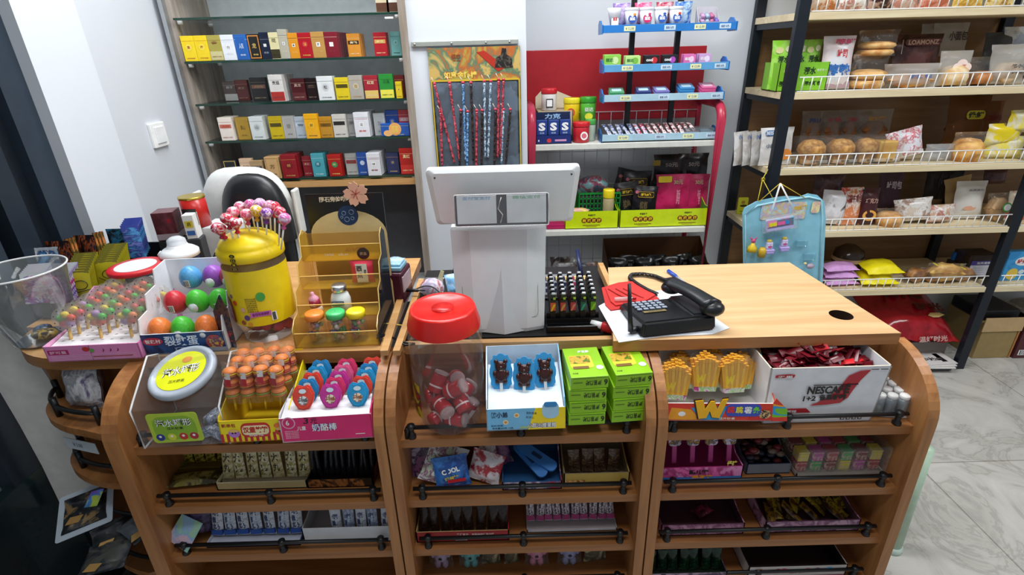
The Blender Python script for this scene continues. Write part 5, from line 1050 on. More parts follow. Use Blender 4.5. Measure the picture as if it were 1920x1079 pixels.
# right stand
PKB = pr(['c83a88', 'e86ab0', 'a82870', 'e890c8'], 18, .35)
o, w = openbox('pink_lolly_box', 'bright pink box of dark-faced candy lollies at left of second shelf, right stand', 1240, 1392, 903, Z2, .040, .13, PKB, pl('b03078'), hb=.10)
m = MB(); m.quad(w*.98, .010, pl('2a78c0'), FR(0, -.0006, .006)); F2(m, '酷儿糖', -w*.05, .026, .045, .014, INK, -.0009, .05); F2(m, '果冻棒', .0, .012, .05, .010, pl('f0a030'), -.0011, .05); F2(m, '怪味', w*.36, .045, .024, .018, pl('f0e060'), .004, .04); m.build('front_print', o)
for k in range(4):
    v = o.location+Vector((-w*.32+w*.23*k, .03, .045)); t = thing('candy_lolly', f"lolly with purple oval head and pink stick, {('leftmost','second','third','rightmost')[k]} in the pink box", 'lolly', v, 0, 'lollies in the bright pink box', rx=-14)
    bx((0, 0, .01), (.012, .005, .05), pl('c84a90'), .002).build('stick', t)
    m = MB(); m.prism(rrect(.030, .038, .008), .008, pr(['4a2a50', 'c89828', '2a1a30', 'e0d0e0'], 70, .3, seed=k), T(0, .004, .050, 90)); m.disc(.006, .005, pl('d8c8e0'), FR(-.003, -.0045, .056)); m.build('head', t)
o, w = openbox('dark_sweet_box', 'clear dark tub box of small wrapped sweets, middle of second shelf, right stand', 1398, 1482, 890, Z2, .03, .12, SMOKE, pl('2a3a58'), hb=.07)
m = MB(); [m.sph((rd.uniform(-w*.4, w*.4), rd.uniform(.02, .11), rd.uniform(.012, .05)), (.012, .009, .007), pl(rd.choice(['5a1c24', '3a1418', '8a7868', '2a2a3a', '7a2a30']), .3), 8) for _ in range(50)]; m.build('sweets', o)['kind'] = 'stuff'
o, w = openbox('candy_cube_tray', 'clear tray of bright candy cubes at right of second shelf, right stand', 1492, 1658, 896, Z2, .012, .12, pl('a8a49c'), pl('8a8478'), hb=.02, yo=0)
CU = [('a82838', 'ruby'), ('d8c828', 'yellow'), ('3aa050', 'green'), ('b83a98', 'magenta'), ('7a1c28', 'maroon')]
pc = {}
for r_ in range(3):
    for i in range(6):
        for lv in range(2):
            if lv == 0 and r_ > 0: continue
            ci = (i*2+r_*3+lv) % 5; v = o.location+Vector((-w*.42+w*.168*i, .014+.034*r_, .004+.030*lv))
            lab = f"{CU[ci][1]} candy cube, {('front','middle','back')[r_]} row, {('lower','upper')[lv]} layer, {('left','left','centre','centre','right','right')[i]} part of tray"; 
            lab = f"{CU[ci][1]} candy cube in the clear tray, {('front','middle','back')[r_]} {('lower','upper')[lv]} row, {('left','left','centre','centre','right','right')[i]}"
            if ci not in pc:
                m = MB(); m.box((0, .013, .014), (.026, .026, .027), pr(['3a1c1c', CU[ci][0], 'c8a890'], 90, .3), .002, ); m.box((0, .013, .0275), (.0262, .0262, .003), pl(CU[ci][0], .25), .001); m.quad(.022, .008, pl(CU[ci][0], .3), FR(0, -.0006, .020))
                pc[ci] = one(m, 'candy_cube', lab, 'candy cube', v, 0, 'candy cubes')
            else: dup(pc[ci], v, (0, 0, R(rd.uniform(-4, 4))), label=lab)
            
m = MB(); m.box((0, .06, .045), (w*1.04, .125, .075), clear('ffffff', .06, .12, .7, .4), .004); one(m, 'tray_film', 'loose clear film wrapped over the candy cubes', 'film', (o.location.x, o.location.y-.002, Z2+.004))
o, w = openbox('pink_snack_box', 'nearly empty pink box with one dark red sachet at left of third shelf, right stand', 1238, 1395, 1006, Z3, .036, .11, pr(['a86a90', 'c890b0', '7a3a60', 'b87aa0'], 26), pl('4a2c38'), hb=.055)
m = MB(); m.pillow(.05, .03, .012, pr(['7a1c3c', '3a1020', 'a83858'], 60), T(0, 0, .01), seed=2); v = o.location+Vector((.02, .06, .006)); one(m, 'dark_sachet', 'dark red sachet lying inside the nearly empty pink box', 'sachet', v, 30)
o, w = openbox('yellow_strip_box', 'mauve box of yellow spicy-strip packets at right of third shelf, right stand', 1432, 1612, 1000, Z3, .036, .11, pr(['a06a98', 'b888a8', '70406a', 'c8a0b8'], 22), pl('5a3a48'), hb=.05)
for k in range(12):
    m = MB(); m.pillow(.024, .07, .008, pr([['8a7818', '3a2c18', 'b8a028', '5a3818'], ['6a1c20', '8a6820', '2a1818']][k % 3 == 0], 45, .3, seed=k), T(0, 0, 0), seed=k, n=5); v = o.location+Vector((-w*.38+w*.075*k, .03+.028*(k % 3), .022+.007*(k % 2)))
    one(m, 'spicy_strip_packet', f"{'dark red' if k % 3 == 0 else 'yellow and brown'} strip packet in the mauve box, {('left','centre','right')[k//4]} part", 'packet', v, rd.uniform(-60, 60), f"{'dark' if k % 3 == 0 else 'yellow'} strip packets {('left','centre','right')[k//4]}", rx=rd.uniform(10, 40))
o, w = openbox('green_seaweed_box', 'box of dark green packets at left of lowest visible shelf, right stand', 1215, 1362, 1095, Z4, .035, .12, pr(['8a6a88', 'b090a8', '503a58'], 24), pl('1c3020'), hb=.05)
bars(o, w, 7, [['16301c', '1e4026', '0e2014']], '', .06, 'seaweed_packet', 'dark green packet on lowest visible shelf', 'dark green packets')
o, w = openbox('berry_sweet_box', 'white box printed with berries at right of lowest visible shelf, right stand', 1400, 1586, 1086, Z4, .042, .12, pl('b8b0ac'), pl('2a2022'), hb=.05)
m = MB(); 
for x, c, r_ in ((-.38, 'c87858', .009), (-.2, '8a2a3a', .008), (-.14, 'b83048', .009), (.1, '9a4a4a', .008), (.2, '5a2a58', .008), (.32, '3a98c8', .010)): m.disc(r_, r_*.8, pl(c), FR(w*x, -.0007, .028))
F2(m, '果汁软糖', -.0, .020, .04, .009, pl('8a2838'), -.0010, .03); m.quad(w*.98, .008, pl('8a2050'), FR(0, -.0007, .004)); m.build('front_print', o)
# corner shelf goods at far left
p = P(175, 745, z=.78); m = MB(); m.pillow(.10, .12, .06, pr(['b8bcc0', '8a8a90', 'd8d8dc', '6a5a80'], 16, .3), T(0, 0, .055, 80), seed=3); one(m, 'toy_bag', 'silvery grey toy bag on top corner shelf behind the black rail', 'toy bag', (-1.045, 1.07, .785), -10)
p = P(192, 740, z=.78); m = MB(); m.lathe([(.018, 0), (.02, .003), (.02, .05), (.016, .055)], pl('c85878', .3), 18); one(m, 'pink_pot', 'pink plastic pot on top corner shelf beside the silvery bag', 'pot', (-.965, 1.12, .782))
m = MB(); m.lathe([(.018, 0), (.02, .003), (.02, .04), (.017, .042)], pl('2a5a88', .3), 18); m.lathe([(.006, .0), (.006, .001)], WHITE, 12, T(0, -.02, .025, 90)); one(m, 'blue_pot', 'small blue pot on top corner shelf against the side panel', 'pot', (-.935, 1.06, .782))
m = MB(); m.box((0, 0, 0), (.10, .0015, .032), pl('c8d0d8', .3)); m.text('￥3.00', .03, .012, pl('5a6a7a'), FR(-.01, -.001, 0)); p = P(152, 836, Y=1.0); one(m, 'shelf_price_label', 'white price strip hanging under the second corner shelf', 'price label', (p.x, 1.0, p.z), -16)
HOL = pr(['14161a', '1c1e24', '8a6a48', '0e1014', '2a3038'], 16, .2); 
for k, (px, py, z, rz_, nm, cs, w_, h_) in enumerate(((160, 955, .50, 25, 'black jewellery card with rainbow foil on pale blue sheet', ['14161a', '101216', '1c1e24', '22262c', '8a7048'], .10, .10), (215, 1000, .475, 35, 'black packet with gold foil patch', ['101216', '14161a', '20242a', '4a4238'], .10, .08), (200, 1045, .468, 10, 'dark grey glossy card packet near frame bottom', ['14171c', '1c2026', '2a3038', '4a4a44'], .11, .08), (265, 985, .488, 60, 'black glossy packet against the side panel', ['0e1014', '2a2e34', '50565e'], .08, .08))):
    p = P(px, py, z=z); m = MB()
    if k == 0: m.prism(rrect(w_*1.25, h_*1.3, .006), .0015, pl('c0ccd8', .3), T(0, 0, -.003)); m.prism([(.0, .0), (.03, -.01), (.045, .035), (.015, .04)], .001, pr(['3ac8a8', 'c8d848', '3a88d8', '8a58c8'], 22, .15, metal=.6), T(0, 0, .006))
    m.pillow(w_, h_, .010, pr(cs, 24, .2, seed=k), seed=k); m.prism([(-.04, -.03), (-.01, -.035), (.0, -.018), (-.03, -.012)], .001, pl('c89a58', .3, .5), T(0, 0, .005))
    one(m, 'jewellery_card', nm+' on the lower corner shelf', 'card packet', (p.x, p.y, z), rz_, rx=18-4*k, ry=-8)

# =================== TERMINAL AND THE MIDDLE COUNTER ===================
ZC = .916
b0 = P(860, 628, z=ZC); b1 = P(1022, 632, z=ZC); bw = (b1-b0).length; bcx = (b0.x+b1.x)/2; by = b0.y
tm = thing('payment_terminal', 'white upright cash register terminal with tilted screen seen from behind', 'cash register', (bcx, by+.02, ZC), 0)
TW = pl('e6e8ea', .28, var=.02); TW2 = pl('d6d9dc', .3, var=.02)
zt = P(940, 430, Y=by+.045).z-ZC
m = MB(); cs_ = [(-.5, 0), (-.5, .10), (.5, .10), (.5, 0), (.30, -.012), (-.30, -.012)]
vs = []; 
for z, wsc, y0 in ((0, .985, .0), (.01, 1.0, -.002), (zt*.5, 1.03, .012), (zt, 1.06, .03)):
    for x, y in cs_: vs.append((x*bw*wsc, y+y0, z))
fs = [[k*6+i, k*6+(i+1) % 6, (k+1)*6+(i+1) % 6, (k+1)*6+i][::-1] for k in range(3) for i in range(6)]+[[0, 1, 2, 3, 4, 5], [18, 19, 20, 21, 22, 23][::-1]]
m.add(vs, fs, TW); m.build('body', tm)
m = MB(); fn = rrect(bw*.86, zt*.80, .012); n_ = len(fn)
m.tube([(x, -.0145+(z+zt*.55)*.135 if False else 0, z+zt*.55) for x, z in fn], .0007, pl('a8acb2'), 5, Matrix.Translation((0, -.0135, 0)) @ Matrix.Rotation(R(-9.5), 4, 'X'), closed=True); m.build('seam', tm)
m = MB(); sp = [(-.032, 0), (.030, 0), (.012, zt*.72), (-.012, zt*.72)]; spt = [(-.040, -.016, .004), (.020, -.026, .002), (.052, -.014, .004), (.006, .012, zt*.66), (-.012, .010, zt*.66), (-.020, .010, zt*.62)]
m.add([(-.050, -.0125, .002), (.008, -.026, .0), (.058, -.0125, .002), (.016, -.004+.028*.6, zt*.70), (.004, -.008+.028*.6, zt*.72), (-.010, -.004+.028*.6, zt*.70)], [[0, 1, 4, 5], [1, 2, 3, 4]], TW2); m.build('cable_spine', tm)
# screen housing tilted, back towards the customer
A, B, C_, D_ = (795, 316), (1090, 316), (1073, 418), (829, 418)
Yt, Yb = by+.025, by+.055
TL, TR, BR_, BL_ = P(*A, Y=Yt), P(*B, Y=Yt), P(*C_, Y=Yb), P(*D_, Y=Yb)
cX = (TL.x+TR.x)/2; wT = TR.x-TL.x; wB = BR_.x-BL_.x; ctr = Vector((bcx, by+.02, ZC))
sh = MB(); zT, zB = (TL.z+TR.z)/2, (BL_.z+BR_.z)/2
def rr3(w, h, r): return rrect(w, h, r, 5)
ht = math.hypot(zT-zB, Yt-Yb); tilt = math.degrees(math.atan2(Yb-Yt, zT-zB))
rim = rr3(wT, ht+.0, .010); bk = rr3(wT*.93, ht*.90, .010)
M0 = Matrix.Translation((cX-ctr.x, (Yt+Yb)/2-ctr.y+.010, (zT+zB)/2-ZC)) @ Matrix.Rotation(R(90+tilt*.9), 4, 'X')
n_ = len(rim)
def tw(p, k): return [(x*(1-.075*(1-(y/ht+.5))*1.0), y, k) for x, y in p]
vs = tw(rim, -.012)+tw(rim, .004)+tw(bk, .010)
fs = [[i, (i+1) % n_, n_+(i+1) % n_, n_+i] for i in range(n_)]+[[n_+i, n_+(i+1) % n_, 2*n_+(i+1) % n_, 2*n_+i] for i in range(n_)]+[list(range(2*n_, 3*n_)), list(range(n_))[::-1]]
sh.add(vs, fs, TW, M0); hsg = sh.build('screen_housing', tm)
for x in (-1, 1): MB().disc(.0022, .0022, pl('3a3a3c'), M0 @ T(x*wT*.44, ht*.38, .0108), 12).build('screw', hsg)
bx((0, 0, 0), (wT*.93, ht*.9, .002), pl('101418', .1), M=M0 @ T(0, 0, -.013)).build('screen_glass', tm)
# clear stand with two payment cards
q0, q1, q2, q3 = (851, 365), (1028, 366), (1026, 426), (848, 426)
Yq = by-.012; QL, QR, QB = P(*q0, Y=Yq+.012), P(*q1, Y=Yq+.012), P(*q3, Y=Yq)
qw = QR.x-QL.x; qh = QL.z-QB.z; qs = thing('payment_card_holder', 'clear acrylic holder with two white payment cards fixed on the terminal', 'card holder', ((QL.x+QR.x)/2, Yq, QB.z), 0, rx=-8)
m = MB(); m.box((0, .004, qh/2), (qw, .007, qh), pl('2a2e38', .15), .003); m.build('back_plate', qs)
for s_ in (-1, 1):
    m = MB(); m.box((s_*qw*.265, -.0005, qh*.52), (qw*.42, .0016, qh*.88), pl('e8ecef', .3), .0005); m.text('支付宝支付' if s_ < 0 else '微信支付', qw*.30, qh*.10, pl('8ab0d8' if s_ < 0 else '8ac8a0'), FR(s_*qw*.265, -.0016, qh*.88), .02); m.build('payment_card', qs)
m = MB(); m.box((0, -.003, qh*.5), (qw*1.0, .0025, qh*.98), clear('ffffff', .05, .03, 1.0), .001); m.tube([(x, -.0045, qh/2+z) for x, z in rrect(qw, qh, .004)], .0011, clear('ffffff', .6, .05, 1.0), 6, closed=True)
m.tube([(0, -.005, qh*.9), (-.008, -.005, qh*.55), (.002, -.005, qh*.35), (-.003, -.005, qh*.1)], .0014, clear('ffffff', .55, .05, 1.0), 6); m.build('clear_cover', qs)
bx((0, 0, 0), (.30, .22, .006), pl('101214', .35), .002).build if 0 else None
# lighter tray
l0, l1 = P(1028, 612, z=.925), P(1122, 612, z=.925)
lw_ = (l1-l0).length; lt_ = thing('lighter_tray', 'black stepped plastic tray full of standing lighters right of the terminal', 'tray', ((l0.x+l1.x)/2, l0.y-.008, ZC), 0)
m = MB(); m.box((0, .065, .008), (lw_*1.08, .15, .016), pl('0e0f11', .3), .002); [m.box((0, .0+.012*k, .010+.006*k), (lw_*1.06, .005, .012+.010*k), pl('0e0f11', .3)) for k in range(3)]; m.build('tray_body', lt_)
LC = [('d85a30', 'e8c020', 'orange'), ('c83838', 'c8a050', 'red'), ('b82c48', 'd88860', 'crimson'), ('1c5a4a', '30a080', 'teal'), ('5a9a1c', '98c830', 'green')]
for c in range(5):
    pro = None
    for r_ in range(6):
        v = lt_.location+Vector((-lw_*.40+lw_*.20*c, .022+.0185*r_, .024+.003*r_)); lab = f"black-topped lighter with {LC[c][2]} body, " + ('front of its file' if r_ == 0 else 'behind the front one')
        if pro is None:
            pro = thing('lighter', lab, 'lighter', v, 0, f'{LC[c][2]} lighters')
            m = MB(); m.box((0, 0, .026), (.0135, .010, .052), pl('151618', .3), .001); m.quad(.0125, .022, pl(LC[c][0], .3), FR(0, -.0056, .034)); m.prism([(-.006, -.010), (-.002, -.010), (.006, .006), (.006, .010), (.0, .006)], .0003, pl(LC[c][1], .3), FR(0, -.0058, .032)); m.build('fuel_body', pro)
            m = MB(); m.box((0, 0, .060), (.0125, .0095, .012), pl('1a1b1e', .3), .001); m.quad(.006, .006, pl('a8c838', .3), FR(.003, -.0056, .056)); m.build('guard', pro)
            m = MB(); m.box((.001, 0, .067), (.009, .008, .004), pl('d8dadc', .25, .6), .001); m.build('metal_cap', pro)
        else: dup(pro, v, label=lab, group=f'{LC[c][2]} lighters')
m = MB()
for r_ in range(2):
    for c in range(5): m.box((-lw_*.40+lw_*.20*c, 0+.014*r_, 0), (.015, .012, .006), pl('d0b070', .4), .002)
one(m, 'gold_cap_row', 'row of pale gold lighter tops on the tray behind the lighters', 'lighter tops', lt_.location+Vector((0, .135, .078)))
m = MB(); m.prism(rrect(.10, .055, .004), .003, pl('c8ccd4', .35), T(0, 0, 0, 70));
for i in range(4):
    for j in range(3): m.quad(.016, .010, pl('28365a' if i != 3 else 'c03a68'), T(-.035+.024*i, 0, 0, 70) @ T(0, -.016+.016*j, .0034))
p = P(1058, 532, z=1.0); one(m, 'sticker_card', 'white card of dark blue labels standing behind the lighters', 'card', (p.x, lt_.location.y+.175, .963), 0)
one(bx((0, 0, .008), (.12, .06, .016), pl('16171a', .5), .002), 'black_card_base', 'black block carrying the label card behind the lighters', 'block', (p.x, lt_.location.y+.185, ZC))
p = P(1140, 622, z=.93); m = MB(); m.lathe([(.0115, 0), (.0125, .002), (.0125, .030), (.011, .032)], RED, 20, T(0, 0, 0, 90, 0, 35)); m.disc(.007, .004, WHITE, T(.0, -.0126, 0, 90)); m.lathe([(.009, 0), (.009, .03)], WHITE, 16, T(0, 0, 0, -90, 0, 35)); one(m, 'lip_balm_bottle', 'small red-capped bottle lying under the paper beside lighters', 'bottle', (p.x-.008, p.y+.028, ZC+.0135), 20)
m = MB(); a_, b_ = P(1085, 475, z=1.0), P(1100, 525, z=.96); m.tube([tuple(a_+(b_-a_)*.35+Vector((0, .10, 0))), tuple(b_+Vector((0, .10, -.03)))], .006, pl('141f4c', .4), 10); one(m, 'blue_marker', 'dark blue marker leaning behind the lighter tray', 'marker', (0, 0, 0))
# bagged things left of the terminal
p = P(808, 566, z=.925); m = MB(); m.sph((0, 0, .03), (.035, .03, .03), pr(['c8c0d0', 'a898b8', 'e0dce4', 'b83a48'], 26, .25), 14); m.pillow(.07, .05, .03, BAG, T(.0, -.01, .045, 30), seed=6); one(m, 'plastic_wrapped_snack', 'lilac and grey wrapped snack behind the red jar lid', 'wrapped snack', (p.x, p.y+.04, .917))
p = P(850, 560, z=.925); m = MB(); m.pillow(.05, .06, .03, pr(['3a90d0', '88c0e8', 'e0ecf4'], 24, .3), T(0, 0, .03, 60), seed=2); one(m, 'blue_crumpled_bag', 'blue and white crumpled bag squeezed left of the terminal', 'bag', (p.x, p.y+.05, .917), 20)
m = MB(); m.prism([(-.012, 0), (.014, 0), (.012, .055), (.0, .065)], .004, pl('22262c', .4), T(0, 0, 0, 88)); p = P(848, 545, z=.93); one(m, 'dark_stand_wedge', 'dark wedge-shaped bracket standing left of the terminal', 'bracket', (p.x, p.y+.10, .917))
m = MB(); m.prism([(-.012, 0), (.006, 0), (.016, .04), (.006, .044)], .002, pl('e0d8a8', .5), T(0, 0, 0, 80)); m.sph((.03, 0, .012), (.012, .01, .012), pl('4a8a38'), 10); p = P(820, 550, z=.93); one(m, 'cream_paper_slip', 'cream paper slip and green scrap beside the wrapped snack', 'paper', (p.x-.005, p.y+.09, .917))

# =================== DESK TOP OBJECTS ===================
DZ2 = DZ+.0008
pts_ = [P(x, y, z=DZ2) for x, y in ((1122, 575), (1160, 643), (1240, 632), (1335, 628), (1368, 616), (1330, 590), (1282, 538), (1240, 545), (1150, 560))]
c_ = sum(pts_, Vector())/len(pts_); m = MB(); m.prism([(q.x-c_.x, q.y-c_.y) for q in pts_], .0012, pl('e4e8ee', .5)); one(m, 'paper_sheets', 'white paper sheets under the black telephone', 'paper', (c_.x, c_.y, DZ2))
pts_ = [P(x, y, z=DZ2+.004) for x, y in ((1128, 540), (1160, 530), (1190, 527), (1236, 560), (1215, 572), (1145, 582), (1135, 572))]
c_ = sum(pts_, Vector())/len(pts_); m = MB(); P2 = [(q.x-c_.x, q.y-c_.y) for q in pts_]; m.prism(P2, .003, pl('b82420', .7)); m.prism([(x*.86+.004, y*.8+.004) for x, y in P2], .004, pl('c42a26', .7), T(0, 0, .003, 0, 0, 4))
for k in range(3): m.tube([(-.04+.02*k, .03, .008), (-.02+.022*k, -.01, .009), (.0+.02*k, -.03, .007)], .0018, pl('a81e1c', .7), 6)
one(m, 'red_cloth', 'folded red cloth lying left of the telephone', 'cloth', (c_.x, c_.y, DZ2+.0013))
p = P(1170, 561, z=DZ+.016); m = MB(); m.lathe([(.004, -.024), (.0045, -.02), (.0045, .014)], clear('f0e0e0', .4, .1, .8), 12, T(0, 0, 0, 0, 90, 0)); m.lathe([(.0035, .014), (.0035, .026)], STEEL, 10, T(0, 0, 0, 0, 90, 0)); m.box((.026, 0, 0), (.010, .008, .008), RED, .002); one(m, 'clear_lighter', 'small clear lighter with red tip lying on the red cloth', 'lighter', (p.x, p.y, DZ+.0168), 2)
# pen
a_, b_ = P(1252, 508, z=DZ+.005), P(1298, 541, z=DZ+.005); v = b_-a_; L = v.length
o = thing('ballpoint_pen', 'blue-capped ballpoint pen lying on the desk', 'pen', a_, math.degrees(math.atan2(v.y, v.x)))
MB().lathe([(.0042, L*.36), (.0042, L*.93), (.002, L)], clear('d8e4f4', .35, .1, .8), 12, T(0, 0, 0, 0, 90, 0)).build('barrel', o); MB().lathe([(.001, L*.3), (.0015, L*.9), (.001, L*.92)], pl('3a60c0'), 8, T(0, 0, 0, 0, 90, 0)).build('refill', o)
m = MB(); m.lathe([(.0038, 0), (.0052, .003), (.0052, L*.38)], pl('1c4ab0', .3), 12, T(0, 0, 0, 0, 90, 0)); m.box((L*.2, .0, .0055), (L*.34, .003, .0015), pl('1c4ab0', .3)); m.build('cap', o); MB().lathe([(.0045, L*.90), (.003, L*.97), (.0008, L*1.01)], pl('283890', .3), 10, T(0, 0, 0, 0, 90, 0)).build('tip', o)
# telephone
K = {n: P(*xy, z=DZ+.012) for n, xy in dict(fl=(1180, 625), fr=(1335, 606), br=(1330, 560), bl=(1150, 578)).items()}
cen = Vector((.362, 1.098, 0)); ph = thing('telephone', 'black desk telephone with grey keys, handset and short antenna', 'telephone', (cen.x, cen.y, DZ+.002), -14+17)
ph.rotation_euler = (0, 0, R(9))
BK = pl('17191c', .32); BK2 = pl('22252a', .35)
pw, pd = .180, .150
def wedge(w, d, z0f, z0b, mat, nm, x=0, y=0, bev=.004):
    bm = bmesh.new(); bmesh.ops.create_cube(bm, size=1)
    for vv in bm.verts:
        zt_ = z0f+(z0b-z0f)*(vv.co.y+.5); vv.co = Vector((vv.co.x*w*(1 if vv.co.z < 0 else .96), vv.co.y*d*(1 if vv.co.z < 0 else .95), 0 if vv.co.z < 0 else zt_))
    bmesh.ops.bevel(bm, geom=list(bm.edges), offset=bev, segments=3, affect='EDGES'); bm.verts.index_update()
    mb = MB().add([tuple(q.co) for q in bm.verts], [[q.index for q in f.verts] for f in bm.faces], mat, T(x, y, 0)); bm.free(); return mb.build(nm, ph)
wedge(pw, pd, .038, .020, BK, 'base', 0, 0, .006)           # its rear stands towards the customer, keypad slopes to the clerk
Mk = Matrix.Translation((-.034, .022, .0268)) @ Matrix.Rotation(R(-6.9), 4, 'X')
KEY = pl('9aa4b4', .4)
for i in range(5):
    for j in range(4): 
        k_ = MB(); k_.box((-.030+.0155*i, -.018+.0155*j, .0025), (.0115, .0085, .004), KEY, .0015, M=Mk); k_.build('key', ph)
m = MB(); m.box((.0, -.035, .0016), (.055, .010, .0015), pl('8a7a50', .3), .0005, M=Mk); m.text('TELEPHONE', .036, .004, INK, Mk @ T(0, -.035, .0026)); m.build('name_plate', ph)
hs_ = MB(T(0, 0, .014) @ Matrix.Diagonal((1.12, 1.05, .72, 1))); path = []
for k in range(13):
    t = k/12; path.append((.040+.032*t, .070-.128*t, .060+.008*math.sin(math.pi*t)))
hs_.tube(path, [.0185+.004*abs(2*k/12-1)**3 for k in range(13)], BK, 16); hs_.sph((.039, .064, .050), (.024, .022, .022), BK, 16); hs_.sph((.073, -.056, .050), (.025, .023, .025), BK, 16); hs_.build('handset', ph)
wedge(.050, .135, .042, .030, BK2, 'cradle', .056, .0, .006)
ap, at_ = P(1182, 624, z=DZ+.006), P(1180, 533, Y=P(1182, 624, z=DZ+.006).y+.004)
inv = ph.matrix_basis.inverted(); la, lt2 = inv @ ap, inv @ at_
m = MB(); m.tube([tuple(la+Vector((0, 0, .004))), tuple((la*3+lt2)/4), tuple(lt2)], [.0062, .0055, .0038], BK, 10); m.build('antenna', ph)
m = MB(); m.tube([(la.x, la.y, .008), (la.x+.022, la.y+.004, .010)], .007, BK, 10); m.build('antenna_hinge', ph)
# coiled cord
cp = [P(x, y, z=DZ+.008) for x, y in ((1232, 552), (1215, 545), (1196, 534), (1180, 522), (1184, 515), (1205, 514), (1228, 518), (1246, 526), (1258, 524))]
cur = []
for i in range(len(cp)-1):
    for k in range(26): cur.append(cp[i].lerp(cp[i+1], k/26))
for _ in range(30): cur = [cur[0]]+[(cur[i-1]+cur[i]+cur[i+1])/3 for i in range(1, len(cur)-1)]+[cur[-1]]
hp_ = []
for i, q in enumerate(cur):
    t = (cur[min(i+1, len(cur)-1)]-cur[max(i-1, 0)]).normalized(); s_ = t.cross(Vector((0, 0, 1))).normalized(); up = s_.cross(t)
    for k in range(4):
        a = 2*math.pi*(i*4+k)/9.0; hp_.append(q+t*(0)+ (s_*math.cos(a)+up*math.sin(a))*.0048)
o = one(MB().tube(hp_, .0013, BK, 5), 'coiled_cord', 'black coiled telephone cord looping behind the handset', 'cord', (0, 0, 0))

# =================== RED RACK BEHIND ===================
YR0, YR1 = 2.30, 2.60
rk = thing('red_shelf_rack', 'red tubular shelf rack with red header board behind the terminal', 'rack', (.51, YR1, 0))
REDP = pl('b01c28', .4); REDT = pl('b8304a', .3); SHW = pl('d4d4cc', .45)
a, b = P(985, 95, Y=2.60), P(1325, 85, Y=2.60); zlo = P(1100, 205, Y=2.60).z
m = MB(); m.box(((a.x+b.x)/2-.51, 0, (1.548+zlo-.05)/2), (b.x-a.x, .018, 1.548-zlo+.05), REDP, .002); m.build('header_board', rk)
xl, xr = a.x+.012, P(1345, 265, Y=YR0).x+.01
zc = P(1350, 190, Y=2.35).z
for x in (xl, xr-.005):
    pts_ = [(x-.51, -.02, .02), (x-.51, -.02, zc)]; pts_ = [(x-.51, YR0-YR1, .01), (x-.51, YR0-YR1, zc-.08)]+[(x-.51, YR0-YR1+.07-.07*math.cos(R(k)), zc-.08+.07*math.sin(R(k))) for k in range(15, 91, 15)]+[(x-.51, -.02, zc-.01), ]
    MB().tube(pts_, .019, REDT, 12).build('side_tube', rk)
    MB().tube([(x-.51, -.01, .01), (x-.51, -.01, zc)], .012, REDT, 10).build('rear_tube', rk)
zsh = [P(1180, 268, Y=YR0).z, P(1200, 430, Y=YR0).z, P(1200, 430, Y=YR0).z-.33, .12]
for z in zsh: bx(((xl+xr)/2-.51, (YR0-YR1)/2-.012, z-.012), (xr-xl-.02, YR1-YR0-.03, .024), SHW, .002).build('shelf', rk)
m = MB()
for k in range(13): m.tube([(xl-.51+.06*k+.03, -.014, zsh[2]), (xl-.51+.06*k+.03, -.014, zsh[0]+.10)], .0018, pl('c8ccd0'), 5)
for k in range(9): m.tube([(xl-.50, -.016, zsh[2]+.08*k), (xr-.52, -.016, zsh[2]+.08*k)], .0018, pl('c8ccd0'), 5)
m.tube([(xl-.50, -.016, zsh[0]+.10), (xr-.52, -.016, zsh[0]+.10)], .0018, pl('c8ccd0'), 5); m.build('wire_back', rk)
# --- chewing gum stand on the rack
YG = 2.36; gx0, gx1 = P(1128, 130, Y=YG).x, P(1358, 130, Y=YG).x; gc = (gx0+gx1)/2; gw = gx1-gx0
gs = thing('gum_display_stand', 'blue four-tray chewing gum display stand on two black posts', 'display stand', (gc, YG, zsh[0]))
BLT = pl('2a78c4', .3); BLT2 = pl('a8c8d8', .35)
for px in (1181, 1264): 
    x = P(px, 150, Y=YG+.06).x-gc; bx((x, .07, .33), (.022, .02, .66), pl('15181c', .4), .002).build('post', gs)
TZ = []
for k, (py, wl_, c) in enumerate(((52, 1.04, BLT), (126, 1.0, pl('5a9ccc', .35)), (182, .98, BLT2), (256, .98, BLT2))):
    z = P(1240, py, Y=YG-.04).z-zsh[0]; TZ.append(z); W_ = gw*wl_
    m = MB(); m.box((0, -.045, z), (W_, .004, .028), c, .001); m.box((0, .0, z+.002), (W_, .09, .004), c); m.build('tray', gs)
    for s_ in (-1, 1): MB().prism([(-.047, -.018), (.045, -.018), (.050, .02), (.03, .034), (.0, .032), (-.02, .018), (-.047, .016)], .005, BLT if k < 3 else pl('1c5a98', .3), Matrix.Translation((s_*W_/2-.0025, 0, z)) @ Matrix(((0, 0, 1, 0), (1, 0, 0, 0), (0, 1, 0, 0), (0, 0, 0, 1)))).build('end_cap', gs)
    for x, t in ((-.16, '￥12.00'), (.0, '益达'), (.12, '￥12.00'), (.22, '益达')): m = MB(); m.quad(.045, .018, pl('e8e8b0' if '￥' in t else 'c8dcec'), FR(x, -.0478, z)); m.text(t, .034, .009, pl('3a5a88'), FR(x, -.0482, z)); m.build('price_tag', gs)
def gx(px, Y=YG-.02, py=100): return P(px, py, Y=Y).x
z0 = zsh[0]+TZ[0]+.005
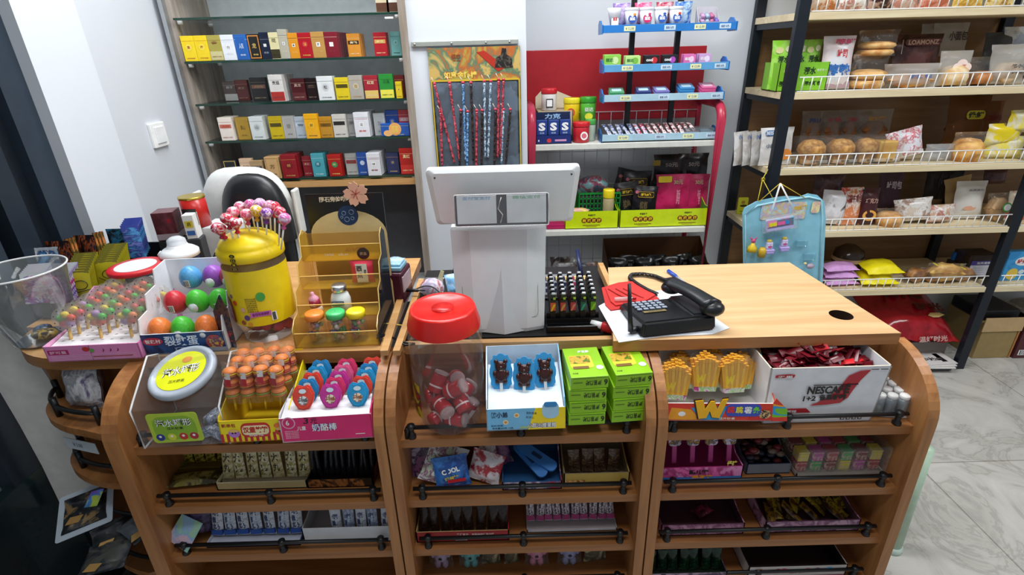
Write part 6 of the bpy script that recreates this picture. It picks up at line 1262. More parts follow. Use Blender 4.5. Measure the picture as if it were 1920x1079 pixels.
for k, (px, c, c2, nm) in enumerate(((1180, 'e08828', '2a50a8', 'orange'), (1207, 'c8286c', 'c8286c', 'pink'), (1234, '2858b0', '2858b0', 'blue'), (1261, 'c83828', '2858b0', 'red'))):
    o = thing('gum_tub', f'white gum tub with {nm} oval logo on the top blue tray', 'gum tub', (gx(px), YG-.015, z0), 0, 'gum tubs on the top tray')
    m = MB(); m.lathe([(.020, 0), (.027, .058)], pl('e8eaee', .3), 20); m.disc(.017, .016, pl(c2, .3), T(0, -.0250, .030, 83, 0, 0)); m.text('益达', .022, .013, WHITE, T(0, -.0256, .030, 83, 0, 0), .04); m.disc(.006, .004, pl(c), T(.008, -.0262, .045, 83)); m.build('tub', o)
    MB().lathe([(.027, .058), (.0285, .060), (.0285, .068), (.027, .070)], pl('dfe4ea', .3), 20).build('lid', o)
for k, (px, cs, nm) in enumerate(((1205, ['d05a98', 'e8c0d8', 'c83a70'], 'pink'), (1245, ['d84858', 'e8d0d8', 'a82848'], 'red'), (1280, ['4a98d8', 'c8e0f0', '2a68b8'], 'blue'), (1165, ['a888c8', 'e0d0ec', '8868b0'], 'lilac'))):
    m = MB(); m.pillow(.07, .09, .03, pr(cs, 26, .3), T(0, 0, .045, 90), seed=k); one(m, 'sweet_bag', f'{nm} bag of gum behind the tubs on the top blue tray', 'gum bag', (gx(px), YG+.028, z0), 0, 'bags behind the tubs')
m = MB(); m.lathe([(.012, 0), (.024, .05), (.03, .07)], pl('dfe0e6', .3), 16); m.quad(.028, .03, WHITE, FR(0, -.024, .018)); m.quad(.014, .012, RED, FR(0, -.0245, .03)); m.text('2', .006, .009, WHITE, FR(0, -.025, .03)); one(m, 'paper_cone', 'white paper cone with price tag at left of the top blue tray', 'cone', (gx(1148), YG-.02, z0))
cbx_ = thing('open_gum_box', 'grey open box of small pastel gum rolls at right of the top tray', 'gum box', (gx(1325), YG-.03, z0)); carton(.085, .07, .012, .07, pl('b8b4bc'), pl('c8c4cc')).build('carton', cbx_)
for k, (x, c) in enumerate(((-.028, 'c89ac0'), (-.010, 'a8c0dc'), (.008, 'c86a98'), (.028, '7a68c8'))):
    for j in range(2 if k < 3 else 1):
        m = MB(); m.lathe([(.008, 0), (.008, .03)], pl(c, .3), 12, T(0, 0, 0, -70)); one(m, 'gum_roll', f"{('lilac','pale blue','rose','violet')[k]} gum roll in the grey open box, {('lower','upper')[j]}", 'gum roll', cbx_.location+Vector((x, .012, .012+.018*j)), 0, 'pastel gum rolls')
z0 = zsh[0]+TZ[1]+.005
for k, (px, c, c2, tx, nm, w_) in enumerate(((1148, '8ac850', 'c8e0a0', '益达', 'light green', .068), (1186, 'b8dc88', '7ab848', '益达', 'pale green', .062), (1222, '202226', 'c83038', 'cool', 'black and red', .060), (1256, '202226', 'b050b8', 'cool', 'black and purple', .060), (1292, 'd870b0', 'f0c8e0', '益达', 'pink', .05), (1321, 'c8a0d0', 'e8d8f0', '益达', 'lilac', .05))):
    for j in range(2):
        m = MB(); hh = .046 if k == 0 else .040; m.box((0, .009, hh/2), (w_, .018, hh), pl(c, .3), .001); m.disc(w_*.2, hh*.3, pl(c2, .3), FR(w_*.15, -.0006, hh*.55)); m.text(tx, w_*.45, hh*.3, WHITE if k > 1 else pl('2a7a38'), FR(-w_*.18, -.0009, hh*.6), .03); m.quad(w_*.9, .005, WHITE, FR(0, -.0007, hh*.15))
        one(m, 'gum_carton', f"{nm} gum carton on the second blue tray, {('front','behind the front one')[j]}", 'gum carton', (gx(px), YG-.036+.026*j, z0+.002*j), 0)
z0 = zsh[0]+TZ[2]+.005
for k, (px, c, nm, n_) in enumerate(((1155, '4a9868', 'green', 2), (1205, '2a3c78', 'dark blue', 2), (1240, '7a78b8', 'violet', 2), (1285, '3a88c0', 'sky blue', 3), (1325, 'd05a90', 'pink', 3))):
    for j in range(n_):
        m = MB(); m.box((0, .03, .004), (.06, .06, .008), pl(c, .3), .001); m.prism(rrect(.04, .03, .006), .0004, pl('b8d8e8' if k != 4 else 'e8b8cc'), T(0, .03, .0082)); one(m, 'flat_gum_tin', f"flat {nm} gum tin on third tray, {('bottom','on top','topmost')[j]}", 'gum tin', (gx(px, py=170)+.002*j, YG-.040+.003*j, z0+.0095*j), rd.uniform(-5, 5), rx=16)
z0 = zsh[0]+TZ[3]+.005
bcs = [(['20243c', 'c8ccd8', '3a4a78'], 'silver-blue')]*5+[(['1c3a8c', 'c8d8f0', 'b82838'], 'navy and red')]*2+[(['b01c28', 'e8d8d8', '6a1418'], 'red wafer')]*8
for k, (cs, nm) in enumerate(bcs):
    x = gx(1140+11.5*k, py=235); m = MB(); m.pillow(.020, .085, .010, pr(cs, 60, .25, seed=k % 3), T(0, 0, .014, 22, 0, 0) if False else T(0, 0, .0, 28, 0, 0), seed=k % 4, n=5)
    one(m, 'chocolate_stick', f"{nm} chocolate stick on the lowest gum tray, {'left' if k < 5 else 'centre' if k < 10 else 'right'} part", 'chocolate stick', (x, YG-.004, z0+.022), rd.uniform(8, 22), f"{nm} sticks {'l' if k < 5 else 'c' if k < 10 else 'r'}")
for k, (px, c) in enumerate(((1298, 'c0a8b8'), (1325, 'a8c4d8'))):
    o, = (thing('clear_gum_box', f"clear-lidded flat box of {'pinkish' if k == 0 else 'pale blue'} gum at right of lowest tray", 'gum box', (gx(px, py=235), YG-.035, z0), 0, rx=0),)
    bx((0, .035, .006), (.055, .07, .012), pl(c, .4), .001).build('gum', o); bx((0, .035, .012), (.060, .078, .024), clear('8a9498', .3, .08, .8), .001).build('case', o)
# left end of the rack shelf: boxes and bottles of gum
Yf = 2.335; zs = zsh[0]+.001
def rx_(px, Y=Yf, py=250): return P(px, py, Y=Y).x
o = thing('gum_pack_box', 'dark blue box with three gum packs printed S on the rack shelf', 'gum box', (rx_(1038), Yf-.01, zs)); w_ = .155
hB = P(1038, 210, Y=Yf+.06).z-zs; hF = P(1038, 254, Y=Yf-.01).z-zs
carton(w_, .07, max(.03, hF), hB, pl('1c2c6c', .3), pl('16244c')).build('carton', o)
m = MB(); F2(m, '力克', .0, hB-.018, .07, .022, pl('9ac0e8'), .066, .04); m.disc(.010, .009, pl('c83838'), FR(-.02, -.0007, .014)); m.quad(.05, .008, pl('c890b8'), FR(.03, -.0007, .014)); m.text('8', .006, .008, WHITE, FR(-.065, -.0008, .014)); m.build('front_print', o)
for k in range(3):
    m = MB(); m.box((0, .008, .032), (.046, .016, .064), pl('24408c', .3), .002); m.text('S', .030, .034, WHITE, FR(0, -.0008, .036), .05); m.text('劲浪', .02, .007, pl('c8d8f0'), FR(0, -.0008, .010)); one(m, 'gum_pack', f"blue gum pack with white S, {('left','middle','right')[k]} of three in the dark blue box", 'gum pack', o.location+Vector((-.05+.050*k, .014, .034)), 0, 'three S gum packs')
def bottle(px, pyt, pyb, wpx, bc, lc, label, Y, dec=None, zz=None):
    z = zz if zz is not None else P(px, pyb, Y=Y).z; t = P(px, pyt, Y=Y); r_ = wpx/2*mpp(t); H_ = t.z-z; o = thing('gum_bottle', label, 'gum bottle', (t.x, Y+r_*.5, z))
    MB().lathe([(r_*.92, 0), (r_, .003), (r_, H_*.72), (r_*.95, H_*.76)], bc if not isinstance(bc, str) else pl(bc, .3), 24).build('bottle_body', o)
    MB().lathe([(r_*1.02, H_*.76), (r_*1.04, H_*.78), (r_*1.04, H_*.97), (r_*.98, H_)], pl(lc, .3), 24).build('lid', o)
    if dec: m = MB(); dec(m, r_, H_); m.build('label', o)
    return o
cb_ = thing('opened_flap_carton', 'beige opened carton with torn flaps carrying a red-lidded gum bottle', 'carton', (rx_(1040, 2.42), 2.40, zs))
hc_ = P(1040, 208, Y=2.40).z-zs; carton(.155, .12, hc_, hc_, pl('c8b898'), pl('b0a080')).build('carton', cb_); bx((0, .06, hc_-.005), (.15, .115, .006), pl('b8a888')).build('inner_shelf', cb_)
m = MB(); m.prism([(-.08, 0), (-.035, 0), (-.03, .06), (-.055, .075), (-.08, .05)], .002, pl('d0c4a8'), T(0, .115, hc_, 80)); m.prism([(-.02, 0), (.08, 0), (.09, .045), (.02, .075)], .002, pl('c4b698'), T(0, .115, hc_, 72)); m.build('torn_flaps', cb_)
bottle(1030, 166, 208, 29, 'e0dcd8', 'c8202a', 'red-lidded white gum bottle standing on the beige carton', 2.42, lambda m, r, h: (m.quad(r*.9, h*.4, INK, FR(-r*.0, -r-.001, h*.35)), m.quad(r*.7, h*.3, WHITE, FR(0, -r-.0014, h*.35))), zz=zs+hc_)
zb_ = zs+.085
for px, bc, lc, lab, c3 in ((1073, 'e8c818', 'e8d828', 'yellow gum bottle on the upper layer', 'c8402c'), (1104, '5ab840', '4aa838', 'green gum bottle on the upper layer', 'e8e060')):
    pass
one(bx((rx_(1088, 2.44), 2.45, zs+.04), (.11, .09, .08), pl('a8a8a0', .5), .002), 'hidden_gum_carton', 'grey carton under the yellow and green gum bottles', 'carton', (0, 0, 0))
bottle(1073, 184, 226, 30, 'e8c818', 'e8d828', 'yellow gum bottle standing above the red one', 2.42, lambda m, r, h: (m.disc(r*.5, r*.5, pl('c8502c'), FR(-r*.2, -r-.001, h*.4)), m.disc(r*.3, r*.3, pl('f0a060'), FR(-r*.2, -r-.0014, h*.4))), zz=zs+.081)
bottle(1104, 182, 226, 30, '5ab840', '3aa030', 'green gum bottle right of the yellow one', 2.42, lambda m, r, h: (m.text('益达', r*1.1, r*.5, WHITE, FR(0, -r-.001, h*.5)), m.disc(r*.5, r*.4, pl('e8e040'), FR(0, -r-.001, h*.2))), zz=zs+.081)
bottle(1091, 229, 270, 31, 'c02430', 'c8202a', 'red gum bottle at front of the rack shelf', 2.34, lambda m, r, h: (m.disc(r*.45, r*.5, WHITE, FR(r*.25, -r-.001, h*.35)), m.disc(r*.3, r*.3, pl('d86a78'), FR(r*.25, -r-.0014, h*.35))), zz=zs)
bottle(1108, 224, 262, 20, 'a8b8a8', '4aa048', 'small green-lidded bottle half hidden behind the red one', 2.375, None, zz=zs)
# --- middle shelf of the rack: goji betel boxes, pouches
Y0 = 2.325; zm = zsh[1]+.001
LIM = pl('c8dc14', .35)
bxs = ((1059, 1158, 'left'), (1161, 1326, 'right'))
for xa, xb, nm in bxs:
    a, b = P(xa, 432, Y=Y0).x, P(xb, 430, Y=Y0).x; w_ = b-a; hF = P(1200, 394, Y=Y0).z-zm
    o = thing('lime_display_box', f'lime yellow display box with brown oval lettering, {nm} one on the rack', 'display box', ((a+b)/2, Y0, zm)); carton(w_, .17, hF, hF*1.5, LIM, pl('4a8a28')).build('carton', o)
    m = MB()
    for x in ((0,) if nm == 'left' else (-w_*.24, w_*.26)):
        m.text('和成天下', .034, .009, INK, FR(x, -.001, hF*.78), .03)
        for q, g in enumerate('枸杞槟榔'): m.disc(.013, .012, pl('7a3a14'), FR(x-.034+.0225*q, -.0008, hF*.48)); m.text(g, .016, .015, pl('f0c828'), FR(x-.034+.0225*q, -.0012, hF*.48), .03)
        m.quad(.08, .003, pl('7a4a14'), FR(x, -.0008, hF*.2)); m.quad(.05, .0015, pl('7a4a14'), FR(x, -.0008, hF*.12))
    m.build('front_print', o)
# green basket and bottle
a, b = P(1085, 400, Y=2.42).x, P(1160, 400, Y=2.42).x; zt_ = P(1120, 362, Y=2.42).z
o = thing('green_mesh_basket', 'green perforated plastic basket behind the left lime box', 'basket', ((a+b)/2, 2.41, zm)); h_ = zt_-zm; m = MB(); w_ = b-a
for zc_ in (.004, h_): m.box((0, 0, zc_), (w_, .006, .008), pl('1c8a38', .35))
for k in range(6): m.box((0, 0, h_*k/6), (w_, .004, .004), pl('1c8a38', .35))
for k in range(12): m.box((-w_/2+w_*k/11, 0, h_/2), (.004, .004, h_), pl('1c8a38', .35))
m.box((-w_/2, .05, h_/2), (.004, .10, h_), pl('1c8a38', .35)); m.box((w_/2, .05, h_/2), (.004, .10, h_), pl('1c8a38', .35)); m.build('mesh_wall', o)
bottle(1143, 356, 402, 21, 'b8a880', 'e8d020', 'small drink bottle with yellow cap standing in the left lime box', 2.36, lambda m, r, h: (m.quad(r*1.5, h*.3, WHITE, FR(0, -r-.001, h*.25)), m.quad(r, .002, INK, FR(0, -r-.0014, h*.3))), zz=zm+.008)
m = MB(); m.sph((0, 0, .045), (.075, .05, .045), pr(['3a88a8', '8ac8d0', 'b83a58', '2a4a68'], 22, .25), 16); m.pillow(.15, .12, .06, BAG, T(0, -.01, .06, 60), seed=3); one(m, 'bagged_toy', 'clear bag with blue and pink toy above the green basket', 'toy bag', (P(1112, 345, Y=2.47).x, 2.48, P(1112, 365, Y=2.47).z))
one(bx((0, 0, 0), (.13, .1, P(1112, 365, Y=2.47).z-zm-.002), pl('4a4a4c', .5), .003), 'grey_support_box', 'grey box under the bagged toy, behind the green basket', 'box', (P(1112, 345, Y=2.47).x, 2.485, (zm+P(1112, 365, Y=2.47).z)/2))
m = MB(); m.pillow(.09, .03, .02, pr(['e8d8c8', 'e8a8a0', 'e8c850'], 30), T(0, 0, .03, 10), seed=1); one(m, 'snack_wrapper', 'pink and cream wrapper lying in the left lime box', 'wrapper', (P(1088, 392, Y=2.37).x, 2.39, zm+.04), -15)
m = MB(); m.box((0, 0, .012), (.09, .12, .022), pl('b01c58', .35), .002); one(m, 'magenta_carton', 'magenta carton edge seen at left of the lime boxes', 'carton', (P(1042, 428, Y=2.36).x, 2.39, zm))
BPK = pr(['16151a', '201c22', '101014', '2a2228'], 14, .3); GOLDL = pl('c8a030', .3, .3)
def pouch(px, pyb, pyt, w_, Y, label, rz=0, mat=None, deco=None, ry=0):
    z = P(px, pyb, Y=Y).z; t = P(px, pyt, Y=Y).z; h = t-z; m = MB(); m.pillow(w_, h, .03, mat or BPK, T(0, 0, h/2, 90), seed=px % 17, crimp=.05)
    if deco: deco(m, w_, h)
    return one(m, 'snack_pouch', label, 'pouch', (P(px, (pyb+pyt)/2, Y=Y).x, Y, max(z, zm+.004)), rz, ry=ry, rx=-6)
def gd(m, w, h): m.prism(rrect(w*.62, h*.18, .006), .0008, pl('2a1c10'), FR(0, -.0150, h*.72)); m.tube([(x, -.0165, h*.72+z) for x, z in rrect(w*.62, h*.18, .006)], .0015, GOLDL, 5, closed=True); m.text('和成', w*.42, h*.10, pl('e8c030'), FR(0, -.0165, h*.72), .04); m.disc(.008, .008, pl('d06a88'), FR(-w*.36, -.0145, h*.8)); m.text('槟榔', w*.3, h*.28, pl('6a5a38'), FR(-w*.05, -.0160, h*.36))
pouch(1165, 392, 318, .13, 2.52, 'black pouch with gold plaque at back left of the pouches', mat=None, deco=gd, ry=14)
pouch(1195, 392, 322, .14, 2.49, 'black pouch with gold plaque, tall middle one', deco=gd)
pouch(1180, 404, 342, .12, 2.45, 'black pouch with gold plaque, left of the front pair', deco=gd, ry=-6)
pouch(1207, 404, 350, .12, 2.42, 'frontmost black pouch with gold plaque left of the pink pouches', deco=gd, ry=4)
d50 = lambda m, w, h: (m.text('50元', w*.36, h*.16, pl('a89898'), FR(.0, -.0165, h*.62), .03), m.prism(rrect(w*.2, h*.2, .004), .0008, pl('c8a030'), FR(-w*.42, -.0150, h*.7)))
pouch(1258, 340, 290, .17, 2.54, 'dark brown pouch marked 50 at the back', deco=d50, mat=pr(['241c20', '1a1418', '3a2428'], 10, .25)); pouch(1300, 340, 288, .15, 2.55, 'black pouch marked 50 at back right', deco=d50, mat=pr(['1c181c', '241e22'], 10, .25))
one(bx((0, 0, 0), (.27, .05, P(1258, 340, Y=2.54).z-zm-.004), pl('1a1a1c', .5), .003), 'black_support_box', 'black box under the dark pouches marked 50', 'box', (P(1276, 340, Y=2.54).x, 2.55, (zm+P(1258, 340, Y=2.54).z)/2))
d30 = lambda m, w, h: (m.text('30元', w*.26, h*.12, pl('d8b898'), FR(w*.12, -.0168, h*.80), .03), m.text('醇香', w*.10, h*.4, pl('e890a8'), FR(w*.14, -.0168, h*.42), .02), m.prism(rrect(w*.38, h*.16, .005), .0008, pl('e8c828'), FR(-w*.26, -.0150, h*.88)) if w > .15 else None)
pouch(1262, 398, 328, .165, 2.43, 'hot pink pouch marked 30, left of the pair', deco=d30, mat=pr(['c81c58', 'd02862', 'b81850'], 12, .3)); pouch(1302, 398, 328, .14, 2.45, 'hot pink pouch marked 30, right of the pair', deco=d30, mat=pr(['c81c58', 'd02862', 'b81850'], 12, .3), rz=-3)
# lower bay: brown box of black bags, dark clutter
zl = zsh[2]+.001
o = thing('brown_carton', 'brown open carton filled with black bags on the lowest visible rack shelf', 'carton', (P(1240, 480, Y=2.36).x, 2.335, zl)); carton(.50, .22, .11, .20, pl('5c3a20', .6), pl('6a4424', .6)).build('carton', o)
for k in range(7):
    m = MB(); m.pillow(.10, .12, .04, pl('131316', .25), T(0, 0, .05, 80), seed=k); m.text('50', .02, .014, pl('8a8480'), FR(0, -.021, .07)); one(m, 'black_bag', f"black bag in the brown carton, {('leftmost','second','third','fourth','fifth','sixth','rightmost')[k]}", 'bag', o.location+Vector((-.20+.066*k, .06+.03*(k % 2), .04)), 6*k-15, 'black bags in the brown carton')
m = MB(); m.pillow(.14, .16, .07, pr(['2a2a2e', '18181a', '5a4a44', '8a8a8c'], 18, .25), T(0, 0, .08, 80), seed=2); one(m, 'dark_clutter_bag', 'dark wrapped bag behind the lighters on the lower rack shelf', 'bag', (P(1060, 480, Y=2.36).x, 2.40, zl))
m = MB(); m.pillow(.10, .14, .05, pr(['1a1c28', '24283a', '6a4a38'], 22, .3), T(0, 0, .07, 80), seed=4); one(m, 'brown_printed_bag', 'dark bag with brown print beside the brown carton', 'bag', (P(1105, 480, Y=2.36).x, 2.37, zl), 12)

# --- staff toy poster with coloured strings on the pillar
YP = 2.195; a, b = P(802, 95, Y=YP), P(975, 85, Y=YP); zb = P(890, 330, Y=YP).z; zm_ = P(890, 150, Y=YP).z; zt2 = P(890, 88, Y=YP).z
po = thing('toy_staff_poster', 'hanging blister poster of red, blue and black toy staffs on the pillar', 'poster', ((a.x+b.x)/2, YP, zb)); w_ = b.x-a.x
bx((0, -.004, (zt2-zb)/2), (w_, .006, zt2-zb), pr(['2c3440', '3a4858', '242a34', '5a6a7c'], 9, .3)).build('backing_card', po)
m = MB(); hz0 = zm_-zb; hz1 = zt2-zb; m.quad(w_, hz1-hz0, pr(['5a7a4c', 'a89a48', 'b8622c', '4a7a60', 'c8a860'], 9, .35, seed=3), FR(0, -.008, (hz0+hz1)/2))
m.prism([(-.01, .04), (.02, .045), (.10, -.015), (.07, -.03)], .0008, pl('b03020', .35), FR(.02, -.0085, (hz0+hz1)/2)); m.prism([(-.035, -.035), (.035, -.035), (.03, .0), (.012, .01), (.010, .032), (-.006, .034), (-.010, .010), (-.03, .0)], .001, pr(['141414', '2c2824', '141414', '5a5048'], 80), FR(w_*.32, -.009, hz1-.04))
F2(m, '如意金箍棒', -w_*.16, hz0+.020, .13, .024, pl('e8c858'), -.0092, .03); F2(m, '悟空', -w_*.2, hz1-.035, .035, .026, pl('8a4820'), -.0092, .02); m.build('printed_header', po)
m = MB(); [m.box((x, -.010, hz0/2), (.005, .004, hz0), pl('d0b030', .3)) for x in (-w_*.485, w_*.485)]; m.box((-.0, -.010, hz0), (w_*.96, .003, .006), pl('d0b030', .3)); m.build('gold_border', po)
m = MB(); m.box((0, -.016, hz0/2-.0), (w_*.92, .012, hz0*.96), clear('c8d8e8', .08, .05, .8), .004); m.build('clear_blister', po)
SC_ = {'r': ['b02030', '6a1420', 'd85a68'], 'b': ['2a6ab8', '184078', '8ab8e0'], 'k': ['241c1c', '4a3838', '141212'], 's': ['6a98c0', 'c8d8e4', '3a5878']}
for k, (x1, y1, x2, y2, c) in enumerate(((815, 160, 852, 305, 'r'), (843, 158, 862, 302, 'r'), (868, 158, 873, 300, 'b'), (883, 158, 888, 300, 'k'), (908, 155, 910, 295, 's'), (920, 155, 915, 295, 's'), (935, 152, 933, 295, 'r'), (944, 152, 938, 290, 'r'), (826, 212, 829, 310, 'r'), (864, 210, 862, 310, 'k'), (877, 212, 876, 310, 'b'), (894, 210, 893, 310, 'r'), (904, 210, 903, 308, 'k'), (929, 208, 927, 310, 'k'), (944, 208, 940, 308, 's'), (957, 208, 948, 310, 'k'))):
    A_, B_ = P(x1, y1, Y=YP-.026), P(x2, y2, Y=YP-.026); v = B_-A_; L = v.length
    nm = {'r': 'red', 'b': 'blue', 'k': 'black', 's': 'silver-blue'}[c]; row = 'upper' if y1 < 180 else 'lower'
    side = 'far left' if x1 < 850 else 'left of centre' if x1 < 895 else 'right of centre' if x1 < 925 else 'far right'
    o = thing('toy_staff', f"{nm} spiral toy staff on the poster, {row} row, {side}", 'toy staff', A_, 0, 'toy staffs on the poster'); pts_ = [tuple(v*(i/40)) for i in range(41)]
    MB().tube(pts_, [(.0045+.0012*math.sin(i*1.6)) for i in range(41)], pr(SC_[c], 160, .25, kind='noise'), 8).build('shaft', o)
    m = MB(); m.sph((0, 0, .006), (.007, .005, .005), pl('d83a50', .3), 8); m.tube([(0, 0, .008), (-.010, -.002, .028)], .0012, pl('e0d0c0'), 5); m.build('tassel', o)
m = MB(); m.box((0, 0, 0), (P(972, 85, Y=YP).x-P(772, 90, Y=YP).x, .008, .018), pl('a8aca4', .4, .4), .002); [m.lathe([(.004, 0), (.004, .003)], STEEL, 8, T(x, -.004, 0, 90)) for x in (-.19, -.05, .08, .17)]
one(m, 'hanging_rail', 'thin grey metal strip holding the toy poster at top', 'rail', ((P(972, 85, Y=YP).x+P(772, 90, Y=YP).x)/2, YP-.002, P(872, 86, Y=YP).z+.010))

# =================== BREAD RACK ON THE RIGHT ===================
YF, YBK = 2.26, 2.64
LB = [1.628, 1.338, 1.028, .738, .437]; TB = .026
x0 = P(1507, 10, Y=YF).x; x1 = 2.286; x2 = x1+(x1-x0)
br = thing('bread_rack', 'tall black-posted bread rack with pale wood shelves and white wire guards', 'rack', (x0, YF, 0))
PO = pl('1a212a', .4, .3)
for x in (x0, x1, x2):
    for y in (YF, YBK): bx((x-x0, y-YF, 1.35), (.044, .03, 2.70), PO, .002).build('post', br)
for bi, (xa, xb) in enumerate(((x0, x1), (x1, x2))):
    for li, z in enumerate(LB+[1.93]):
        s_ = bx(((xa+xb)/2-x0, .18, z+TB/2), (xb-xa-.046 if 1 else 0, .39, TB), MAPLE, .001).build('shelf', br)
        if bi == 0: 
            bx((-.0, .19, z+TB/2), (.040, .36, TB), MAPLE, .001).build('shelf_end', br)
            bx((0, .19, z-.012), (.03, .35, .022), PO).build('side_beam', br)
        g = MB(); L = xb-xa-.06; cx = (xa+xb)/2-x0
        g.tube([(cx-L/2, -.012, z+TB+.058), (cx+L/2, -.012, z+TB+.058)], .0026, WHITE, 6); g.tube([(cx-L/2, -.008, z+TB+.004), (cx+L/2, -.008, z+TB+.004)], .0024, WHITE, 6)
        n = 30
        for k in range(n): x = cx-L/2+L*(k+.5)/n; g.tube([(x, -.008, z+TB+.003), (x, -.012, z+TB+.058)], .0021, WHITE, 5)
        g.build('wire_guard', br)
    bx(((xa+xb)/2-x0, YBK-YF+.017, 1.02), (xb-xa, .010, 1.22), wood('80603f', '94714c', 'X', name='rack_back')).build('back_panel', br)
def LT(l): return LB[l-1]+TB+.001
LAP = []
def rp(px, py, l, Y): return P(px, py, Y=Y)
def bagsize(px, wpx, hpx, l, Y):
    q = Vector((P(px, {1: 12, 2: 135, 3: 280, 4: 400, 5: 520}[l], Y=Y).x, Y, LT(l)+.05)); s_ = mpp(q); return q.x, wpx*s_, hpx*s_*.92
BD = {}
def bunshape(m, r, h, c1='d89c50', c2='b06a2c', x=0, y=0, z=0, n=18):
    m.lathe([(r*.001, z), (r*.85, z), (r, z+h*.35), (r*.92, z+h*.68), (r*.6, z+h*.93), (.001, z+h)], _bread(c1, c2, 26, .5), n, T(x, y, 0), cap=False, wob=.03)
def bbag(px, wpx, hpx, l, label, Y=2.33, mat=None, bread=None, rz=0, rx=-8, ry=0, clr=None, lay=False, deco=None, dz=0, t=.05, name='bread_bag', cat='bread bag', crimp=.07, grp=None):
    x, w, h = bagsize(px, wpx, hpx, l, Y); o = thing(name, label, cat, (x, Y, LT(l)+dz+.5*t*abs(math.sin(R(rx)))+.5*w*abs(math.sin(R(ry)))*.9), rz, grp, rx=rx, ry=ry)
    M = T(0, 0, h/2, 90) if not lay else T(0, 0, t/2, 12)
    if lay: h2 = h*1.5
    m = MB(); m.pillow(w, h if not lay else h2, t, mat or clr or BAG, M, seed=px % 23, crimp=crimp, n=9); m.build('wrapper', o)
    if bread: b = MB(); bread(b, w, h); b.build('bread', o)
    if deco: d = MB(); deco(d, w, h, -t/2-.001); d.build('print', o)
    return o
def bun1(c1='d89c50', c2='b06a2c', k=.42, hh=.55): return lambda m, w, h: bunshape(m, w*k, h*hh, c1, c2)
def loaf(c1='d89c50', c2='a8652c', k=.8, hh=.5):
    def f(m, w, h): m.pillow(w*k, .05, h*hh, _bread(c1, c2, 24, .5), T(0, 0, h*hh/2+.004), seed=5, crimp=0, n=10)
    return f
def tx(s, c, fx=0, fz=.5, fw=.6, fh=.2, bg=None):
    def f(m, w, h, y):
        if bg: m.prism(rrect(w*fw*1.2, h*fh*1.4, min(w, h)*.08), .0008, pl(bg), FR(w*fx, y, h*fz))
        m.text(s, w*fw, h*fh, pl(c), FR(w*fx, y-.0015, h*fz), .03)
    return f
def multi(*fs):
    def f(m, w, h, y): [g(m, w, h, y) for g in fs]
    return f
MILK = clear('e8e4dc', .32, .2, .7, .4)
# level 1 (top, only the lower part of the goods shows)
for k, (px, w_, cs, nm) in enumerate(((1540, 60, ['d8a060', 'e8d0b8', 'c87838'], 'orange bread pack'), (1598, 56, ['e8dcd0', 'b87868', 'f0ece8'], 'white and brown toast pack'), (1650, 50, ['5a2c28', 'c8a898', '3a1c1c'], 'striped brown pack'), (1695, 50, ['7a4038', 'e0d0c8', 'c88878'], 'reddish brown pack'), (1750, 62, ['d8866c', 'e8a898', 'c86a50'], 'salmon pink pack'), (1812, 58, ['e8c848', 'f0dc88', 'd0a038'], 'yellow cake pack'), (1872, 58, ['e8c048', 'f4e4a8', 'b88a38'], 'gold and cream cake pack'))):
    bbag(px, w_, 62, 1, f'{nm} on the top visible shelf of the bread rack', mat=pr(cs, 34, .3, seed=k, kind='soft') if False else pr(cs, 30, .3, seed=k), t=.06)
# level 2
a, b = P(1437, 182, Y=2.36), P(1540, 182, Y=2.32)
o = thing('green_snack_box', 'bright green carton of upright snack bags at left end of second shelf', 'display box', ((a.x+b.x)/2+.01, 2.315, LT(2)), 0); w_ = b.x-a.x-.01
GB = pl('86c832', .35); carton(w_, .14, .11, .11, GB, pl('6ab020')).build('carton', o)
m = MB(); F2(m, '源水', w_*.12, .078, .05, .03, pl('1c3a14'), -.001, .04); F2(m, '源水鲜包', -w_*.30, .03, .07, .022, pl('1c3a14'), -.001, .04); F2(m, '源水鲜包', w_*.22, .03, .07, .018, pl('1c3a14'), -.001, .04); F2(m, '酸甜多汁', w_*.36, .08, .04, .010, pl('e0f0c0'), -.001); m.disc(.014, .011, pl('e8d8b0'), FR(-w_*.34, -.001, .078)); m.build('front_print', o)
for k, (dx, rz_) in enumerate(((-.33, -6), (-.02, 5), (.28, 12))):
    x, w2, h2 = bagsize(1490, 42, 72, 2, 2.38); m = MB(); m.pillow(w2, .19, .03, pr(['7cc428', '8ed03a', 'a8dc60'], 22, .25, seed=k), T(0, 0, .095, 90), seed=k, crimp=.06); m.text('源水', w2*.5, .028, pl('1c3a14'), FR(0, -.018, .115), .04); m.disc(.016, .012, pl('e8e0a0'), FR(-.02, -.0165, .15)); m.disc(.012, .012, pl('f0ecc8'), FR(.015, -.017, .155))
    one(m, 'snack_pouch', f"bright green snack bag standing in the green carton, {('left','middle','right')[k]} of three", 'pouch', (o.location.x+w_*dx, 2.37, LT(2)+.006), rz_, 'green bags in the green carton', rx=-6)
bbag(1568, 58, 100, 2, 'white toast pack with blue round lettering right of green carton', mat=pr(['e8e8ea', 'dcdce2', 'e8d8d8'], 12, .3), deco=multi(tx('醇熟', '2a68b0', 0, .36, .72, .22), tx('吐司', 'c83038', .05, .66, .30, .16), lambda m, w, h, y: m.quad(w*.9, h*.12, pl('a88a90'), FR(0, y*.3, h*.08)), tx('醇鲜', 'b02850', .1, .88, .6, .10)), t=.045, rz=-4)
def burgers(m, w, h):
    for k in range(2): bunshape(m, w*.44, h*.28, 'e8c080', 'c88a48', 0, 0, h*(.02+.26*k)+.002); 
    for k in range(2): m.lathe([(w*.40, h*(.13+.26*k)), (w*.41, h*(.15+.26*k)), (w*.38, h*(.17+.26*k))], pl('f0dca8', .6), 16, cap=False)
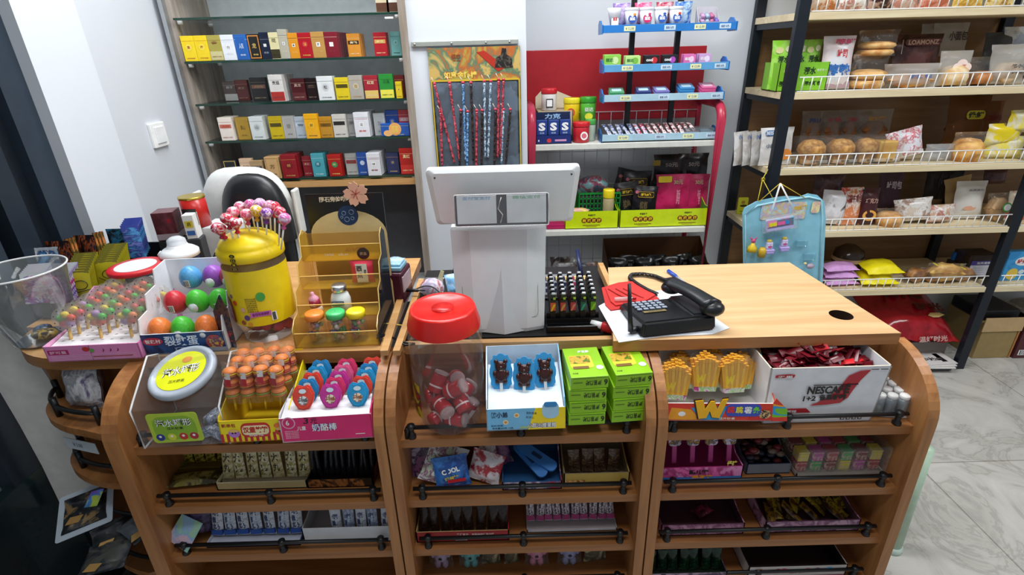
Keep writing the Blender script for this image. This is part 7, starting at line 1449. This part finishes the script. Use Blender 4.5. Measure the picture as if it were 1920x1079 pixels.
bbag(1628, 72, 66, 2, 'clear pack of two stacked round buns, lower of the pile', bread=burgers, t=.10, rx=0, rz=4, Y=2.335)
bbag(1632, 70, 48, 2, 'clear pack of buns resting on top of the other bun pack', bread=burgers, t=.10, rx=0, rz=-6, dz=.125, Y=2.345)
bbag(1712, 92, 86, 2, 'dark brown striped bread bag with oval script emblem', Y=2.40, mat=pr(['4a2420', '5a302a', '3a1a18'], 14, .3), deco=multi(tx('LOAMONZ', 'c8a088', .0, .80, .6, .10, '6a3a30'), lambda m, w, h, y: [m.box((-w*.36+w*.08*k, y*.6, h*.72), (w*.012, .001, h*.3), pl('d8b8a8'), 0) for k in range(3)]), t=.07, dz=.02)
bbag(1708, 98, 46, 2, 'long white-labelled loaf lying on its side in clear wrap', bread=loaf('e0a860', 'c07838', .85, .55), t=.07, rx=0, rz=-8, clr=MILK, deco=tx('手撕包', '4a68a8', .1, .5, .4, .2))
bbag(1790, 60, 66, 2, 'clear bag with pink cloud sticker over a round bread', bread=bun1('ecd8b0', 'd8a868', .42, .6), clr=MILK, t=.06, deco=multi(lambda m, w, h, y: [m.disc(w*.16, w*.13, pl('f0d8cc'), FR(w*(.05+.14*math.cos(k)), y-.0006*k, h*(.5+.10*math.sin(k)))) for k in (0, 1.6, 3.2, 4.7)], tx('蛋糕', 'c86a70', .06, .52, .22, .12)))
bbag(1765, 66, 56, 2, 'beige translucent bread bag with black lettering at the back', Y=2.53, mat=MILK, dz=.12, deco=tx('小面包', '3a2c28', .1, .55, .5, .3), t=.05); bbag(1740, 60, 60, 2, 'pale grey bag behind the brown striped bag', Y=2.55, mat=MILK, dz=.11, t=.04)
bbag(1840, 62, 52, 2, 'clear bag with small brown bun between white bag and grey bag', bread=bun1('c88a50', 'a0602c', .34, .5), t=.06, rz=10, Y=2.36)
bbag(1888, 72, 74, 2, 'large grey-white bread bag with small dark lettering at right', mat=MILK, bread=loaf('d8c0a0', 'b89060', .7, .5), t=.08, deco=multi(tx('焙小熊', '3a3c40', .1, .42, .4, .10), tx('吐司面包', '3a3c40', .12, .25, .4, .07)), Y=2.34)
bbag(1862, 60, 60, 2, 'dark grey film bread bag behind the small brown bun', Y=2.50, mat=clear('6a6c70', .6, .15, .9, .5), dz=.07); bbag(1895, 66, 60, 2, 'blue-white bread bag lying behind at the right edge', Y=2.50, mat=pr(['d8dce4', 'a8b4c8', 'e8eaee'], 16, .3), dz=.09)
# level 3
for k, (px, dy, nm) in enumerate(((1392, .02, 'leftmost'), (1408, .015, 'second'), (1424, .01, 'third'))):
    bbag(px, 40, 66, 3, f'thin white bread sachet at left end of third shelf, {nm} of the leaning row', mat=pr(['dcdad6', 'c8c0b8', 'e4e2e0'], 16, .3, seed=k), Y=2.335+dy, t=.018, rz=30, deco=tx('小南', '2a68b0', -.1, .85, .4, .14), grp='leaning white sachets')
bbag(1457, 66, 74, 3, 'white bread sachet with blue mark and pumpkin picture behind the rack post', mat=pr(['e2e2e0', 'd4d0cc', 'e8e6e4'], 10, .3), t=.022, rz=6, deco=multi(tx('小南瓜', '44506a', -.15, .52, .4, .12), tx('BEISM', 'e8ecf4', -.22, .86, .3, .10, '2a68b0'), lambda m, w, h, y: m.disc(w*.18, w*.15, pl('e89038'), FR(w*.26, y, h*.28))))
def muffin(px, nm, Y=2.335, wpx=52, c1='d8a860', c2='a86e30', slab=False):
    x, w, h = bagsize(px, wpx, 52, 3, Y); o = thing('muffin_box', nm, 'cake box', (x, Y, LT(3)))
    m = MB()
    if not slab: m.lathe([(w*.30, .003), (w*.44, h*.45), (w*.50, h*.5), (w*.47, h*.72), (w*.3, h*.9), (.001, h*.96)], _bread(c1, c2, 60, .6), 20, cap=False, wob=.02)
    else: m.box((0, 0, h*.45), (w*.8, .06, h*.8), _bread('e8c060', 'd8a040', 20, .5), .006)
    m.build('muffin', o); MB().box((0, 0, h*.52), (w*1.06, .10, h*1.04), CLR, .004).build('clear_box', o)
    m = MB(); m.quad(w*.9, .014, MILK, FR(0, -.052, .02)); m.text('蛋糕', w*.3, .010, pl('5a4a38'), FR(0, -.053, .02)); m.build('label', o)
for px, nm, sl in ((1521, 'speckled muffin in clear box, leftmost of the muffin row', 0), (1575, 'speckled muffin in clear box, second from left', 0), (1621, 'speckled muffin in clear box, third and smaller-looking', 0), (1657, 'yellow cake slab in clear box at right of muffins', 1)): muffin(px, nm, slab=sl, wpx=50 if px < 1600 else 42)
for k, (px, w_, nm, cs) in enumerate(((1515, 40, 'dark clear sandwich pack at back left', None), (1550, 44, 'striped clear toast pack behind the muffins', None), (1582, 36, 'pale sandwich pack with red text behind the muffins', None), (1628, 70, 'clear pack of yellow sandwich cakes behind the slab', None))):
    bbag(px, w_, 62, 3, nm, Y=2.50, clr=clear('c8c0b8', .3, .12, .9, .4), bread=loaf('b87840', '8a5428', .7, .6), dz=.06, t=.05, deco=tx(('PRU', '吐司', '三明治', '奶酪')[k], ('2a3c78', 'b83a48', 'b02830', 'c08828')[k], 0, .7, .5, .14))
bbag(1702, 66, 56, 3, 'white and red cartoon-print bread bag lying right of the muffins', mat=pr(['e8e6ec', 'dcdce4', 'e8e6ec', 'c83c48', 'e8e6ec'], 26, .3), t=.05, ry=-14)
bbag(1762, 56, 34, 3, 'empty-looking clear plastic cake box on third shelf', clr=clear('d8dce0', .25, .08, .9), t=.05, rx=0)
bbag(1800, 78, 98, 3, 'tall brown bread bag with yellow oval lettering at the back', Y=2.46, mat=clear('7a5030', .72, .2, .7, .5), bread=loaf('a86a38', '7a4420', .8, .7), dz=.03, t=.08, deco=multi(tx('俄鲜', '2a2818', .02, .62, .36, .12, 'c8c030')))
bbag(1833, 62, 84, 3, 'clear bread bag with brown script right of tall brown bag', Y=2.45, mat=clear('8a5a38', .6, .2, .7, .5), dz=.04, deco=tx('手工面包', '7a2018', 0, .62, .7, .14))
bbag(1812, 60, 56, 3, 'round golden split-top bun in clear wrap on third shelf', bread=bun1('e8b868', 'c07c38', .46, .8), t=.08, rx=0, deco=tx('焙', 'e8a020', 0, .16, .8, .1))
for k, (px, dz_, nm) in enumerate(((1878, 0, 'bottom'), (1872, .055, 'middle'), (1900, .11, 'top'))):
    bbag(px, 74, 44, 3, f'bright yellow and white bread pack at right end of third shelf, {nm}', mat=pr(['e8d020', 'f0e060', 'e8e4d0', 'e8d020'], 9, .3, seed=k), t=.06, dz=dz_, rx=0, rz=(-6, 4, 10)[k], Y=2.35, bread=None)
# level 4
bbag(1545, 60, 66, 4, 'pinkish brown bread bag behind the toy card', mat=pr(['5a4048', '7a5c60', '4a3038'], 14, .3), Y=2.46, dz=.06)
bbag(1560, 52, 68, 4, 'white bread bag with black dog-like patches beside blue toy card', mat=pr(['e0dce0', 'd0ccd0', 'e8e4e6', '1c1c20'], 11, .3, seed=4), t=.05, ry=6)
bbag(1594, 42, 76, 4, 'orange and white pastry bag with strawberry, fourth shelf', mat=pr(['e8ddd0', 'd87838', 'e8e0d8', 'c84830'], 13, .3, seed=2), deco=tx('熊猫牛角包', '6a1c14', 0, .72, .7, .22), t=.04)
bbag(1627, 38, 74, 4, 'maroon pastry bag with cake picture, fourth shelf', mat=pr(['3a1418', '4a1c20', '3a1418'], 10, .3), deco=multi(tx('巧克力', 'c89888', 0, .66, .6, .14), lambda m, w, h, y: (m.disc(w*.34, w*.26, pl('e8a850'), FR(0, y, h*.26)), m.disc(w*.2, w*.14, pl('3a1814'), FR(0, y-.001, h*.27)))), t=.04)
bbag(1660, 46, 80, 4, 'purple-grey translucent bag at back of fourth shelf', mat=clear('6a5060', .6, .2, .8, .5), Y=2.44, dz=.02, deco=tx('吐司包', 'c8b8c0', 0, .7, .6, .2))
bbag(1668, 50, 34, 4, 'long tan bun in clear wrap left of the white wrapped roll', bread=bun1('e0b074', 'c08848', .48, .8), t=.08, rx=0)
bbag(1714, 64, 46, 4, 'white crinkled wrapped roll on fourth shelf, left one', mat=pr(['e8e4e0', 'd0c0b0', 'e8e6e4', 'a88a78'], 22, .3), t=.05, rz=-10, ry=-8)
bbag(1766, 60, 36, 4, 'white crinkled wrapped roll on fourth shelf, right one', mat=pr(['e8e4e0', 'c8a080', 'e8e6e4', 'b87868'], 22, .3, seed=3), t=.05, rz=8)
bbag(1812, 58, 76, 4, 'white paper bread bag standing with beige side on fourth shelf', mat=pl('e4e0da', .5, 0, .04), t=.06, deco=multi(tx('全麦面包', '8a8a90', 0, .78, .5, .06), lambda m, w, h, y: m.disc(w*.2, h*.06, pl('e0a888'), FR(-w*.1, y, h*.3))), Y=2.37)
bbag(1795, 50, 72, 4, 'kraft beige paper bag just behind the white paper bag', mat=pl('c8a878', .6), Y=2.44, t=.05, ry=-12)
for k in range(2): bbag(1735+24*k, 30, 64, 4, f"dark clear tub at back of fourth shelf, {('left','right')[k]}", clr=clear('4a4848', .5, .1, .9), Y=2.54, dz=.05, name='clear_tub', cat='tub')
bbag(1868, 40, 56, 4, 'tan bread with green round logo near right post', bread=loaf('c8a070', 'a07840', .85, .8), deco=lambda m, w, h, y: (m.disc(w*.22, w*.22, pl('4aa040'), FR(w*.2, y-.001, h*.5)), m.disc(w*.16, w*.16, WHITE, FR(w*.2, y-.0015, h*.5))), t=.06)
bbag(1905, 40, 60, 4, 'green and red snack bag right of the far post', mat=pr(['5aa830', 'c83828', 'e8d8c0'], 16, .3), t=.04)
bbag(1842, 44, 30, 4, 'dark red-brown film bag at back of fourth shelf', Y=2.54, mat=pr(['3a1c20', '5a3438'], 14, .3), dz=.12)
# level 5
def dome(m, w, h): m.lathe([(w*.46, 0), (w*.5, h*.25), (w*.42, h*.7), (w*.2, h*.95), (.001, h)], clear('5a4a38', .6, .08, .9), 24, cap=False)
x, w_, h_ = bagsize(1588, 54, 40, 5, 2.40); o = thing('domed_cake_tub', 'brown domed cake tub with beige band behind the purple packs', 'cake tub', (x, 2.43, LT(5)+.06)); m = MB(); m.lathe([(w_*.45, 0), (w_*.5, h_*.3), (w_*.44, h_*.8), (w_*.2, h_*1.05), (.001, h_*1.08)], pl('3a2a20', .15), 24, cap=False); m.build('tub', o); m = MB(); m.lathe([(w_*.505, h_*.30), (w_*.49, h_*.48)], pl('b89878', .4), 24, cap=False); m.build('band', o)
one(bx((0, 0, .03), (.10, .09, .058), pl('2c2420', .5), .003), 'brown_cake_carton', 'dark carton under the domed cake tub', 'carton', (x, 2.43, LT(5)))
for k in range(3): bbag(1575-3*k, 64, 20, 5, f"lilac paper bread pack at left of fifth shelf, {('bottom','middle','top')[k]}", mat=pl('d8a0dc', .5, 0, .1), t=.038, dz=.036*k, rx=0, lay=True, rz=(3, -2, 4)[k], name='bread_pack', deco=None)
for k in range(2): bbag(1640+4*k, 70, 32, 5, f"bright yellow paper bread pack right of the lilac ones, {('bottom','top')[k]}", mat=pl('f0e010', .45, 0, .08), t=.058, dz=.054*k, rx=0, lay=True, rz=(-2, 3)[k], name='bread_pack')
for k, (px, w2, nm) in enumerate(((1715, 44, 'flaky brown croissant in clear wrap, left'), (1745, 44, 'twisted brown croissant in clear wrap, middle'), (1800, 54, 'pale brown croissant in clear wrap, right'))):
    bbag(px, w2, 30, 5, nm+' of fifth shelf', bread=loaf('b8803c', '7a4818', .9, .9) if k < 2 else loaf('c89860', '9a6838', .9, .9), t=.07, rx=0, rz=(10, -14, 6)[k])
def stripes(m, w, h, y):
    for k in range(6): m.box((-w*.38+w*.15*k, 0, h*.84), (w*.07, .03, .004), pl('e8d040'), .001, T(0, 0, 0, 0, 8, 0))
bbag(1768, 66, 38, 5, 'striped yellow and cream long bread on fifth shelf', bread=loaf('e0b868', 'b88038', .95, .9), t=.08, rx=0, deco=stripes, dz=.012, Y=2.31, rz=-8)
x, w2, h2 = bagsize(1825, 52, 52, 5, 2.36); o = thing('pastry_box', 'clear pastry box with white and purple label on fifth shelf', 'pastry box', (x, 2.34, LT(5))); MB().box((0, .05, h2/2), (w2, .10, h2), clear('4a3c38', .5, .08, .9), .004).build('clear_box', o)
m = MB(); m.quad(w2*.8, h2*.55, pl('dcdce8'), FR(0, -.001, h2*.38)); m.quad(w2*.8, h2*.18, pl('4a3a88'), FR(0, -.0015, h2*.68)); m.text('泡芙蛋糕', w2*.5, h2*.1, WHITE, FR(.005, -.002, h2*.68)); [m.quad(w2*.6, .001, pl('8a8a98'), FR(0, -.0015, h2*(.2+.09*k))) for k in range(4)]; m.build('label', o)
bx((0, .05, h2*.3), (w2*.85, .08, h2*.5), _bread('6a3c20', '3a2014', 30, .5), .006).build('pastry', o)
for k, (px, rz_) in enumerate(((1897, 0),)):
    x, w2, h2 = bagsize(px+8, 72, 62, 5, 2.32); m = MB(); m.box((0, .02, h2/2), (w2, .04, h2), pr(['2a90d0', '3aa0dc', '2a88c8'], 10, .3), .002); m.disc(w2*.26, h2*.16, WHITE, FR(-w2*.02, -.001, h2*.68)); m.text('好多鱼', w2*.42, h2*.16, RED, FR(-w2*.02, -.0016, h2*.68), .04); m.disc(w2*.16, h2*.20, pl('e8c850'), FR(-w2*.24, -.001, h2*.24)); m.disc(w2*.12, h2*.14, pl('e8a040'), FR(w2*.22, -.001, h2*.28)); m.disc(w2*.08, h2*.08, pl('d8e8f0'), FR(.0, -.001, h2*.3))
    one(m, 'biscuit_box', 'bright blue biscuit box with white oval and red letters right of the far post', 'biscuit box', (x+.008, 2.315, LT(5)), 4)
m = MB(); m.prism(rrect(.05, .02, .004), .04, pl('2468b8', .3)); one(m, 'blue_tag', 'small blue item peeping out behind the striped bread', 'tag', (bagsize(1785, 10, 10, 5, 2.42)[0], 2.43, LT(5)+.07)); one(bx((0, 0, .034), (.06, .04, .068), pl('2a2420', .5), .002), 'dark_biscuit_carton', 'dark carton under the small blue item on fifth shelf', 'carton', (bagsize(1785, 10, 10, 5, 2.42)[0], 2.43, LT(5)))
# on the floor under the rack
rd = random.Random(31)
FLB = T(0, 0, 0)
c0_ = P(1720, 600, Y=2.38); w_ = .47
m = MB(); m.pillow(.44, .36, .16, pr(['9a1420', 'a81824', '8a0f1a'], 5, .2), T(0, 0, .10, 22, 4, 0), seed=6, crimp=.05, n=16); 
Mr = T(0, 0, .10, 22, 4, 0)
for s_, x, y, w2, h2, c in (('NYC', -.02, .07, .20, .07, '4a0f14'), ('时光', .08, -.02, .14, .06, '5a1216')): m.text(s_, w2, h2, pl(c, .3), Mr @ T(x, y, .087), .05)
m.prism([(-.05, 0), (-.03, .018), (.02, .022), (.04, .008), (.0, -.01), (-.03, -.012)], .0015, pl('d8b878'), Mr @ T(.10, -.075, .079)); m.text('温好时光', .15, .03, pl('c8a8a0'), T(.05, -.178, .050, 70, 0, 3), .02)
one(m, 'red_gift_bag', 'large glossy red gift bag lying under the bread rack', 'gift bag', (c0_.x-.04, 2.44, .125))
one(bx((0, 0, .06), (.36, .28, .11), pl('8a8078', .6), .004), 'flat_grey_carton', 'flat grey carton supporting the red gift bag', 'carton', (c0_.x-.02, 2.47, .001))
m = MB()
for k in range(3): m.box((.006*k, .004*k, .004+.007*k), (.26, .18, .006), pl('d8d4d0'), .001, T(0, 0, 0, 0, 0, 3*k))
m.text('纸巾抽纸', .15, .03, pl('4a4448'), T(.03, -.03, .0225), .03); p = P(1735, 650, z=.10); one(m, 'paper_stack', 'stack of pale printed paper below the red bag', 'paper', (p.x-.03, 2.30, .03), -3)
m = MB(); m.pillow(.20, .09, .045, pr(['b8b0ac', '5a1c20', 'd8d0cc', '8a8480'], 18, .25), T(0, 0, .0235), seed=2); m.box((.075, 0, .024), (.035, .085, .048), pl('d84828', .35), .004); p = P(1738, 678, z=.02); one(m, 'floor_snack_packet', 'silver and dark packet with orange end lying on the floor', 'packet', (p.x-.03, p.y-.02, .003), 4)
one(bx((0, 0, .012), (.26, .16, .022), pl('4a4a4c', .5), .002), 'dark_pad', 'thin dark pad under the pale paper stack', 'pad', (P(1735, 650, z=.10).x-.03, 2.31, .004))
a, b = P(1812, 676, Y=2.36), P(1868, 672, Y=2.36); w_ = b.x-a.x; h_ = P(1850, 592, Y=2.36).z
o = thing('cardboard_box', 'brown cardboard box with folded flap right of the far post', 'carton', ((a.x+b.x)/2+.02, 2.34, .001)); bx((0, .12, h_*.42), (w_+.03, .24, h_*.84), pl('a08858', .7), .002).build('box_body', o); bx((0, -.004, h_*.82), (w_+.05, .006, h_*.32), pl('c8a878', .7), .001).build('flap', o); bx((w_*.52+.014, -.003, h_*.4), (.008, .002, h_*.8), pl('b87838')).build('tape', o)
m = MB(); h2 = h_*.78; m.box((0, .13, h2/2), (.34, .26, h2), pl('54242a', .5), .002); m.quad(.11, .032, WHITE, FR(-.10, -.001, .035)); [m.quad(.003 if k % 3 else .005, .026, INK, FR(-.145+.0082*k, -.0015, .035)) for k in range(12)]
m.prism([(-.025, 0), (.025, 0), (.022, .09), (.012, .11), (-.012, .11), (-.022, .09)], .001, pl('c8c0b8'), FR(.03, -.001, .02)); m.text('洗衣', .03, .03, INK, FR(.03, -.003, .07)); 
for k in range(4): m.text('名称规格产品', .10, .012, pl('a07878'), FR(-.08, -.0015, h2-.05-.028*k)); m.text('△', .014, .014, pl('a07878'), FR(-.13+.03*k, -.0015, .075))
one(m, 'maroon_carton', 'maroon carton with white barcode label standing on the floor at far right', 'carton', (b.x+.225, 2.33, .001)); 
m = MB(); m.pillow(.30, .20, .07, pr(['b0a8a4', '8a8684', 'c8c0bc'], 9, .3), T(0, 0, .04)); one(m, 'grey_plastic_bag', 'grey plastic bag lying on the maroon carton', 'plastic bag', (b.x+.22, 2.45, h2+.004))
one(bx((0, 0, .03), (.2, .2, .06), pl('1c1c20', .5), .01), 'black_bundle', 'black bundle resting on the brown cardboard box', 'bundle', ((a.x+b.x)/2+.02, 2.47, h_*.84+.003))

# =================== HANGING TOY CARDS ===================
hk = P(1461, 343, Y=2.235)
tc = thing('toy_blister_card', 'light blue shaped toy blister card hanging in front of the bread rack', 'toy card', (hk.x, 2.13, 0))
def h3(px, py, Y=2.13): q = P(px, py, Y=Y); return (q.x-hk.x, q.z)
BLC = pl('8cc8dc', .35)
ol = [h3(*q) for q in ((1395, 560), (1392, 400), (1396, 390), (1418, 378), (1450, 371), (1472, 368), (1500, 369), (1515, 363), (1532, 366), (1545, 378), (1548, 410), (1540, 560))]
m = MB(); m.prism([(x, z) for x, z in ol], .006, BLC, T(0, .003, 0, 90)); m.build('card', tc)
m = MB(); m.tube([(x, -.005, z) for x, z in [h3(*q) for q in ((1398, 540), (1396, 402), (1420, 385), (1472, 375), (1515, 369), (1538, 374), (1541, 410), (1534, 540))]], .004, pl('a8dcec', .3), 8); m.build('raised_edge', tc)
x, z = h3(1470, 395); m = MB(); m.prism(rrect(.19, .075, .01), .001, pr(['8cc8e0', 'b8dce8', 'd8c888', 'c8a8c8', '9ad0e4'], 22, .35), FR(x-.005, -.005, z)); 
x, z = h3(1500, 388); m.text('公主换装', .055, .018, pl('e8c028'), FR(x, -.0075, z, 4), .05); x, z = h3(1528, 388); m.prism(rrect(.035, .05, .01), .001, pr(['e8d088', 'f0e0a8', 'd8b8a8'], 30, .35), FR(x, -.0065, z)); m.build('printed_panel', tc)
for px, py, w2, h2 in ((1500, 455, .05, .03), (1515, 480, .05, .035), (1475, 500, .06, .03), (1505, 520, .05, .03), (1440, 430, .05, .03)): m = MB(); x, z = h3(px, py); m.box((x, -.012, z), (w2, .014, h2), clear('a8dcec', .25, .05, .9), .005); m.build('clear_bubble', tc)
YL = pl('d8b828', .4)
def toy(px, py, nm, build):
    q = P(px, py, Y=2.10); o = thing('toy_figure', nm, 'toy', (q.x, 2.103, q.z)); build(o); return o
def shoe(o):
    m = MB(); m.box((0, 0, -.012), (.040, .022, .012), pl('b8a8e0', .3), .004); m.box((0, -.002, -.022), (.034, .02, .010), pl('a898d4', .3), .003); m.build('toy_base', o); m = MB(); m.box((-.004, 0, .010), (.026, .018, .032), pl('d0c8ec', .3), .005); m.disc(.009, .005, pl('c85098'), FR(-.004, -.0095, .006)); m.disc(.003, .003, WHITE, FR(-.010, -.0095, .014)); m.disc(.003, .003, WHITE, FR(.003, -.0095, .014)); m.build('toy_body', o); MB().sph((-.006, 0, .030), (.012, .008, .007), pl('e0c040', .3), 12).build('toy_hair', o)
toy(1444, 465, 'lilac toy figure with yellow hair, left one on the blue card', shoe); toy(1472, 460, 'lilac toy figure with yellow hair, right one on the blue card', shoe)
def ydress(o): m = MB(); m.lathe([(.020, -.03), (.018, -.01), (.010, .0), (.006, .01)], YL, 14); m.build('toy_dress', o); m = MB(); m.sph((0, 0, .018), (.010, .009, .010), pl('c04a78', .4), 12); m.tube([(-.006, 0, .022), (-.014, 0, .034)], .003, pl('c04a78'), 6); m.tube([(.006, 0, .022), (.012, 0, .034)], .003, pl('c04a78'), 6); m.build('toy_head', o)
toy(1412, 460, 'yellow-dressed toy figure with pink hair at left of the blue card', ydress); 
def yd2(o): MB().lathe([(.016, -.03), (.017, -.0), (.010, .012)], pl('c8a428', .4), 14).build('toy_dress', o)
toy(1430, 470, 'plain yellow toy dress piece beside the pink-haired figure', yd2)
def grey(o): m = MB(); m.sph((.012, 0, -.005), (.018, .012, .012), pl('a898a8', .3), 12); m.build('toy_body', o); m = MB(); m.sph((-.012, 0, .008), (.007, .006, .006), pl('e0d090', .4), 10); m.build('toy_head', o)
toy(1515, 498, 'mauve and cream small toy at lower right of the blue card', grey)
q = P(1463, 420, Y=2.085); o = thing('toy_case', 'small pink and blue printed toy case hanging in clear pouch over the card', 'toy case', (q.x, 2.09, q.z), 0, ry=-9)
m = MB(); m.box((0, 0, 0), (.115, .018, .050), pr(['8cc8e4', 'a8d8ec', 'e8a8d0', '9ad0e8'], 26, .3), .005); m.quad(.112, .012, pl('b8b0e0'), FR(0, -.0095, -.018)); m.quad(.04, .030, pl('e090c0'), FR(-.035, -.0094, .008)); m.build('case', o)
m = MB(); [m.prism(rrect(.016, .016, .004), .001, pl(c, .35), FR(x, -.0100, .004)) for x, c in ((-.040, 'e8d828'), (-.024, 'e8d828'), (-.006, 'e060a0'), (.010, 'e060a0'), (.027, '2a8ad0'))]; m.build('printed_figures', o)
MB().box((.004, .002, 0), (.15, .022, .068), clear('e8f0f4', .12, .08, .9), .005).build('clear_pouch', o)
m = MB(); nails = [h3(1461, 343), h3(1421, 378), h3(1508, 371), h3(1436, 405), h3(1484, 396)]
st_ = tc
a = nails[0]
m = MB(); [m.tube([(a[0], .0-.008, a[1]), (n_[0], -.008, n_[1])], .0016, pl('d8b838', .5), 5) for n_ in nails[1:3]]; m.build('yellow_string', st_); m = MB(); [m.tube([(a[0]+dx, -.010, a[1]), (n_[0]+dx, -.035, n_[1])], .0015, WHITE, 5) for n_ in nails[3:] for dx in (-.002, .002)]; m.build('white_string', st_)
A_ = h3(1440, 341); B_ = h3(1420, 376); C2 = h3(1450, 375); D_ = h3(1462, 328); m = MB(); [m.tube([(A_[0], .05, A_[1]), (q_[0], -.004 if q_ != D_ else .105, q_[1])], .0016, pl('d8c838', .5), 5) for q_ in (B_, C2, D_)]; m.tube([(A_[0]+.007*math.cos(k*.7), .045, A_[1]+.007*math.sin(k*.7)) for k in range(9)], .0016, pl('d8c838', .5), 5, closed=True); m.build('knot', st_)
q = P(1388, 410, Y=2.56); m = MB(); m.prism(rrect(.05, .085, .006), .004, pl('d8dc28', .4), FR(0, 0, 0)); m.disc(.018, .006, pl('3a3010'), FR(.004, -.005, .0)); m.disc(.010, .008, pl('b88a28'), FR(0, -.005, .018)); m.text('糖果', .026, .007, INK, FR(.002, -.005, -.03), .03); one(m, 'yellow_tag_card', 'small yellow card peeping out left of the blue toy card', 'card', (q.x, 2.56, LT(4)+.0425), 0)
# black nail the strings hang from is part of the rack
# --- green leg of a plastic stool under the right side
p = P(1672, 1028, z=0); q = P(1700, 850, Y=p.y+.06); o = thing('plastic_stool', 'pale green plastic stool partly hidden right of the display stand', 'stool', (p.x-.004, p.y+.12, 0))
GRP = pl('b4ccb4', .4)
for sx, sy in ((0, -.12), (-.22, -.02), (0, .14), (-.22, .14)): 
    m = MB(); m.tube([(sx, sy, .01), (sx*.95, sy*.9, .42)], [.027, .023], GRP, 14); m.build('leg', o); MB().lathe([(.031, 0), (.033, .004), (.031, .02), (.025, .024)], pl('c8dcd0', .4), 14, T(sx, sy, 0)).build('foot', o)
bx((-.10, .05, .43), (.24, .20, .03), GRP, .012).build('seat', o)
# --- white curved panel and dark glass machine at far left
mc = thing('massage_armchair', 'big white curved shell with dark seat at far left below the counter', 'armchair', (-1.30, 1.0, 0))
zc_ = [P(x, y, Y=1.15) for x, y in ((0, 600), (70, 640), (110, 700), (210, 930), (130, 935), (95, 860), (55, 785), (0, 690))]
m = MB(); m.prism([(q.x+1.30, q.z) for q in zc_], .02, pl('e0dcd8', .35), T(0, .14, 0, 90)); m.build('shell_side', mc)
p_ = [P(0, 700, z=.75), P(60, 790, z=.68)]
m = MB(); m.box((-.21, .05, .30), (.34, .30, .44), pl('1c2a2e', .15), .03); m.build('seat_block', mc)
m = MB(); m.box((-.16, -.02, .06), (.50, .52, .11), pl('0c0e10', .3), .01); m.build('base', mc)
